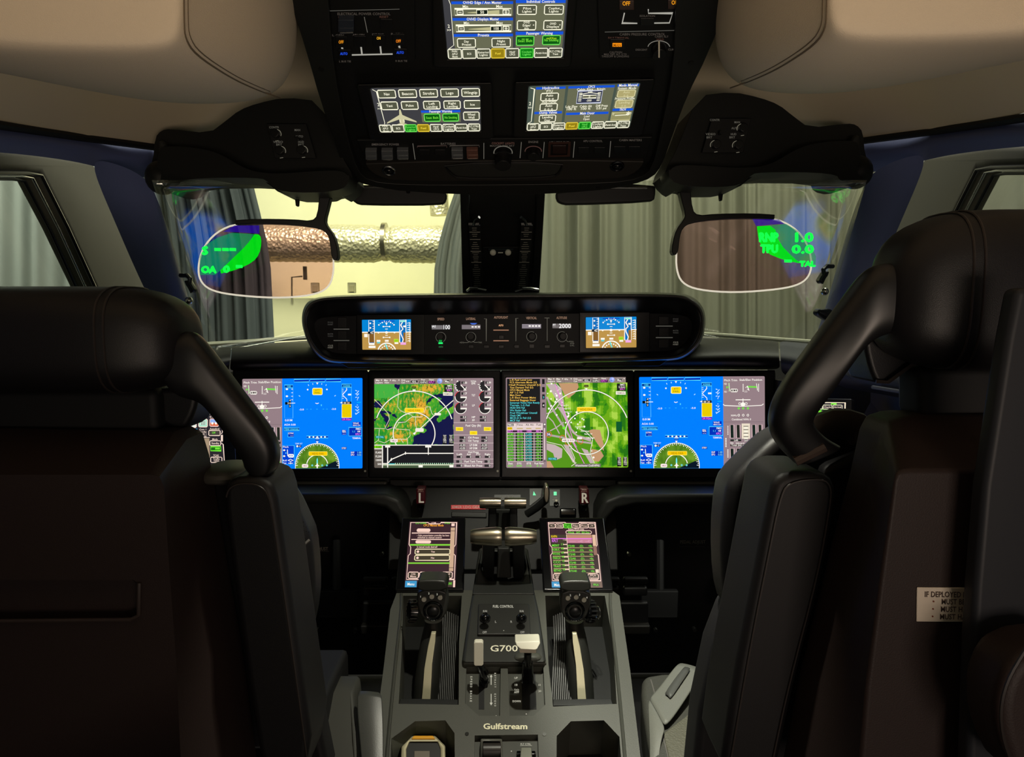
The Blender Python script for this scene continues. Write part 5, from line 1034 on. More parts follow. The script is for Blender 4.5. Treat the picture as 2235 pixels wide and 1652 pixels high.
def menubar(c, W, y0, y1, act):
    names = [('PWR/', 'APU/', 'Batt'), ('ECS',), ('Exterior', 'Lights'), ('Fuel',), ('Hyd/', 'CPCS'), ('Cockpit', 'Lights'), ('Anti-Ice',), ('FLT CTRL/', 'Test')]
    w_ = W / 8.0
    for k, s in enumerate(names):
        f, fr, cl = (GRN, LGR, LGR) if k == act else (YB, (230, 200, 60), (255, 225, 70)) if k == 3 else (BT, TX, TX)
        c.frame(k * w_ + 1.5, y0, (k + 1) * w_ - 1.5, y1, 1.8, fr, f, 1.5)
        for q, z in enumerate(s): c.text(z, (k + .5) * w_, (y0 + y1) / 2 + (q - (len(s) - 1) / 2) * 5.6 + 2.2, 4.2, cl, 'c', min(w_ - 6, len(z) * 3.3))
def f_top(c):
    c.rect(0, -40, 270, 128, BG2); c.line([(4, -30), (16, 10), (16, 98), (4, 106)], 1.4, TX); c.text('2', 8, 60, 7, TX); c.text('>>', 8, 68, 6, TX)
    for k in range(2):
        y = 4 + k * 36; c.rect(18, y - 1, 152, y + 31, BG); c.rect(18, y - 1, 152, y + 5, BLU); c.text(('OVHD Edge / Ann Master', 'OVHD Displays Master')[k], 85, y + 4.5, 6, TX, 'c', 84 if k == 0 else 72)
        c.text('Min', 48, y + 13, 6, TX); c.text('Max', 122, y + 13, 6, TX); c.frame(24, y + 15, 148, y + 29, 2, TX); c.frame(29, y + 18, 42, y + 27, 1.8, TX, BT); c.rect(32, y + 22, 39, y + 23.5, TX); c.frame(130, y + 18, 143, y + 27, 1.8, TX, BT); c.rect(133, y + 22, 140, y + 23.5, TX); c.rect(135.8, y + 19, 137.2, y + 26, TX)
        c.poly([(52, y + 23), (122, y + 18), (122, y + 28), (52, y + 24)], (190, 186, 140)); xx = 84 if k == 0 else 114; c.frame(xx - 12, y + 17, xx + 12, y + 28, 1.6, TX, (20, 30, 20)); c.text(('50', '100')[k], xx, y + 25.5, 6, TX)
    c.rect(18, 75, 152, 105, BG); c.rect(18, 74, 152, 80, BLU); c.text('Presets', 85, 79.5, 6, TX, 'c', 26); tb(c, 25, 84, 66, 103, ['Day', 'Preset']); tb(c, 104, 84, 146, 103, ['Night', 'Preset'])
    c.rect(158, -2, 266, 68, BG); c.rect(158, 0, 266, 7, BLU); c.text('Individual Controls', 212, 6.5, 6, TX, 'c', 62)
    for a, b, s in ((162, 12, ['Pilot', 'Lights']), (221, 12, ['Copilot', 'Lights']), (162, 46, ['OVHD', 'Edge/', 'Ann']), (221, 46, ['OVHD', 'Displays'])): tb(c, a, b, a + 41, b + 20, s); c.text('+', a + 36, b + 12, 5, TX)
    c.rect(158, 72, 266, 105, BG); c.rect(158, 70, 266, 77, BLU); c.text('Passenger Warning', 212, 76.5, 6, TX, 'c', 60); tb(c, 160, 80, 200, 100, ['Seat Belt'], (8, 90, 16), (120, 230, 60), LGR, 5.5); tb(c, 220, 79, 260, 99, ['No Smoking'], (8, 90, 16), (120, 230, 60), LGR, 5.5)
    c.text('oo oo', 180, 88, 4.5, (120, 230, 60)); c.text('ooXXoo', 240, 87, 4.5, (190, 240, 40)); menubar(c, 268, 107, 127, 5)
def f_left(c):
    c.rect(0, 0, 240, 98, BG2); c.line([(4, 3), (12, 8), (16, 78), (14, 80)], 1.4, TX); c.text('2', 10, 40, 7, TX); c.text('>>', 10, 48, 5, TX)
    for k, s in enumerate(('Nav', 'Beacon', 'Strobe', 'Logo', 'Wingtip')): tb(c, 14 + k * 46.5, 5, 53 + k * 46.5, 22, [s], h=6)
    for k, s in enumerate((['Taxi'], ['Pulse'], ['Left', 'Landing'], ['Right', 'Landing'], ['Ice'])): tb(c, 18 + k * 46 - (2 if k < 2 else -2), 31, 55 + k * 46 - (2 if k < 2 else -2), 48, s)
    c.rect(104, 52, 194, 77, BG); c.rect(104, 51, 194, 56, BLU); c.text('Passenger Warning', 149, 56, 5.5, TX, 'c', 52); tb(c, 110, 59, 146, 75, ['Seat Belt'], (8, 90, 16), (120, 230, 60), LGR); tb(c, 153, 59, 189, 75, ['No Smoking'], (8, 90, 16), (120, 230, 60), LGR); tb(c, 201, 56, 237, 73, ['Wheel', 'Well'])
    g = (205, 200, 160); c.poly([(55, 48), (58, 48), (60, 60), (90, 74), (91, 77), (62, 70), (61, 78), (72, 82), (72, 84), (40, 84), (40, 82), (52, 78), (51, 70), (20, 79), (22, 76), (53, 60)], g); c.rect(51, 70, 54, 77, (230, 225, 190)); c.rect(60, 70, 63, 77, (230, 225, 190)); menubar(c, 239, 82, 97, 2)
def f_right(c):
    c.rect(0, 0, 240, 98, (72, 84, 74)); c.line([(4, 4), (13, 7), (10, 78), (2, 82)], 1.4, TX); c.text('2', 5, 42, 7, TX); c.text('>>', 5, 50, 5, TX)
    def hdr(x0, x1, y, s): c.rect(x0, y, x1, y + 5, BLU); c.text(s, (x0 + x1) / 2, y + 4.8, 5.5, TX, 'c', len(s) * 3.7)
    c.rect(16, 3, 80, 82, BG); hdr(16, 80, 3, 'Hydraulics'); c.text('PTU', 46, 15, 5.5, TX); tb(c, 28, 17, 66, 33, ['Auto', 'o o o'], h=5.5); c.text('Aux Pump', 47, 38, 5, TX, 'c', 32); tb(c, 28, 40, 66, 55, ['Auto', 'o o o'], h=5.5); hdr(16, 78, 57, 'Dump Valves'); tb(c, 28, 65, 65, 80, ['Landing', 'Gear'])
    c.rect(86, 3, 186, 82, BG); hdr(86, 186, 3, 'CPCS'); c.text('Cabin Rate - ft/min', 136, 13, 5, TX, 'c', 62); c.frame(108, 14, 162, 41, 1.6, (210, 215, 235), (50, 54, 74)); c.line([(112, 22), (135, 18), (158, 22)], 1.4, TX); c.frame(120, 24, 150, 30, 1.4, TX, (90, 90, 70)); c.text('600', 135, 19.5, 4.5, TX); c.text('-500', 135, 37.5, 4.5, TX); c.text('0', 135, 29.5, 4.5, TX)
    for k in range(6): c.rect(111, 18 + k * 3.4, 118, 19.6 + k * 3.4, TX); c.rect(152, 18 + k * 3.4, 159, 19.6 + k * 3.4, TX)
    for a, s, q in ((98, 'Ldg Elev', '100 ft'), (130, 'Cabin Alt', '100 ft'), (166, 'Diff Press', '0.01 psi')): c.text(s, a, 50, 5, TX, 'c', 27); c.text(q, a, 55.5, 5, TX, 'c', 23)
    hdr(88, 184, 61, 'Main Door'); c.text('Load', 136, 72, 4.5, TX); c.text('Open', 136, 78, 4.5, TX)
    c.rect(192, 2, 238, 82, BG); hdr(192, 238, 2, 'Mode Manual'); c.text('System Mode', 214, 13, 5, TX, 'c', 40); tb(c, 196, 15, 234, 30, ['Auto', 'o o'], (176, 166, 112), (215, 208, 160), (215, 208, 160)); c.text('Pressure Profile', 214, 35.5, 5, TX, 'c', 44); tb(c, 196, 37, 234, 53, ['Landing', 'o o'], (176, 166, 112), (215, 208, 160), (215, 208, 160)); hdr(192, 238, 55, 'TROV'); c.frame(192, 64, 236, 80, 1.4, (190, 184, 130), (150, 146, 100)); c.line([(200, 70), (232, 69)], 1.6, TX); c.text('*', 229, 76, 14, TX); c.text('C', 196, 69, 4, TX); c.text('O', 234, 68, 4, TX)
    menubar(c, 239, 83, 97, 4)
tscreen('top overhead touchscreen showing dimming sliders, cut by the photo edge', [(948, -60), (1262, -60), (1260, 0), (1246, 144), (1230, 148), (960, 148), (946, 144), (944, 0)], [(963, -38), (1242, -38), (1229, 125.5), (978, 129)], (0, -38, 270, 128), f_top)
tscreen('lower left overhead touchscreen showing exterior light buttons and white airplane', [(778, 184), (1074, 180), (1078, 300), (1068, 304), (820, 306), (806, 303)], [(808, 192.5), (1047, 188), (1049.5, 286.5), (829.5, 289)], (0, 0, 240, 98), f_left)
tscreen('lower right overhead touchscreen showing hydraulics and cabin pressure page', [(1123, 179), (1430, 172), (1404, 292), (1394, 296), (1132, 301), (1120, 298)], [(1154, 188), (1397.5, 181), (1373.5, 279), (1149, 285.5)], (0, 0, 240, 98), f_right)
# ================================================================ HUD PROJECTORS + COMBINERS
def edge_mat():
    m = bpy.data.materials.new('glowing_glass_edge'); m.use_nodes = True; nt = m.node_tree; nt.nodes.clear(); o = nt.nodes.new('ShaderNodeOutputMaterial')
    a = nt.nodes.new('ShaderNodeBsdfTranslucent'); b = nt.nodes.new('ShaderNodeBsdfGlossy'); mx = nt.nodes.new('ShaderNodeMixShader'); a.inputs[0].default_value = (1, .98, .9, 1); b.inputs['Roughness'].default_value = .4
    mx.inputs[0].default_value = .3; nt.links.new(a.outputs[0], mx.inputs[1]); nt.links.new(b.outputs[0], mx.inputs[2]); e = nt.nodes.new('ShaderNodeEmission'); e.inputs[0].default_value = (1, .96, .78, 1); e.inputs[1].default_value = .36; ad = nt.nodes.new('ShaderNodeAddShader')  # emission added so the rim glows, standing in for light piped through the glass
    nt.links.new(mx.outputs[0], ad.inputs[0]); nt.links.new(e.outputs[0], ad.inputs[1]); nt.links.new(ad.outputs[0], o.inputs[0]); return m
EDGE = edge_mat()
def hud_unit(left):
    global XF
    nm = 'left' if left else 'right'
    XF = None if left else (2222, -12)
    t = thing('head_up_projector', 'black sculpted head-up projector housing hanging beside the overhead panel, %s side' % nm, 'projector', P(540, 330, 1.45), 'head-up projector housings')
    A = smoothloop([(338, 300), (352, 284), (372, 281), (456, 291), (492, 264), (522, 240), (562, 225), (622, 212), (700, 221), (745, 340), (772, 385), (768, 412), (742, 437), (732, 432), (722, 426), (700, 437), (612, 436), (585, 414), (565, 403), (400, 405), (392, 424), (360, 432), (330, 420), (316, 392), (334, 350)], 1)
    ys = [1.335 + .05 * max(0, min(1, (620 - x) / 300)) for x, _ in A]
    A = [(x, y - 13 if y > 395 else y) for x, y in A]; MB().prism(*slab(A, ys, 0.11)).build('rear_housing', PLAS, t, bevel=0.012, seg=4)
    B = smoothloop([(342, 372), (346, 330), (356, 318), (430, 322), (480, 334), (540, 372), (600, 380), (700, 372), (755, 372), (766, 402), (742, 428), (612, 430), (586, 406), (568, 396), (398, 398), (388, 418), (350, 420), (326, 396)], 2)
    ys = [1.29 + .05 * max(0, min(1, (620 - x) / 300)) for x, _ in B]
    B = [(x, y - 9 if y > 390 else y) for x, y in B]; MB().prism(*slab(B, ys, 0.07)).build('front_bulge', PLAS, t, bevel=0.016, seg=5)
    MB().ball(P(354, 388, 1.365), (0.029, 0.034, 0.031)).build('end_knuckle', PLAS, t)
    MB().prism(*slab([(356, 305), (366, 322), (362, 372), (346, 388), (336, 380), (344, 330), (344, 306)], 1.35, .03)).build('end_strut', PLAS2, t, bevel=0.005)
    pp = Plane(P(590, 280, 1.332), P(690, 280, 1.332), P(640, 345, 1.332))
    MB().prism(*ppoly([(582, 270), (668, 270), (690, 345), (600, 345)], pp, 0.002, .003)).build('control_plate', mat('hud_plate', (16, 17, 17), .55, spec=.3), t, bevel=0.001)
    kn = [(603, 293), (613, 330), (661, 329)]
    for a, b in kn: MB().cyl(pp.hit(a, b, .002), pp.n, 0.0078, 0.012, 20).build('rotary_knob', mat('knob_black'), t, bevel=0.001)
    MB().cyl(pp.hit(652, 304, .002), pp.n, 0.0032, 0.012, 12).build('toggle_switch', mat('knob_black'), t)
    # printing in true photo coordinates
    XF = None
    c = Cv(pp, [(0, 0), (2235, 0), (2235, 1652), (0, 1652)], (0, 0, 2235, 1652), 0.0034)
    mx = (lambda x: x) if left else (lambda x: 2222 - x); my = 0 if left else -12
    KN = kn if left else [(1558, 274), (1546, 313), (1596, 313)]
    L = [('CONTR', 598, 280), ('VIDEO', 607, 312), ('BRT', 609, 318), ('MAN', 649, 286), ('AUTO', 653, 300), ('HUD', 657, 312), ('BRT', 657, 318)] if left else [('CONTR', 1560, 264), ('VIDEO', 1551, 295), ('BRT', 1548, 302), ('MAN', 1609, 269), ('AUTO', 1605, 282), ('HUD', 1601, 295), ('BRT', 1598, 302)]
    for s, a, b in L: c.text(s, a, b, 4.6, (100, 96, 86), 'c', len(s) * 4.3)
    for a, b in (kn if left else [(2222 - q[0], q[1] - 12) for q in kn]): c.arc(a, b, 10.5, -20, 200, 1.3, (140, 134, 116)); c.line([(a - 2, b + 15), (a + 5, b + 14)], 1.2, (140, 134, 116))
    c.pieces(4, 'printed_legend', t, BACKLIT)
    XF = None if left else (2222, -12)
    MB().prism(*slab([(643, 434), (652, 434), (651, 450), (645, 450)], 1.40, .01)).build('latch_tab', PLAS, t, bevel=0.002)
    # combiner glass
    XF = None if left else (2204, -12)
    cb = thing('head_up_combiner', 'tinted head-up glass in a pale rim hanging from a black arm, %s of centre' % nm, 'glass', P(600, 560, 1.38), 'head-up combiner glasses')
    G = smoothloop([(520, 486), (472, 506), (442, 542), (432, 582), (436, 612), (456, 632), (500, 643), (600, 651), (680, 645), (716, 630), (728, 600), (728, 560), (724, 515), (704, 497), (640, 488)], 2)
    def yg(x): return 1.36 + 0.05 * ((x - 580) / 150.0) ** 2 * .4 + (.02 if x < 580 else 0) * (580 - x) / 150
    A = [P(x, y, yg(x)) for x, y in G]; m = MB(); ctr = P(585, 565, 1.362); n_ = len(A)
    mid = [ctr.lerp(a, .6) for a in A]; m.loft([A, mid], True, False); b = len(m.v); m.v.append(ctr)
    for i in range(n_): m.f.append([n_ + i, n_ + (i + 1) % n_, b]); m.c.append(None); m.mi.append(0)
    g = m.build('combiner_glass', glass_mat('mauve_coated_glass', (240, 218, 224), 0.004, 0.03), cb, smooth=False); d = g.modifiers.new('thick', 'SOLIDIFY'); d.thickness = 0.002
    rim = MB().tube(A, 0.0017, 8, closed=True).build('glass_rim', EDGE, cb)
    br = [(512, 480), (560, 477), (640, 478), (680, 482), (692, 470), (697, 420), (722, 424), (716, 450), (708, 480), (712, 492), (728, 512), (736, 540), (738, 568), (724, 568), (720, 530), (714, 510), (696, 498), (640, 490), (560, 487), (513, 491)]
    MB().prism(*slab(smoothpath(br, 1), [yg(x) - .012 for x, y in smoothpath(br, 1)], 0.022)).build('support_arm', mat('arm_black', (14, 14, 15), .4), cb, bevel=0.002, seg=3)
    XF = None
    # green symbology patch shown on the glass
    hp = Plane(P(500, 550, 1.352), P(570, 550, 1.352), P(500, 620, 1.352)) if left else Plane(P(1660, 550, 1.352), P(1760, 550, 1.352), P(1700, 620, 1.352))
    c = Cv(hp, [(0, 0), (2235, 0), (2235, 1652), (0, 1652)], (0, 0, 2235, 1652), 0.0)
    return cb, hp, c
cb, hp, c = hud_unit(True)
# semi-transparent emissive green: the projected picture adds light over what is seen through the glass
def hud_mat(name, alpha, col, st):
    m = bpy.data.materials.new(name); m.use_nodes = True; nt = m.node_tree; nt.nodes.clear()
    o = nt.nodes.new('ShaderNodeOutputMaterial'); ad = nt.nodes.new('ShaderNodeAddShader'); t = nt.nodes.new('ShaderNodeBsdfTransparent'); e = nt.nodes.new('ShaderNodeEmission')
    t.inputs[0].default_value = lin(alpha); e.inputs[0].default_value = lin(col); e.inputs[1].default_value = st
    nt.links.new(t.outputs[0], ad.inputs[0]); nt.links.new(e.outputs[0], ad.inputs[1]); nt.links.new(ad.outputs[0], o.inputs[0]); return m
HG1 = hud_mat('projected_bright_green', (70, 90, 60), (0, 214, 20), 1.0); HG2 = hud_mat('projected_dim_green', (160, 160, 160), (10, 120, 70), 1.0); HG3 = hud_mat('projected_violet', (140, 140, 150), (40, 10, 140), .8); HG4 = hud_mat('projected_symbols', (0, 0, 0), (20, 255, 70), 1.4)
def patch(name, pts, m_, par, plane, off=0.0):
    c = Cv(plane, [(0, 0), (2235, 0), (2235, 1652), (0, 1652)], (0, 0, 2235, 1652), off); c.poly(pts, (0, 0, 0)); return c.build(name, par, m_)
patch('projected_picture', [(506, 508), (556, 511), (538, 535), (512, 560), (470, 600), (437, 600), (436, 560), (448, 535), (476, 518)], HG2, cb, hp)
patch('projected_picture', smoothpath([(556, 511), (568, 512), (571, 530), (566, 555), (552, 572), (520, 588), (470, 600), (512, 560), (538, 535), (556, 511)], 1)[:-1], HG1, cb, hp, .0004)
patch('projected_picture', [(512, 492), (566, 492), (566, 510), (506, 506), (486, 506)], HG3, cb, hp)
def hudtext(items, par, plane):
    c = Cv(plane, [(0, 0), (2235, 0), (2235, 1652), (0, 1652)], (0, 0, 2235, 1652), .001)
    for s, a, b, h, w_ in items:
        if s == '-': c.frame(a - w_ / 2, b - h, a + w_ / 2, b, 1, (0, 0, 0), (0, 0, 0))
        else: [c.text(s, a + dx, b + dy, h, (0, 0, 0), 'c', w_) for dx, dy in ((0, 0), (1.6, 0), (-1.2, .4), (0, 1.4), (.8, -1.2))]
    c.build('projected_symbols', par, HG4)
hudtext([('S', 447, 555, 17, 13), ('-', 475, 547, 5, 14), ('-', 492, 547, 5, 14), ('-', 508, 547, 5, 14), ('OA', 455, 595, 14, 32), ('0', 494, 594, 14, 14), ('-', 522, 584, 5, 14)], cb, hp)
cb, hp, c = hud_unit(False)
patch('projected_picture', [(1652, 494), (1716, 489), (1742, 504), (1770, 534), (1781, 560), (1780, 580), (1745, 574), (1705, 562), (1690, 530)], HG2, cb, hp)
patch('projected_picture', smoothpath([(1652, 494), (1690, 492), (1700, 530), (1735, 566), (1752, 576), (1712, 568), (1672, 552), (1656, 526), (1652, 494)], 1)[:-1], HG1, cb, hp, .0004)
patch('projected_picture', [(1642, 478), (1700, 479), (1712, 488), (1650, 493)], HG3, cb, hp)
hudtext([('RNP', 1677, 527, 19, 42), ('1.0', 1752, 527, 19, 46), ('TPU', 1679, 551, 17, 38), ('0.0', 1752, 552, 17, 48), ('-', 1720, 572, 5, 16), ('TAL', 1762, 581, 11, 34)], cb, hp)
# ---------------------------------------------------------------- sun visors
for nm, q in (('left', [(766, 414), (975, 428), (974, 438), (962, 447), (790, 447), (772, 442), (766, 430)]), ('right', [(1212, 428), (1432, 410), (1431, 432), (1424, 440), (1240, 447), (1222, 443), (1214, 436)])):
    t = thing('sun_visor', 'folded dark sun visor under the overhead panel, %s of the centre post' % nm, 'visor', P(q[0][0], 425, 1.50), 'folded sun visors')
    MB().prism(*slab(smoothloop([(q[0][0], q[0][1] - 14)] + [(q[1][0], q[1][1] - 14)] + q[2:], 1), 1.50, 0.02)).build('visor_pad', mat('visor_black', (30, 31, 31), .6), t, bevel=0.005, seg=3)
    MB().tube([P(q[0][0] + 20, 408, 1.50), P(q[1][0] - 20, 410, 1.50)], 0.004, 8).build('visor_rail', STEEL, t)
# ---------------------------------------------------------------- checklists, alignment balls, clips on the centre post
for nm, tl, bl, w_ in (('left', (1023, 492), (1031, 632), 25), ('right', (1138, 492), (1128, 632), 25)):
    pl = Plane(P(tl[0], 492, 1.955), P(tl[0] + w_, 492, 1.955), P(bl[0], 632, 2.10))
    t = thing('checklist_card', 'narrow printed checklist strip clipped on the centre post, %s strip' % nm, 'card', pl.hit(*bl), 'checklist strips on the centre post')
    q = [tl, (tl[0] + w_, tl[1]), (bl[0] + w_ - 2, bl[1]), bl]
    MB().prism(*ppoly(q, pl, 0.004, .004)).build('card_holder', mat('card_black', (26, 27, 27), .4), t, smooth=False)
    c = Cv(pl, q, (0, 0, 25, 140), .0046); random.seed(4)
    for b in (14, 30, 56, 80): c.rect(1, b, 24, b + 1, (225, 220, 204))
    for k in range(30):
        b = 5 + k * 4.5
        if any(abs(b - z) < 3 for z in (14, 30, 56, 80)): continue
        ww = random.uniform(4, 9); c.rect(12 - ww, b, 12 + ww, b + 1.3, (165, 162, 150))
    c.build('card_printing', t, PRINT)
    sx = 1 if nm == 'left' else -1; a0 = 1034 if nm == 'left' else 1149
    MB().tube([P(a0, 490, 1.94), P(a0 + sx * 4, 480, 1.91), P(a0 + sx * 12, 474, 1.90)], 0.004, 8).build('card_lamp', GLOSS, t)
    MB().box(P(a0, 489, 1.945), (.028, .006, .006)).build('card_clip', STEEL, t)
    MB().tube([P(a0 - 14 + (0 if sx > 0 else -10), 634, 2.08), P(a0 - 8, 629, 2.06), P(a0 + 8, 629, 2.06), P(a0 + 26, 632, 2.08)], 0.004, 8).build('card_foot', STEEL, t)
t = thing('alignment_gauge', 'two small pale balls on a ledge halfway up the centre post', 'gauge', P(1092, 551, 2.0))
for a in (1076, 1109): MB().ball(P(a, 551, 2.02), .0088).build('sight_ball', WHITE, t); 
MB().tube([P(1066, 545, 2.035), P(1120, 545, 2.035)], .004, 8).build('gauge_rail', GLOSS, t)
MB().box(P(1092.5, 551.5, 2.02), (.014, .004, .003)).build('centre_mark', GREY, t)
# ---------------------------------------------------------------- window latch hooks
for left in (True, False):
    XF = None if left else (2212, -20)
    t = thing('storm_window_latch', 'small dark latch hook on the %s windshield pillar beside the head-up glass' % ('left' if left else 'right'), 'latch', P(405, 620, 1.45))
    MB().tube([P(394, 601, 1.45), P(408, 601, 1.44), P(415, 608, 1.43), P(413, 624, 1.43), P(420, 638, 1.43)], .0045, 8).build('latch_hook', mat('latch_dark', (40, 44, 52), .25, metal=.6), t)
    MB().prism(*slab([(400, 612), (412, 612), (424, 632), (418, 640), (404, 622)], 1.425, .02)).build('latch_grip', mat('latch_dark'), t, bevel=.003)
    MB().ball(P(412, 656, 1.47), .008).build('latch_button', STEEL, t)
    MB().prism(*slab([(394, 694), (424, 694), (428, 706), (400, 722), (388, 712)], 1.44, .03)).build('latch_base', mat('latch_dark'), t, bevel=.006)
XF = None
# ---------------------------------------------------------------- padded ceiling consoles
def pad(left):
    global XF
    XF = None if left else (2206, -22)
    T_ = -330
    S = [(.735, [(-320, 60), (0, 98), (300, 108), (372, 98), (395, 70), (400, 0), (398, T_), (-320, T_)], 0),
         (.75, [(-340, 84), (0, 122), (310, 130), (385, 118), (410, 82), (412, 0), (410, T_), (-340, T_)], 0),
         (.84, [(-330, 120), (0, 150), (330, 186), (460, 178), (515, 120), (520, 0), (520, T_), (-330, T_)], 0),
         (.95, [(-250, 110), (30, 170), (330, 216), (530, 214), (600, 150), (602, 0), (600, T_), (-250, T_)], 0),
         (1.06, [(-160, 100), (80, 178), (330, 232), (570, 232), (636, 180), (648, 0), (640, T_), (-160, T_)], 0),
         (1.16, [(-60, 70), (130, 160), (330, 226), (560, 226), (646, 185), (662, 30), (650, T_), (-60, T_)], 0),
         (1.22, [(20, 20), (170, 110), (340, 190), (540, 200), (620, 160), (650, 20), (640, T_), (20, T_)], 0)]
    secs = [[P(x, y, yv) for x, y in pts] for yv, pts, _ in S]
    c0 = [p.lerp(sum(secs[0], V()) / 8, .12) + V((0, -.006, 0)) for p in secs[0]]
    t = thing('padded_ceiling_console', 'big cream padded rounded console at the top %s of the cockpit' % ('left' if left else 'right'), 'console', P(300, 60, .9), 'padded ceiling consoles')
    cover = MB().loft([c0] + secs).build('padded_cover', BEIGE, t, sub=3); bpy.context.view_layer.update(); sk = skin(cover)
    seam = [sk(x, y) or P(x, y, yy) for x, y, yy in smoothpath([(401, -60, .735), (401, 50, .735), (404, 84, .742), (425, 118, .775), (500, 168, .88), (560, 196, .98), (612, 214, 1.09)], 2)]
    m = MB().tube(seam, .0011, 6); m.tube([sk(x + 9, y - 4) or P(x, y, yy) for x, y, yy in smoothpath([(401, -60, .735), (401, 50, .735), (404, 84, .742), (425, 118, .775), (500, 168, .88), (560, 196, .98), (612, 214, 1.09)], 2)], .0007, 6); m.build('stitched_seam', mat('beige_seam', (110, 96, 76), .7), t)
    XF = None
pad(True); pad(False)
# ================================================================ CENTRE PEDESTAL
XF = None
PE = Plane(P(1000, 1300, 1.38), P(1200, 1300, 1.38), P(1100, 1652, 1.05))
pd = thing('centre_pedestal', 'grey centre pedestal between the two seats', 'pedestal', (0, 1.2, 0.15))
def hp_(l): return lambda x, y: PE.hit(x, y, l)
outer = [(868, 1288), (1335, 1288), (1352, 1300), (1375, 1460), (1398, 1652), (1408, 1760), (800, 1760), (812, 1652), (838, 1452), (852, 1330)]
holes = [[(880, 1300), (1008, 1300), (1002, 1400), (1001, 1538), (870, 1536), (877, 1420)], [(1190, 1300), (1320, 1300), (1338, 1400), (1346, 1536), (1207, 1542), (1197, 1450)],
         [(906, 1574), (972, 1572), (992, 1600), (994, 1760), (850, 1760), (854, 1612)], [(1246, 1574), (1318, 1572), (1352, 1608), (1364, 1760), (1214, 1760), (1215, 1606)],
         smoothloop([(1018, 1455), (1093, 1455), (1091, 1562), (1045, 1562), (1015, 1535)], 0), smoothloop([(1108, 1455), (1186, 1455), (1190, 1538), (1165, 1562), (1112, 1562)], 0), [(1036, 1605), (1174, 1603), (1180, 1760), (1034, 1760)]]
MB().plate([outer] + holes, hp_(0), lambda x, y: PE.hit(x, y, 0) - PE.n * .085).build('top_frame', PED, pd, bevel=0.004, seg=3)
MB().prism([PE.hit(x, y, -.084) for x, y in outer], [V((PE.hit(x, y).x * .96, PE.hit(x, y).y + .05, .15)) for x, y in outer]).build('lower_body', PLAS, pd, smooth=False)
# inner lip of the side wells and raised rail line
for left in (True, False):
    XF = None if left else (2208, 0)
    MB().tube([PE.hit(x, y, .001) for x, y in smoothpath([(876, 1296), (876, 1330), (866, 1420), (852, 1560), (840, 1700)], 1)], .003, 8).build('rail_bead', mat('rail_grey', (60, 61, 55), .4), pd)
    m = MB(); WALL = []
    for k in range(14):
        a = 940 + k * 4.6; m.tube([PE.hit(a, 1318 + k * 2, -.02), PE.hit(a - 2, 1400, -.05), PE.hit(a + 4, 1534, -.070)], .0018, 6)
    m.build('ribbed_liner', mat('ribbed_black', (34, 34, 32), .5), pd)
    MB().prism(*ppoly([(874, 1524), (1001, 1526), (1001, 1540), (870, 1538)], PE, -.012, .004)).build('well_step', PLAS, pd, bevel=.001)
XF = None
# raised centre block (throttle quadrant housing)
blk = [(1046, 1196), (1152, 1196), (1166, 1290), (1176, 1335), (1186, 1400), (1192, 1446), (1008, 1446), (1014, 1400), (1024, 1335), (1032, 1290)]
BP = Plane(P(1000, 1200, 1.50), P(1200, 1200, 1.50), P(1100, 1446, 1.205))
MB().plate([blk, [(1056, 1205), (1142, 1205), (1150, 1240), (1138, 1268), (1064, 1268), (1050, 1240)]], lambda x, y: BP.hit(x, y, 0), lambda x, y: BP.hit(x, y, -.10)).build('quadrant_housing', mat('quadrant_grey', (42, 43, 39), .5, bump=.2, scale=900), pd, bevel=.006, seg=3)
MB().prism(*ppoly([(1052, 1200), (1146, 1200), (1156, 1275), (1046, 1275)], BP, -.05, .01)).build('quadrant_floor', DEEP, pd, smooth=False)
MB().prism(*ppoly([(1013, 1429), (1190, 1429), (1193, 1447), (1010, 1447)], PE, .006, .02)).build('hinge_bar', PED, pd, bevel=.003)
MB().prism(*ppoly([(1034, 1272), (1163, 1272), (1166, 1296), (1031, 1296)], BP, .002, .01)).build('blank_plate', PLAS2, pd, bevel=.002)
# slot floors with printing
for q in (holes[4], holes[5]): MB().prism(*ppoly([((x - 1098) * 1.0 + 1098, y) for x, y in q], PE, -.012, .004)).build('slot_plate', mat('slot_grey', (64, 65, 58), .5), pd, smooth=False)
MB().prism(*ppoly(holes[6], PE, -.012, .004)).build('switch_plate', mat('slot_grey'), pd, smooth=False)
MB().prism(*ppoly([(1045, 1470), (1057, 1470), (1057, 1548), (1045, 1548)], PE, -.0115, .0005)).build('lever_slot', DEEP, pd, smooth=False)
MB().prism(*ppoly([(1138, 1468), (1168, 1468), (1171, 1548), (1140, 1548)], PE, -.0115, .0005)).build('lever_slot', DEEP, pd, smooth=False)
c = crop(PE, 990, 1380, 1220, 1652, 1397, 1652, -.0108); W1 = (232, 228, 206)
for k, ch in enumerate('SPEED BRAKE'): ch != ' ' and c.text(ch, 222 - k * 0.6, 590 + k * 32, 26, W1, 'c', 22, rot=90)
for k, ch in enumerate('RETRACT'): c.text(ch, 540, 545 + k * 29.5, 22, W1, 'c', 20, rot=90)
for k, ch in enumerate('EXTEND'): c.text(ch, 540, 820 + k * 30.5, 22, W1, 'c', 20, rot=90)
c.line([(498, 590), (498, 695)], 10, W1); c.poly([(480, 592), (516, 592), (498, 558)], W1); c.line([(498, 815), (498, 935)], 10, W1); c.poly([(478, 932), (518, 932), (498, 970)], W1)
for s, a, b, w_ in (('UP', 828, 617, 46), ('10', 826, 708, 44), ('T/O', 835, 776, 66), ('APP', 835, 806, 66), ('DOWN', 836, 925, 112), ('10', 1136, 710, 36), ('20', 1142, 792, 40)): c.text(s, a, b, 26, W1, 'c', w_)
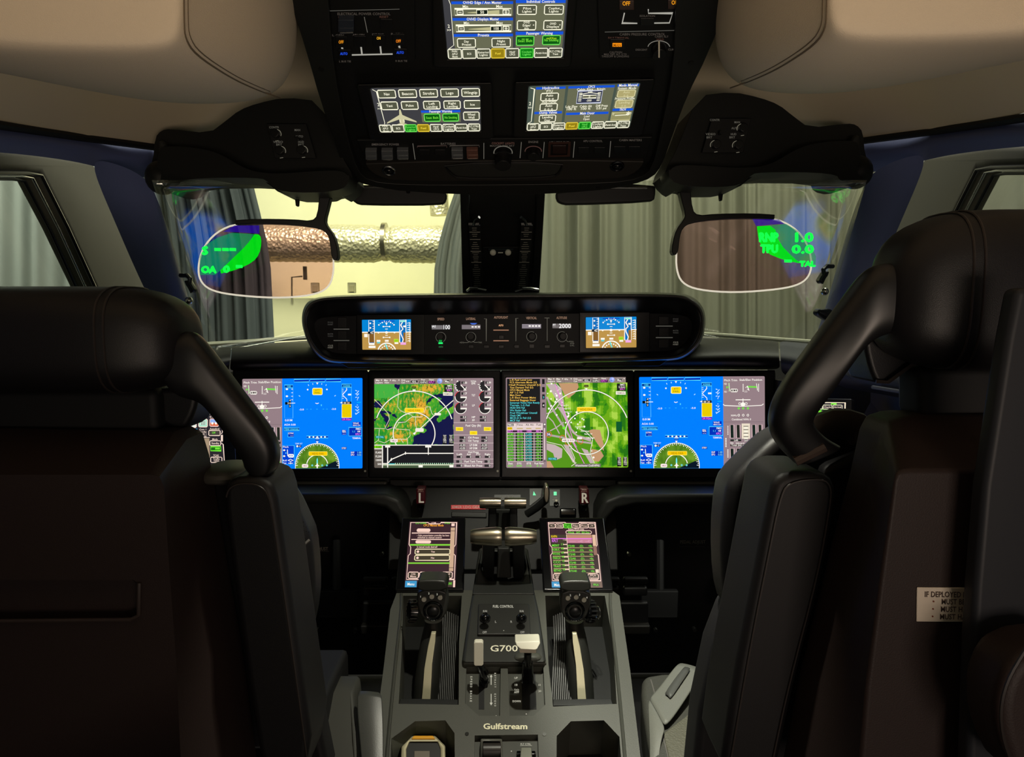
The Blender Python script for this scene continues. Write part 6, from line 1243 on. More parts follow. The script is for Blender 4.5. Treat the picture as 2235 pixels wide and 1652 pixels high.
for a, b in ((564, 1108), (964, 1082), (766, 1575)): c.disc(a, b, 8, W1, 8)
c.text('FLT CTRL', 956, 1492, 22, W1, 'c', 140); c.rect(882, 1500, 1040, 1504, W1); c.text('STAB TRIM', 500, 1388, 18, W1, 'c', 200)
c.pieces(36, 'printed_legend', pd, BACKLIT)
c = crop(PE, 990, 1380, 1220, 1652, 1397, 1652, .0008)
[c.text('Gulfstream', 684 + dx, 1280 + dy, 74, (250, 246, 214), 'c', 590) for dx, dy in ((0, 0), (5, 0), (2, 3))]
cc = c.off; c.off = .0012; c.build('maker_name', pd, PRINT)
c = crop(BP, 990, 1380, 1220, 1652, 1397, 1652, .0008); c.text('G700', 668, 252, 82, (250, 246, 224), 'c', 372); c.build('model_lettering', pd, PRINT)
for a, b in ((1019, 1602), (1188, 1603)): MB().cyl(PE.hit(a, b, 0), PE.n, .0032, .001, 12).build('screw', STEEL if a > 1100 else mat('dark_screw'), pd)
# stab trim wheel + guarded switch
k = MB().plate([[(1049, 1612), (1096, 1612), (1098, 1668), (1048, 1668)], [(1054, 1618), (1092, 1618), (1093, 1660), (1052, 1660)]], hp_(.008), hp_(-.010)).build('trim_switch_bezel', mat('trim_bezel', (90, 90, 84), .3), pd, bevel=.002)
MB().cyl(PE.hit(1054, 1638, -.002), V((1, 0, 0)), .011, .029, 20).build('trim_wheel', mat('trim_wheel_black', (44, 40, 38), .4), k, bevel=.001)
k = MB().prism(*ppoly([(1137, 1630), (1160, 1630), (1163, 1668), (1134, 1668)], PE, .006, .016)).build('switch_guard', mat('clear_guard_grey', (165, 168, 155), .2, metal=.4), pd, bevel=.002)
MB().prism(*ppoly([(1128, 1638), (1168, 1638), (1170, 1646), (1127, 1646)], PE, .002, .012)).build('guard_hinge', GLOSS, k, bevel=.001)
# fuel control panel
FC = Plane(*[BP.hit(x, y, .002) for x, y in ((1000, 1318), (1200, 1318), (1100, 1385))])
fu = thing('fuel_control_panel', 'fuel control panel with two run switches below the throttles', 'panel', FC.hit(1098, 1385))
MB().prism(*ppoly([(1044, 1317), (1155, 1317), (1158, 1384), (1042, 1384)], FC, 0.004, .03)).build('face_plate', mat('fuel_plate', (34, 34, 31), .5), fu, bevel=.002)
c = Cv(FC, [(1044, 1317), (1155, 1317), (1158, 1384), (1042, 1384)], (1044, 1317, 1155, 1384), .0046)
c.text('FUEL CONTROL', 1098, 1326, 5.6, W1, 'c', 45); 
for s, a, b in (('RUN', 1059, 1336), ('RUN', 1138, 1336), ('OFF', 1059, 1382), ('OFF', 1138, 1382), ('L', 1082, 1359), ('R', 1115, 1359)): c.text(s, a, b, 4.6, (200, 196, 180), 'c', 9 if len(s) > 1 else 3.6)
c.disc(1099, 1376, .9, W1, 8); c.pieces(5, 'printed_legend', fu, BACKLIT)
for a in (1059, 1138):
    k = MB().cyl(FC.hit(a, 1352, .004), FC.n, .010, .005, 20).build('switch_collar', GLOSS, fu); MB().cyl(FC.hit(a, 1352, .006), FC.n, .0045, .014, 16).build('switch_stem', GLOSS, k); MB().ball(FC.hit(a, 1349, .024), (.0085, .0085, .0085)).build('switch_knob', GLOSS, k)
# throttles (rear pair) and reverse levers (front pair)
def lever_bar(x0, x1, yc, h0, h1, y, name, lab, grp, par=None):
    t = thing(name, lab, 'lever', P((x0 + x1) / 2, yc + 60, y + .03), grp)
    secs = []
    for k in range(13):
        f = k / 12.0; x = x0 + (x1 - x0) * f; big = h0 + (h1 - h0) * math.sin(min(1, (f if h0 < h1 else 1 - f)) * math.pi / 2)
        e = 1.0 - .10 * (abs(2 * f - 1) ** 8); c0 = P(x, yc, y); r = big / F * y * e
        secs.append([c0 + V((0, math.cos(a) * r * .9, math.sin(a) * r)) for a in [q * math.pi / 14 for q in range(28)]])
    MB().loft(secs).build('grip', METAL, t); return t
for x0, x1, s, nm in ((1027, 1095, (16, 22), 'left'), (1102, 1171, (22, 16), 'right')):
    t = lever_bar(x0, x1, 1171, s[0], s[1], 1.36, 'throttle_lever', 'thick brushed metal throttle grip on the pedestal, %s one' % nm, 'throttle levers') if nm == 'left' else None
    if nm == 'right':
        t = thing('throttle_lever', 'thick brushed metal throttle grip on the pedestal, right one', 'lever', P(1136, 1230, 1.39), 'throttle levers'); secs = []
        for k in range(13):
            f = k / 12.0; x = x0 + (x1 - x0) * f; r = (16 + 6 * math.cos(f * math.pi / 2)) * (1 - .10 * abs(2 * f - 1) ** 8) / F * 1.36; c0 = P(x, 1171, 1.36)
            secs.append([c0 + V((0, math.cos(a) * r * .9, math.sin(a) * r)) for a in [q * math.pi / 14 for q in range(28)]])
        MB().loft(secs).build('grip', METAL, t)
    xc = 1066 if nm == 'left' else 1132
    MB().prism(*slab([(xc - 14, 1185), (xc + 14, 1185), (xc + 12, 1262), (xc - 12, 1262)], [1.37, 1.37, 1.425, 1.425], .05)).build('lever_shank', mat('shank_black', (20, 21, 21), .4), t, bevel=.003)
for x0, x1, nm in ((1047, 1093, 'left'), (1101, 1148, 'right')):
    t = thing('reverse_lever', 'short brushed metal reverser grip behind the throttles, %s one' % nm, 'lever', P((x0 + x1) / 2, 1150, 1.56), 'reverse levers'); secs = []
    for k in range(9):
        x = x0 + (x1 - x0) * k / 8.0; r = (12.5 - .8 * abs(k / 4.0 - 1) ** 6) / F * 1.54; c0 = P(x, 1098, 1.54); secs.append([c0 + V((0, math.cos(a) * r * .8, math.sin(a) * r)) for a in [q * math.pi / 12 for q in range(24)]])
    MB().loft(secs).build('grip', METAL, t); xc = 1075 if nm == 'left' else 1121
    MB().prism(*slab([(xc - 8, 1108), (xc + 8, 1108), (xc + 9, 1165), (xc - 9, 1165)], 1.545, .02)).build('lever_shank', mat('shank_black'), t, bevel=.002)
MB().prism(*slab([(1066, 1112), (1128, 1112), (1130, 1180), (1064, 1180)], 1.575, .03)).build('lever_guide', PLAS2, pd, bevel=.002)
MB().prism(*slab([(1086, 1196), (1112, 1196), (1116, 1262), (1084, 1262)], [1.40, 1.40, 1.41, 1.41], .05)).build('lever_divider', PLAS2, pd, bevel=.003)
# pedestal touchscreens
LT = Plane(P(895, 1138, 1.52), P(999, 1138, 1.52), P(890, 1281, 1.39)); RT = Plane(P(1195, 1139, 1.52), P(1300, 1139, 1.52), P(1205, 1282, 1.39))
PK = (250, 212, 196); DB = (58, 34, 42); OL = (66, 60, 44)
t = thing('pedestal_touchscreen', 'upright touchscreen on the pedestal left of the throttles showing a yes/no list', 'display', LT.hit(940, 1289), 'pedestal touchscreens')
sL = [(894.7, 1138.2), (998.7, 1138.2), (993, 1281.5), (883.7, 1281.5)]
MB().prism(*ppoly(smoothloop([(878, 1129), (1016, 1128), (1012, 1288), (862, 1289)], 0), LT, 0, .022)).build('bezel', mat('touch_bezel', (12, 12, 14), .15), t, bevel=.003)
c = Cv(LT, sL, (0, 0, 104, 143), .0008)
c.rect(-1, 0, 105, 143, DB); c.line([(2, 2), (40, 2), (42, 5), (66, 5), (68, 2), (102, 2), (102, 50), (98, 56), (98, 70), (102, 74), (102, 126), (2, 126), (2, 74), (6, 70), (6, 56), (2, 50)], 1.6, PK, True)
c.text('12:12 CONFIG', 24, 5, 3.6, LG, 'c', 24); c.text('FPLN', 82, 5, 3.6, LG, 'c', 12); c.text('COM', 52, 5, 4, PK, 'c', 10); c.text('CPCS Manual Mode', 52, 10.5, 5, (255, 170, 50), 'c', 44); c.rect(91, 4, 98, 10, PK)
c.rect(90, 13, 99, 108, (206, 170, 140)); c.rect(90, 20, 99, 21, DB); c.rect(90, 100, 99, 101, DB)
c.frame(17, 16, 45, 22, 1.6, PK, PK, 2); c.rect(6, 24, 89, 26, PK); c.text('- Cabin pressurization controller has been', 52, 32, 3.8, PK, 'c', 70); c.text('switched to manual control', 45, 36.5, 3.8, PK, 'c', 52); c.rect(6, 38, 90, 39.8, PK); c.frame(16, 41.5, 48, 47, 1.4, PK, PK, 2)
c.rect(4, 49, 90, 52.5, (130, 210, 60)); c.text('Is manual mode desired?', 41, 57, 4, PK, 'c', 44)
for k, s in enumerate(('Yes', 'No')): b = 60 + k * 13.5; c.frame(16, b, 90, b + 11, 1.7, (240, 225, 180), OL, 2); c.disc(22, b + 5.5, 2.8, PK, 10); c.text(s, 54, b + 7.5, 4, PK)
c.rect(3, 89, 91, 92, (130, 210, 60))
for k, s in enumerate((('Chk', 'Menu'), ('Back',), ('Chkl', 'List'), ('Scroll', 'Auto'))):
    a = 5 + k * 23.6; c.frame(a, 110, a + 21.5, 123.5, 1.6, PK, (60, 54, 42), 2)
    for q, z in enumerate(s): c.text(z, a + 10.5, 118.5 + (q - (len(s) - 1) / 2) * 5, 4, PK)
c.rect(0, 129, 104, 143, DB); c.rect(0, 129, 24, 143, (60, 150, 200)); c.text('Menu', 12, 139, 6, WH, 'c', 15); c.rect(84, 130, 99, 141, OL); c.text('Chkl', 92, 137, 5, LG, 'c', 10); c.rect(100, 128, 104, 143, PK); c.build('screen_picture', t)
t = thing('pedestal_touchscreen', 'upright touchscreen on the pedestal right of the throttles showing a green waypoint list', 'display', RT.hit(1260, 1289), 'pedestal touchscreens')
sR = [(1194.8, 1139), (1300.7, 1139), (1315, 1282.5), (1204.8, 1282.2)]
MB().prism(*ppoly([(1177, 1129), (1318, 1129), (1339, 1289), (1186, 1288)], RT, 0, .022)).build('bezel', mat('touch_bezel'), t, bevel=.003)
c = Cv(RT, sR, (0, 0, 104, 143), .0008)
c.rect(-1, 0, 105, 143, DB); c.line([(2, 1), (38, 1), (40, 4), (66, 4), (68, 1), (102, 1), (102, 50), (98, 56), (98, 68), (102, 72), (102, 128), (2, 128), (2, 72), (6, 68), (6, 56), (2, 50)], 1.6, PK, True)
for a, s, g in ((9, '<-', 0), (25, 'Chkl', 0), (43, 'Flight', 1), (60, 'Nav', 0), (78, 'Proc', 0), (94, '->', 0)): c.frame(a - (7 if len(s) < 3 else 8.4), 4, a + (7 if len(s) < 3 else 8.4), 13, 1.3, PK if not g else LG, (60, 54, 42) if not g else (20, 110, 10), 1.4); c.text(s, a, 10.5, 4.2, PK if not g else LG, 'c', min(13, len(s) * 4))
c.text('Active FPLN Data', 60, 17.5, 3.8, PK, 'c', 34); c.frame(38, 19, 92, 26, 1.4, PK, (60, 54, 42), 2); c.text('Winds   SAT  ISA Dev', 65, 24.6, 4, LG, 'c', 46)
c.rect(38, 28, 92, 37, (190, 140, 110)); c.rect(38, 37, 92, 46, (200, 130, 150)); c.rect(5, 28, 38, 46, OL); c.text('KHPN', 12, 34, 5, YEL, 'c', 13); c.rect(6, 35.5, 92, 37, (255, 120, 255)); c.text('KPLT', 13, 44, 6, (240, 110, 255), 'c', 13); c.text('1 nm', 34, 40.5, 4, PK, 'c', 8); c.text('-----  --C  --C', 66, 44, 4, (230, 170, 200), 'c', 44)
for k in range(7):
    b = 48 + k * 9.1; c.rect(6, b, 92, b + 7.6, OL if k % 2 else (54, 50, 38)); c.rect(6, b + 7.8, 92, b + 8.8, (220, 190, 140)); c.text(('MERIT', 'ROBUC', 'WOONS', 'PARCH', 'CCC', 'TRAIT', 'BETHO', 'MASTAS')[k], 6, b + 5.6, 5, LG, 'l', 16); c.text(str(11 + k * 29), 28, b + 2.8, 4.6, LG, 'c', 7); c.rect(30, b, 38, b + 2, PK); c.text('073/40', 46, b + 6.6, 4.6, LG, 'c', 16); c.text('-57c', 68, b + 6.6, 4.6, LG, 'c', 9); c.text('+0c', 87, b + 6.6, 4.6, LG, 'c', 8)
c.rect(38, 27, 39, 112, PK); c.rect(93, 27, 100, 112, (60, 40, 40)); c.rect(93, 28, 100, 52, (230, 190, 160)); c.rect(93, 52, 100, 72, (150, 110, 96)); c.rect(93, 103, 100, 111, (240, 215, 190))
for k, s in enumerate((('Active', 'FPLN'), ('Flight', 'Options'), ('Show', 'Map'), ('FPLN', 'Options'))):
    a = 5 + k * 23.8; c.frame(a, 113, a + 21.5, 125, 1.6, PK, (60, 54, 42), 2)
    for q, z in enumerate(s): c.text(z, a + 10.5, 121 + (q - .5) * 5, 4, PK)
c.rect(0, 130, 104, 143, DB); c.rect(0, 130, 24, 143, (60, 150, 200)); c.text('Menu', 12, 140, 6, WH, 'c', 15); c.rect(80, 130, 104, 143, (120, 96, 84)); c.rect(84, 134, 98, 140, OL); c.text('FPLN', 91, 139, 4.6, LG, 'c', 11); c.build('screen_picture', t)
# cursor hand grips
for left in (True, False):
    XF = None if left else (2200, 1)
    t = thing('cursor_grip', 'black upright hand grip with silver strip in the %s pedestal well' % ('left' if left else 'right'), 'control grip', P(932, 1535, 1.225), 'cursor hand grips')
    def el(px, py, y, hw, dp): c0 = P(px, py, y); r = hw / F * y; return [c0 + V((math.cos(a) * r, math.sin(a) * dp, 0)) for a in [k * math.pi / 12 for k in range(24)]]
    MB().loft([el(930, 1528, 1.235, 29, .024), el(933, 1480, 1.25, 29, .023), el(938, 1430, 1.265, 27, .021), el(943, 1390, 1.28, 24, .020), el(946, 1366, 1.29, 21, .019), el(946, 1352, 1.295, 20, .018)]).build('grip_shaft', mat('grip_black', (36, 37, 34), .38), t)
    XM = MB().tube([q for q in el(930, 1533, 1.234, 31, .027)], .0022, 8, closed=True).build('base_ring', mat('grip_ring', (190, 186, 160), .3), t)
    st = [(941, 1382), (951, 1382), (950, 1400), (943, 1450), (939, 1530), (920, 1530), (926, 1460), (934, 1410)]
    MB().prism(*slab(st, [1.252, 1.252, 1.250, 1.238, 1.208, 1.208, 1.236, 1.248], .01)).build('silver_strip', mat('strip_metal', (200, 194, 164), .4, metal=.3), t, bevel=.0012)
    hd = smoothloop([(911, 1288), (974, 1286), (978, 1312), (975, 1338), (962, 1356), (930, 1358), (914, 1338), (909, 1312)], 1)
    MB().prism(*slab(hd, 1.255, .03)).build('grip_head', mat('grip_head_grey', (46, 47, 44), .42), t, bevel=.004, seg=3)
    MB().prism(*slab(smoothloop([(910, 1270), (918, 1266), (966, 1266), (976, 1272), (978, 1290), (910, 1292)], 1), 1.240, .045)).build('grip_hood', mat('grip_black'), t, bevel=.005, seg=3)
    tc = MB().ring(P(945, 1333, 1.254), (0, 1, 0), .0160, .0024).build('trackball_ring', GLOSS, t); MB().ball(P(945, 1333, 1.258), (.0132, .006, .0132)).build('trackball', mat('ball_black', (18, 18, 19), .3), tc)
    for a, b in ((926, 1306), (943, 1300), (961, 1302)): MB().cyl(P(a, b, 1.257), (0, -1, 0), .0045, .006, 16).build('thumb_button', GREY, t, bevel=.0008)
    dl = MB().cyl(P(908, 1333, 1.27), V((-1, -.35, .15)), .019, .014, 24, .016).build('thumb_dial', GLOSS, t, bevel=.001)
    MB().ring(P(896, 1336, 1.262), V((-1, -.35, .15)), .0105, .0014).build('dial_ring', STEEL, dl); m = MB()
    for k in range(16):
        a = k * math.pi / 8; ax = V((-1, -.35, .15)).normalized(); u = ax.orthogonal().normalized(); w_ = ax.cross(u); q = P(906, 1333, 1.27) + (u * math.cos(a) + w_ * math.sin(a)) * .0195
        m.tube([q, q + ax * .012], .0016, 6)
    m.build('dial_knurls', mat('knurl_black', (30, 30, 30), .25), dl)
    XF = None; hpL = flat(1.2535); c = Cv(hpL, [(0, 0), (2235, 0), (2235, 1652), (0, 1652)], (0, 0, 2235, 1652), .0)
    cx = 945 if left else 1255
    for k, ch in enumerate('CURSOR'):
        a = math.radians(-130 + k * 16); c.text(ch, cx + 21.5 * math.cos(a) * .95, 1334 - 21.5 * math.sin(a) * .95 + (0 if left else 1), 4.6, W1, 'c', 4, rot=-math.degrees(a) - 90)
    for ch, a, b in ((('1', 918, 1304), ('2', 936, 1297), ('3', 954, 1299)) if left else (('2', 1245, 1301), ('3', 1265, 1300), ('4', 1281, 1306))): c.text(ch, a, b, 4, W1)
    c.pieces(3, 'printed_legend', t, BACKLIT)
XF = None
# speed brake and flap levers
t = thing('speed_brake_lever', 'cream paddle-shaped speed brake lever on the left of the pedestal', 'lever', PE.hit(1053, 1510))
MB().prism(*slab([(1037, 1401), (1052, 1401), (1055, 1404), (1055, 1451), (1052, 1454), (1037, 1454), (1034, 1451), (1034, 1404)], 1.16, .012)).build('lever_knob', WHITE, t, bevel=.003, seg=3)
MB().tube([P(1048, 1450, 1.165), P(1056, 1470, 1.18), P(1062, 1490, 1.20)], .006, 8).build('lever_shaft', GLOSS, t)
MB().prism(*slab([(1046, 1480), (1066, 1480), (1064, 1508), (1052, 1508)], 1.185, .03)).build('lever_foot', GLOSS, t, bevel=.003)
t = thing('flap_lever', 'cream wide flap lever knob on the right of the pedestal', 'lever', PE.hit(1155, 1530))
MB().prism(*slab([(1123, 1399), (1179, 1398), (1179, 1405), (1173, 1416), (1169, 1420), (1136, 1418), (1127, 1410)], [1.13, 1.13, 1.125, 1.12, 1.12, 1.12, 1.125], .026)).build('lever_knob', WHITE, t, bevel=.0025, seg=3)
MB().prism(*slab([(1133, 1416), (1171, 1418), (1170, 1426), (1134, 1425)], 1.132, .018)).build('knob_base', mat('cream_shadow_plastic', (215, 205, 185), .5), t, bevel=.001)
MB().tube([P(1152, 1424, 1.145), P(1152, 1450, 1.155)], .0065, 10).build('lever_shaft', GLOSS, t)
MB().prism(*slab([(1141, 1448), (1163, 1448), (1166, 1494), (1138, 1494)], [1.15, 1.15, 1.175, 1.175], .03)).build('lever_boot', GLOSS, t, bevel=.003)
MB().ball(P(1152, 1434, 1.175), (.024, .014, .008)).build('lever_collar', PED, t)
# black and gold device in the left cup recess
t = thing('handheld_unit', 'black and gold eight-sided device standing in the left pedestal recess', 'device', PE.hit(925, 1700, -.07))
o8 = [(900, 1606), (950, 1606), (972, 1628), (974, 1720), (872, 1720), (876, 1630)]; i8 = [(894, 1619), (955, 1619), (961, 1634), (962, 1722), (888, 1722), (887, 1636)]
MB().plate([o8, [(894, 1619), (955, 1619), (961, 1634), (962, 1712), (888, 1712), (887, 1636)]], hp_(.004), hp_(-.05)).build('gold_frame', mat('pale_gold', (190, 182, 150), .35, metal=.5), t, bevel=.002)
MB().prism(*ppoly([(894, 1619), (955, 1619), (961, 1634), (962, 1712), (888, 1712), (887, 1636)], PE, .001, .04)).build('black_face', mat('device_black', (24, 23, 22), .5), t, smooth=False)
MB().prism(*ppoly([(903, 1605), (945, 1605), (950, 1612), (898, 1612)], PE, .006, .006)).build('amber_bar', mat('amber_yellow', (226, 160, 20), .4), t, bevel=.001)
MB().prism(*ppoly([(904, 1638), (938, 1638), (938, 1700), (903, 1700)], PE, .003, .003)).build('centre_badge', mat('badge_grey', (112, 104, 92), .4), t, bevel=.001)
# centre lower panel items: fire handles, gear lever, placards
CP = lp
for nm, ch, x0 in (('left', 'L', 908), ('right', 'R', 1265)):
    t = thing('fire_handle', 'dark red fire handle with white letter %s' % ch, 'handle', CP.hit(x0 + 10, 1108), 'fire handles')
    MB().prism(*slab([(x0, 1066), (x0 + 20, 1066), (x0 + 20 + (2 if nm == 'right' else 0), 1101), (x0, 1101)], 1.62, .03)).build('handle_body', mat('fire_red', (70, 14, 24), .3), t, bevel=.003)
    MB().prism(*slab([(x0 + 2, 1100), (x0 + 19, 1100), (x0 + 16, 1116), (x0 + 5, 1116)], 1.63, .03)).build('handle_stem', GLOSS, t, bevel=.002)
    fp_ = flat(1.6185); c = Cv(fp_, [(0, 0), (2235, 0), (2235, 1652), (0, 1652)], (0, 0, 2235, 1652), 0); c.text(ch, x0 + 10.5, 1097, 21.5, WH, 'c', 12 if ch == 'L' else 15); c.text(ch, x0 + 11.5, 1097, 21.5, WH, 'c', 12 if ch == 'L' else 15); c.text('DISCH', x0 + 10, 1070, 2.6, PK, 'c', 10); c.text('2 <-> 1', x0 + 10, 1073.5, 2.2, PK, 'c', 12); c.build('handle_letter', t, PRINT)
t = thing('gear_placard', 'red emergency landing gear placard with white lettering', 'placard', CP.hit(1015, 1112))
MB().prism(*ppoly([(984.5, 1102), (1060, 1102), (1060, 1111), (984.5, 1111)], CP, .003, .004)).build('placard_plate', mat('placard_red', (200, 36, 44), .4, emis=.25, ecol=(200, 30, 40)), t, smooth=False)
c = Cv(CP, [(984.5, 1102), (1060, 1102), (1060, 1111), (984.5, 1111)], (984.5, 1102, 1060, 1111), .0036); c.text('EMER LDG GEAR', 987, 1109.3, 5.4, (240, 200, 195), 'l', 66); c.build('placard_text', t, PRINT)
t = thing('registration_placard', 'small grey registration plate above the reverser grips', 'placard', CP.hit(1107, 1090))
MB().prism(*ppoly([(1079, 1079.5), (1136, 1079.5), (1137, 1092), (1078, 1092)], CP, .002, .003)).build('placard_plate', mat('plate_grey', (52, 53, 52), .4), t, smooth=False)
c = Cv(CP, [(1079, 1079.5), (1136, 1079.5), (1137, 1092), (1078, 1092)], (1079, 1079.5, 1136, 1092), .0026); c.text('N101FX', 1107, 1087, 5.6, (150, 148, 140), 'c', 29); c.text('SELCAL', 1101, 1091.6, 3.6, (130, 126, 116), 'c', 15); c.build('placard_text', t, PRINT)
t = thing('landing_gear_lever', 'brushed metal disc-edged gear lever between two green lights', 'lever', CP.hit(1190, 1115))
MB().prism(*slab(smoothloop([(1188, 1061), (1198, 1061), (1200, 1080), (1197, 1098), (1189, 1098), (1186, 1080)], 2), 1.58, .035)).build('wheel_knob', METAL, t, bevel=.003, seg=3)
MB().tube([P(1192, 1090, 1.60), P(1172, 1108, 1.61), P(1150, 1122, 1.62)], .009, 10).build('lever_shaft', PLAS, t)
t = thing('gear_indicator', 'gear indicator block with green L and R lights', 'indicator', CP.hit(1190, 1110))
MB().prism(*ppoly([(1156, 1066), (1183, 1066), (1180, 1085), (1156, 1104)], CP, .002, .003)).build('left_light_plate', mat('indicator_green_black', (16, 30, 22), .4), t, smooth=False); MB().prism(*ppoly([(1200, 1068), (1222, 1068), (1222, 1104), (1200, 1104)], CP, .002, .003)).build('right_light_plate', mat('indicator_green_black'), t, smooth=False)
c = Cv(CP, [(0, 0), (2235, 0), (2235, 1652), (0, 1652)], (0, 0, 2235, 1652), .003); c.poly([(1163, 1081), (1165, 1072), (1170, 1081)], (120, 255, 180)); c.rect(1208.5, 1073, 1215, 1081, (120, 255, 180)); c.build('green_light', t); c = Cv(CP, [(0, 0), (2235, 0), (2235, 1652), (0, 1652)], (0, 0, 2235, 1652), .003); c.text('LOCK', 1212, 1088, 2.6, (190, 180, 170), 'c', 9); c.text('RELEASE', 1212, 1092, 2.4, (190, 180, 170), 'c', 13); c.build('light_printing', t, PRINT)
MB().ball(CP.hit(1214, 1093, .012), .0036).build('release_button', WHITE, t); MB().ring(CP.hit(1214, 1100, .004), CP.n, .005, .0012).build('release_collar', GLOSS, t)
MB().prism(*ppoly([(1222, 1108), (1258, 1108), (1258, 1126), (1222, 1126)], CP, .012, .02)).build('blank_box', GLOSS, ip, bevel=.004)
MB().prism(*ppoly([(985, 1116), (1062, 1118), (1062, 1130), (985, 1128)], CP, .004, .01)).build('slot_ledge', PLAS2, ip, bevel=.002)
# ================================================================ SEATS
XF = None
def headrest(par, yc, x_in, x_out, ztop, zbot, dep, seamx, mtl):
    """horizontal padded roll, closed rounded inner end at x_in"""
    s = 1 if x_in > x_out else -1; zc = (ztop + zbot) / 2; hz = (ztop - zbot) / 2; secs = []
    prof = [(0, .0), (.004, .40), (.012, .62), (.026, .80), (.05, .93), (.075, .985), (.10, 1.0)]
    xs = [(x_in - s * d, k) for d, k in prof] + [(x_in + (x_out - x_in) * f, 1.0) for f in (.55, .75)] + [(x_out + s * d, k) for d, k in reversed(prof)]
    for x, k in xs:
        k = max(k, .02); r = []
        for q in range(32):
            a = 2 * math.pi * q / 32; ca, sa = math.cos(a), math.sin(a); e = .62
            r.append(V((x, yc + math.copysign(abs(ca) ** e, ca) * dep * k, zc + math.copysign(abs(sa) ** e, sa) * hz * k + .012 * (k - 1) )))
        secs.append(r)
    MB().loft(secs).build('headrest_pad', mtl, par, sub=1)
    m = MB()
    for dx in (0, .010):
        d_ = seamx + dx; kk = 1.0
        for (d0, k0), (d1, k1) in zip(prof, prof[1:]):
            if d0 <= d_ <= d1: kk = (k0 + (k1 - k0) * (d_ - d0) / (d1 - d0)) * .995
        x = x_in - s * d_; r = []
        for q in range(40):
            a = 2 * math.pi * q / 40; ca, sa = math.cos(a), math.sin(a); e = .62
            r.append(V((x, yc + math.copysign(abs(ca) ** e, ca) * dep * kk, zc + math.copysign(abs(sa) ** e, sa) * hz * kk)))
        m.tube(r, .0013, 6, closed=True)
    return m.build('headrest_piping', mat('piping_leather', (46, 40, 38), .4), par)
# ---------------------------------------------------------------- left seat
ls = thing('pilot_seat', 'black leather pilot seat on the left, seen from behind', 'seat', (-0.5, 0.95, 0.14), 'two pilot seats')
ztop = P(200, 624, .86).z; zb = P(200, 872, .80).z
headrest(ls, .875, P(428, 740, .87).x, P(428, 740, .87).x - .34, ztop, zb, .072, .075, LEATH)
# lower front bolster of the headrest
A = smoothloop([(300, 850), (428, 846), (430, 870), (424, 900), (404, 938), (370, 940), (330, 900)], 1)
MB().prism(*slab(A, .90, .07)).build('headrest_chin', LEATH, ls, bevel=.014, seg=4)
MB().prism(*slab([(-120, 850), (340, 850), (345, 945), (-120, 945)], .88, .05)).build('headrest_mount', DEEP, ls, bevel=.01)
# shell
def shell(par, out, inn, y0, y1, depth, pocket=None, mtl=SHELL):
    A = [P(x, y, y0) for x, y in out]; Am = [P((x + a) / 2, (y + b) / 2, y0 * .42 + y1 * .58) for (x, y), (a, b) in zip(out, inn)]; B = [P(x, y, y1) for x, y in inn]; C_ = [a + V((0, depth, 0)) for a in A]
    m = MB(); n = len(A); m.loft([C_, A, B], True, False); m.add(C_, [list(range(n))]); 
    if pocket:
        PLn = Plane(B[0], B[1], B[3]); L = [list(inn), pocket]
        tri = tessellate_polygon([[V((x, y, 0)) for x, y in q] for q in L]); pts = B + [P(x, y, y1) for x, y in pocket]; m.add(pts, [t for t in tri])
        q = [P(x, y, y1) for x, y in pocket]; q2 = [P(x * .985 + 2, y, y1 + .018) for x, y in pocket]; k = len(q); m.add(q + q2, [(i, (i + 1) % k, k + (i + 1) % k, k + i) for i in range(k)] + [list(range(k, 2 * k))])
    else: m.add(B, [list(range(n))])
    o = m.build('seat_back_shell', mtl, par, bevel=0)
    bm = bmesh.new(); bm.from_mesh(o.data); bmesh.ops.remove_doubles(bm, verts=bm.verts, dist=1e-5); bmesh.ops.recalc_face_normals(bm, faces=bm.faces); bm.to_mesh(o.data); bm.free(); o.data.shade_smooth()
    b = o.modifiers.new('edge', 'BEVEL'); b.width = .009; b.segments = 4; b.limit_method = 'ANGLE'; b.angle_limit = math.radians(14); o.modifiers.new('wn', 'WEIGHTED_NORMAL'); return o
shell(ls, [(-300, 935), (-40, 935), (380, 942), (408, 958), (424, 1010), (456, 1200), (497, 1430), (542, 1760), (-300, 1760)],
      [(-300, 1036), (-40, 1036), (326, 1036), (348, 1040), (358, 1062), (368, 1220), (385, 1450), (400, 1780), (-300, 1780)], 0.87, .76, .045, [(-200, 1266), (292, 1266), (302, 1274), (302, 1342), (292, 1350), (-200, 1356)])
MB().tube([P(-200, 1357, .757), P(285, 1352, .757), P(303, 1342, .757), P(304, 1272, .757)], .0022, 6).build('pocket_seam', mat('pocket_seam_brown', (60, 50, 46), .5), ls)
# back cushion
A = smoothloop([(470, 1030), (560, 1024), (600, 1045), (636, 1090), (662, 1145), (676, 1178), (684, 1260), (683, 1330), (668, 1400), (660, 1500), (480, 1500)], 1)
MB().prism(*slab(A, [1.00] * len(A), .06)).build('back_cushion', LEATH, ls, bevel=.016, seg=4)
c = Cv(flat(.998), [(0, 0), (2235, 0), (2235, 1652), (0, 1652)], (0, 0, 2235, 1652), 0)
for r in range(8):
    for k in range(5): c.disc(612 + r * 6 + k * 5.5 - 2, 1078 + r * 11 + k * 1.5, 1.1, (8, 8, 8), 6)
c.build('perforations', ls, PRINT)
MB().tube([P(*q) for q in ((676, 1178, .995), (660, 1192, .99), (650, 1212, .99))], .0022, 6).build('cushion_seam', STITCH, ls)
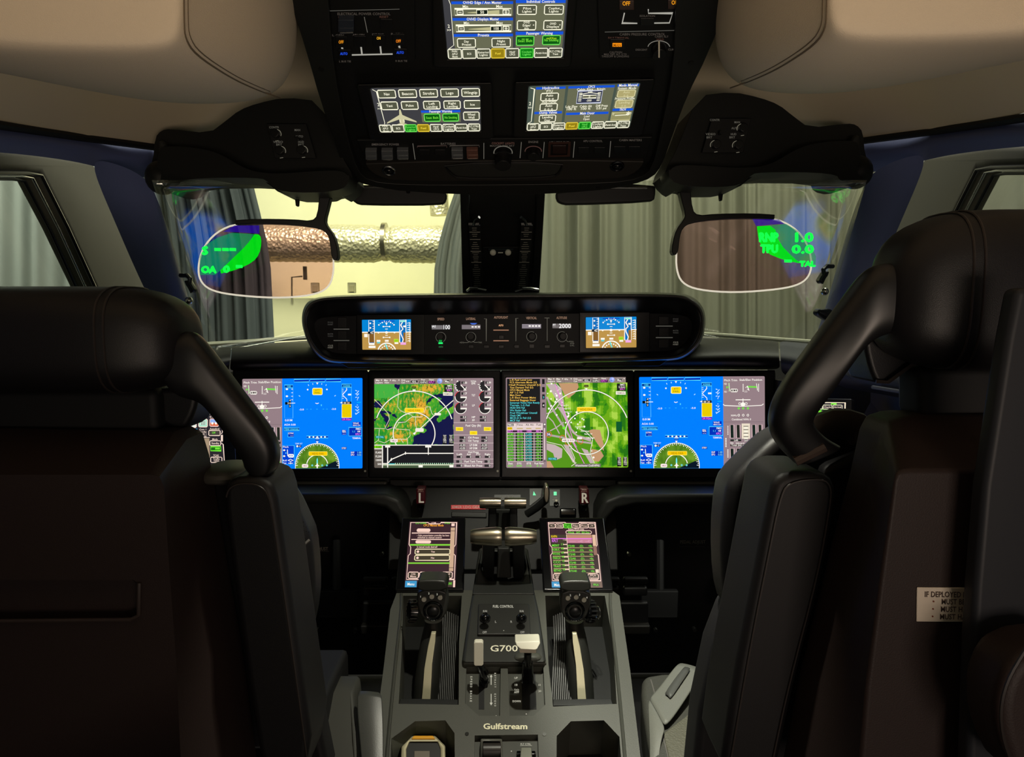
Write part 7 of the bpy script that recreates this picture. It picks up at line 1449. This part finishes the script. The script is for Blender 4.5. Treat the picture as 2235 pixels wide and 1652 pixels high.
# folded armrest
def arm(par, A, y0, y1, name='folded_armrest', mtl=LEATHB):
    A = smoothloop(A, 1); MB().prism([P(x, y, y0) for x, y in A], [P(x, y, y0) + V((0, y1 - y0, 0)) for x, y in A]).build(name, mtl, par, bevel=.010, seg=4)
arm(ls, [(484, 1075), (496, 1050), (525, 1040), (578, 1046), (600, 1070), (612, 1150), (640, 1350), (690, 1700), (575, 1720), (530, 1430), (498, 1200)], .85, .945)
XS = [(494, 1085), (500, 1065), (526, 1054), (566, 1058), (588, 1082), (600, 1160), (632, 1380), (676, 1700)]
MB().tube([P(x, y, .8485) for x, y in smoothpath(XS, 2)], .0011, 6).build('armrest_piping', mat('piping_leather'), ls)
# strap guide bar from the headrest down to the shoulder
def bar(par, prs, yf, b, m_):
    """rounded moulded bar: pairs of edge points give centre and width, b is its half depth"""
    secs = []
    for (o, q) in smoothpairs(prs):
        y = yf(( o[1] + q[1]) / 2); A0 = P(o[0], o[1], y); B0 = P(q[0], q[1], y); c0 = (A0 + B0) / 2; h = (A0 - B0) * .56; r = []
        for k in range(28):
            a = 2 * math.pi * k / 28; ca, sa = math.cos(a), math.sin(a); e = .72
            r.append(c0 + h * math.copysign(abs(ca) ** e, ca) + V((0, b * math.copysign(abs(sa) ** e, sa) * min(1, h.length / .012), 0)))
        secs.append(r)
    MB().loft(secs).build('strap_guide_bar', m_, par, sub=1)
def smoothpairs(prs):
    f = smoothpath([(a[0], a[1], b[0], b[1]) for a, b in prs], 2); return [((q[0], q[1]), (q[2], q[3])) for q in f]
BARM = mat('bar_black', (24, 24, 26), .36)
bar(ls, [((362, 796), (364, 810)), ((366, 762), (368, 834)), ((390, 733), (392, 858)), ((426, 729), (430, 866)), ((458, 766), (452, 880)), ((500, 822), (486, 924)), ((550, 888), (518, 970)), ((590, 940), (538, 1000)), ((607, 980), (540, 1016)), ((604, 1022), (556, 1034)), ((588, 1036), (566, 1038))], lambda y: .85 + .03 * max(0, (y - 760) / 270), .020, BARM)
MB().cyl(P(382, 800, .858), V((1, -.4, 0)), .022, .006, 24).build('bar_hub', GLOSS, ls, bevel=.002)
MB().ball(P(500, 1030, .93), (.034, .045, .012), ex=.8).build('shoulder_strap_pad', mat('strap_pad_grey', (74, 72, 66), .5), ls)
MB().prism(*slab([(455, 1040), (600, 1035), (640, 1300), (720, 1700), (480, 1700)], .95, .05)).build('seat_inner_side', LEATHB, ls, bevel=.01)
# lower cushion and belt
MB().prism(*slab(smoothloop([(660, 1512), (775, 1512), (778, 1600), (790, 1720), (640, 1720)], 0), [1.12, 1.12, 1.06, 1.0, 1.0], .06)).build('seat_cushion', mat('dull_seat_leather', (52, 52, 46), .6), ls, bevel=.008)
def strap(par, name, prs, pl, m_, th=.0022):
    secs = []
    for o, q, l in prs:
        A0 = pl.hit(o[0], o[1], l); B0 = pl.hit(q[0], q[1], l); r = []
        for k in range(6): t = k / 5; r.append(A0.lerp(B0, t) + pl.n * .0025 * math.sin(math.pi * t))
        secs.append(r)
    o = MB().loft(secs, closed=False).build(name, m_, par, sub=2); d = o.modifiers.new('thick', 'SOLIDIFY'); d.thickness = th; return o
SL_ = Plane(P(700, 1512, 1.10), P(800, 1512, 1.10), P(700, 1700, .99))
strap(ls, 'lap_belt', [((779, 1508), (834, 1512), .004), ((780, 1560), (836, 1560), .006), ((786, 1620), (838, 1620), .004), ((796, 1740), (836, 1740), .002)], SL_, mat('dark_webbing', (66, 67, 64), .35, bump=.15, scale=900))
MB().box((-.46, 1.05, .42), (.36, .38, .52)).build('seat_pedestal', DEEP, ls, bevel=.01)
# ---------------------------------------------------------------- right seat
rs = thing('pilot_seat', 'black leather pilot seat on the right with white placard, seen from behind', 'seat', (0.52, 0.85, 0.14), 'two pilot seats')
ztop = P(2150, 458, .73).z; zb = P(2150, 826, .66).z; xi = P(1900, 640, .745).x
headrest(rs, .735, xi, xi + .30, ztop, zb, .062, .062, LEATH)
A = smoothloop([(1888, 724), (1960, 716), (2012, 770), (1988, 800), (1935, 838), (1914, 838), (1900, 806), (1889, 760)], 1)
MB().prism(*slab(A, .765, .06)).build('headrest_chin', LEATH, rs, bevel=.012, seg=4)
MB().tube([P(*q) for q in ((1912, 832, .762), (1938, 834, .758), (1990, 796, .756), (2020, 790, .754))], .0022, 6).build('chin_piping', mat('piping_leather'), rs)
MB().prism(*slab([(2010, 800), (2330, 800), (2330, 920), (2010, 920)], .74, .05)).build('headrest_mount', DEEP, rs, bevel=.01)
sh = shell(rs, [(1936, 920), (1975, 908), (2235, 905), (2430, 905), (2430, 1780), (1728, 1780), (1783, 1500), (1848, 1240), (1896, 1060), (1920, 950)],
      [(1958, 1030), (1985, 1026), (2235, 1026), (2430, 1026), (2430, 1800), (1868, 1800), (1892, 1500), (1925, 1240), (1944, 1100), (1950, 1050)], .73, .64, .045)
# placard
pl = Plane(P(2001, 1282, .6395), P(2131, 1283, .6395), P(2001, 1357, .6395))
q = [(2002, 1282), (2131, 1283), (2128, 1358), (2001, 1357)]
k = MB().prism(*ppoly(q, pl, .0012, .0015)).build('placard', mat('placard_cream', (226, 214, 196), .5, emis=0), rs, bevel=.0008)
c = Cv(pl, q, (607, 1156, 780, 1257), .0018); BR = (70, 52, 44)
c.text('IF DEPLOYED DUR', 629, 1184, 16, BR, 'l', 150)
for kk, s in enumerate(('MUST BE LO', 'MUST HAVE', 'MUST HAVE')): c.disc(656 - kk, 1197 + 22 * kk, 2.6, (130, 60, 40), 8); c.text(s, 679 - kk * 2, 1205 + 22 * kk, 15.5, BR, 'l', 98)
c.build('placard_text', k, PRINT)
# cushion shoulders
A = smoothloop([(1586, 1080), (1600, 1045), (1650, 995), (1700, 950), (1790, 915), (1870, 915), (1895, 935), (1900, 1000), (1800, 1300), (1700, 1400), (1595, 1345), (1581, 1290), (1577, 1180)], 1)
MB().prism(*slab(A, [.90] * len(A), .07)).build('back_cushion', LEATH, rs, bevel=.016, seg=4)
c = Cv(flat(.897), [(0, 0), (2235, 0), (2235, 1652), (0, 1652)], (0, 0, 2235, 1652), 0)
for r in range(16):
    for kk in range(7): c.disc(1614 + r * 8.2 + kk * 5.2, 1062 - r * 7.6 + kk * 6.6, 1.2, (8, 8, 8), 6)
c.build('perforations', rs, PRINT)
MB().tube([P(*q) for q in smoothpath(((1755, 965, .87), (1800, 925, .88), (1860, 925, .88), (1885, 950, .875)), 1)], .013, 10, r2=.02).build('shoulder_strap_pad', mat('strap_pad_brown', (58, 50, 46), .45), rs)
MB().prism(*slab([(1590, 1330), (1640, 1300), (1700, 1300), (1640, 1720), (1510, 1720), (1526, 1560), (1556, 1420)], .92, .06)).build('hip_bolster', LEATHB, rs, bevel=.012, seg=3)
MB().prism(*slab([(1800, 1020), (1960, 960), (2000, 1720), (1640, 1720), (1700, 1480)], .88, .05)).build('seat_inner_side', LEATHB, rs, bevel=.01)
arm(rs, [(1680, 1090), (1690, 1050), (1720, 1030), (1795, 1030), (1826, 1052), (1826, 1100), (1800, 1260), (1740, 1480), (1690, 1720), (1570, 1720), (1600, 1500), (1640, 1300)], .765, .86)
MB().tube([P(x, y, .7635) for x, y in smoothpath([(1590, 1690), (1640, 1400), (1680, 1200), (1702, 1090), (1720, 1052), (1795, 1044), (1814, 1062), (1812, 1100), (1786, 1250), (1720, 1500), (1680, 1690)], 2)], .0011, 6).build('armrest_piping', mat('piping_leather'), rs)
bar(rs, [((1994, 640), (1993, 656)), ((1988, 604), (1986, 698)), ((1962, 583), (1958, 718)), ((1925, 582), (1918, 724)), ((1890, 596), (1884, 746)), ((1850, 648), (1846, 797)), ((1770, 757), (1800, 862)), ((1706, 845), (1768, 905)), ((1682, 906), (1764, 918)), ((1688, 950), (1774, 936)), ((1714, 984), (1794, 956)), ((1742, 1010), (1826, 974))], lambda y: .72 + .05 * max(0, (y - 600) / 400), .019, BARM)
MB().cyl(P(1978, 650, .715), V((-1, -.4, 0)), .024, .004, 24).build('bar_hub', mat('bar_black'), rs, bevel=.002)
MB().tube([P(1735, 1006, .755), P(1800, 975, .75)], .006, 8).build('bar_socket', mat('socket_brown', (66, 54, 48), .4), rs)
# lower cushion, perforated centre, belt
SC_ = Plane(P(1480, 1466, 1.30), P(1600, 1466, 1.30), P(1480, 1652, 1.06))
A = smoothloop([(1398, 1488), (1410, 1468), (1540, 1464), (1740, 1464), (1740, 1740), (1436, 1740), (1404, 1560)], 1)
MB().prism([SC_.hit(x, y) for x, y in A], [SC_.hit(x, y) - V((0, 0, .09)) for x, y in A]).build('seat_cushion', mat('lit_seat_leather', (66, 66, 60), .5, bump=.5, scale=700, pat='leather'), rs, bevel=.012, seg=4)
MB().prism(*ppoly([(1500, 1560), (1530, 1500), (1720, 1500), (1720, 1740), (1480, 1740), (1448, 1600)], SC_, .003, .004)).build('perforated_panel', mat('perforated_leather', (92, 91, 78), .55, bump=1.0, scale=260, pat='leather'), rs, bevel=.002)
MB().tube([SC_.hit(x, y, -.001) for x, y in smoothpath([(1420, 1484), (1424, 1496), (1430, 1520), (1440, 1580), (1470, 1700)], 2)], .0018, 6).build('cushion_piping', STITCH, rs)
BP_ = [((1480, 1446), (1536, 1462), .030), ((1456, 1478), (1512, 1500), .024), ((1436, 1504), (1484, 1544), .016), ((1416, 1524), (1452, 1588), .011)]
strap(rs, 'lap_belt', BP_, SC_, WEB)
strap(rs, 'belt_stripe', [((1492, 1456), (1508, 1460), .0345), ((1468, 1487), (1485, 1493), .0285), ((1450, 1514), (1464, 1526), .0205)], SC_, mat('belt_stripe_dark', (74, 75, 72), .5), .001)
strap(rs, 'belt_tail', [((1414, 1522), (1452, 1590), .014), ((1416, 1570), (1444, 1606), .010), ((1420, 1650), (1436, 1664), -.004), ((1414, 1740), (1432, 1744), -.02)], SC_, WEB)
MB().box((.50, 1.02, .36), (.36, .38, .42)).build('seat_pedestal', DEEP, rs, bevel=.01)
# right edge: upright padded partition edge + jump seat cushion corner
A = [(2222, 628), (2300, 628), (2300, 1760), (2112, 1760), (2124, 1400), (2131, 1282), (2150, 1060), (2178, 880), (2200, 740)]
struct(MB().prism(*slab(A, .60, .02)).build('trim_11', mat('partition_edge', (40, 42, 47), .5, spec=.3), bevel=.006, seg=3))
t = thing('jump_seat', 'brown black padded cushion corner at the bottom right edge', 'seat', P(2230, 1640, .56))
A = smoothloop([(2235, 1420), (2400, 1400), (2400, 1760), (2230, 1720), (2192, 1640), (2178, 1560), (2190, 1490)], 1)
MB().prism(*slab(A, .54, .05)).build('cushion', SHELL, t, bevel=.012, seg=4)
MB().tube([P(x, y, .5385) for x, y in smoothpath([(2240, 1415), (2196, 1488), (2182, 1560), (2196, 1640), (2240, 1722)], 2)], .0016, 6).build('piping', mat('piping_leather'), t)
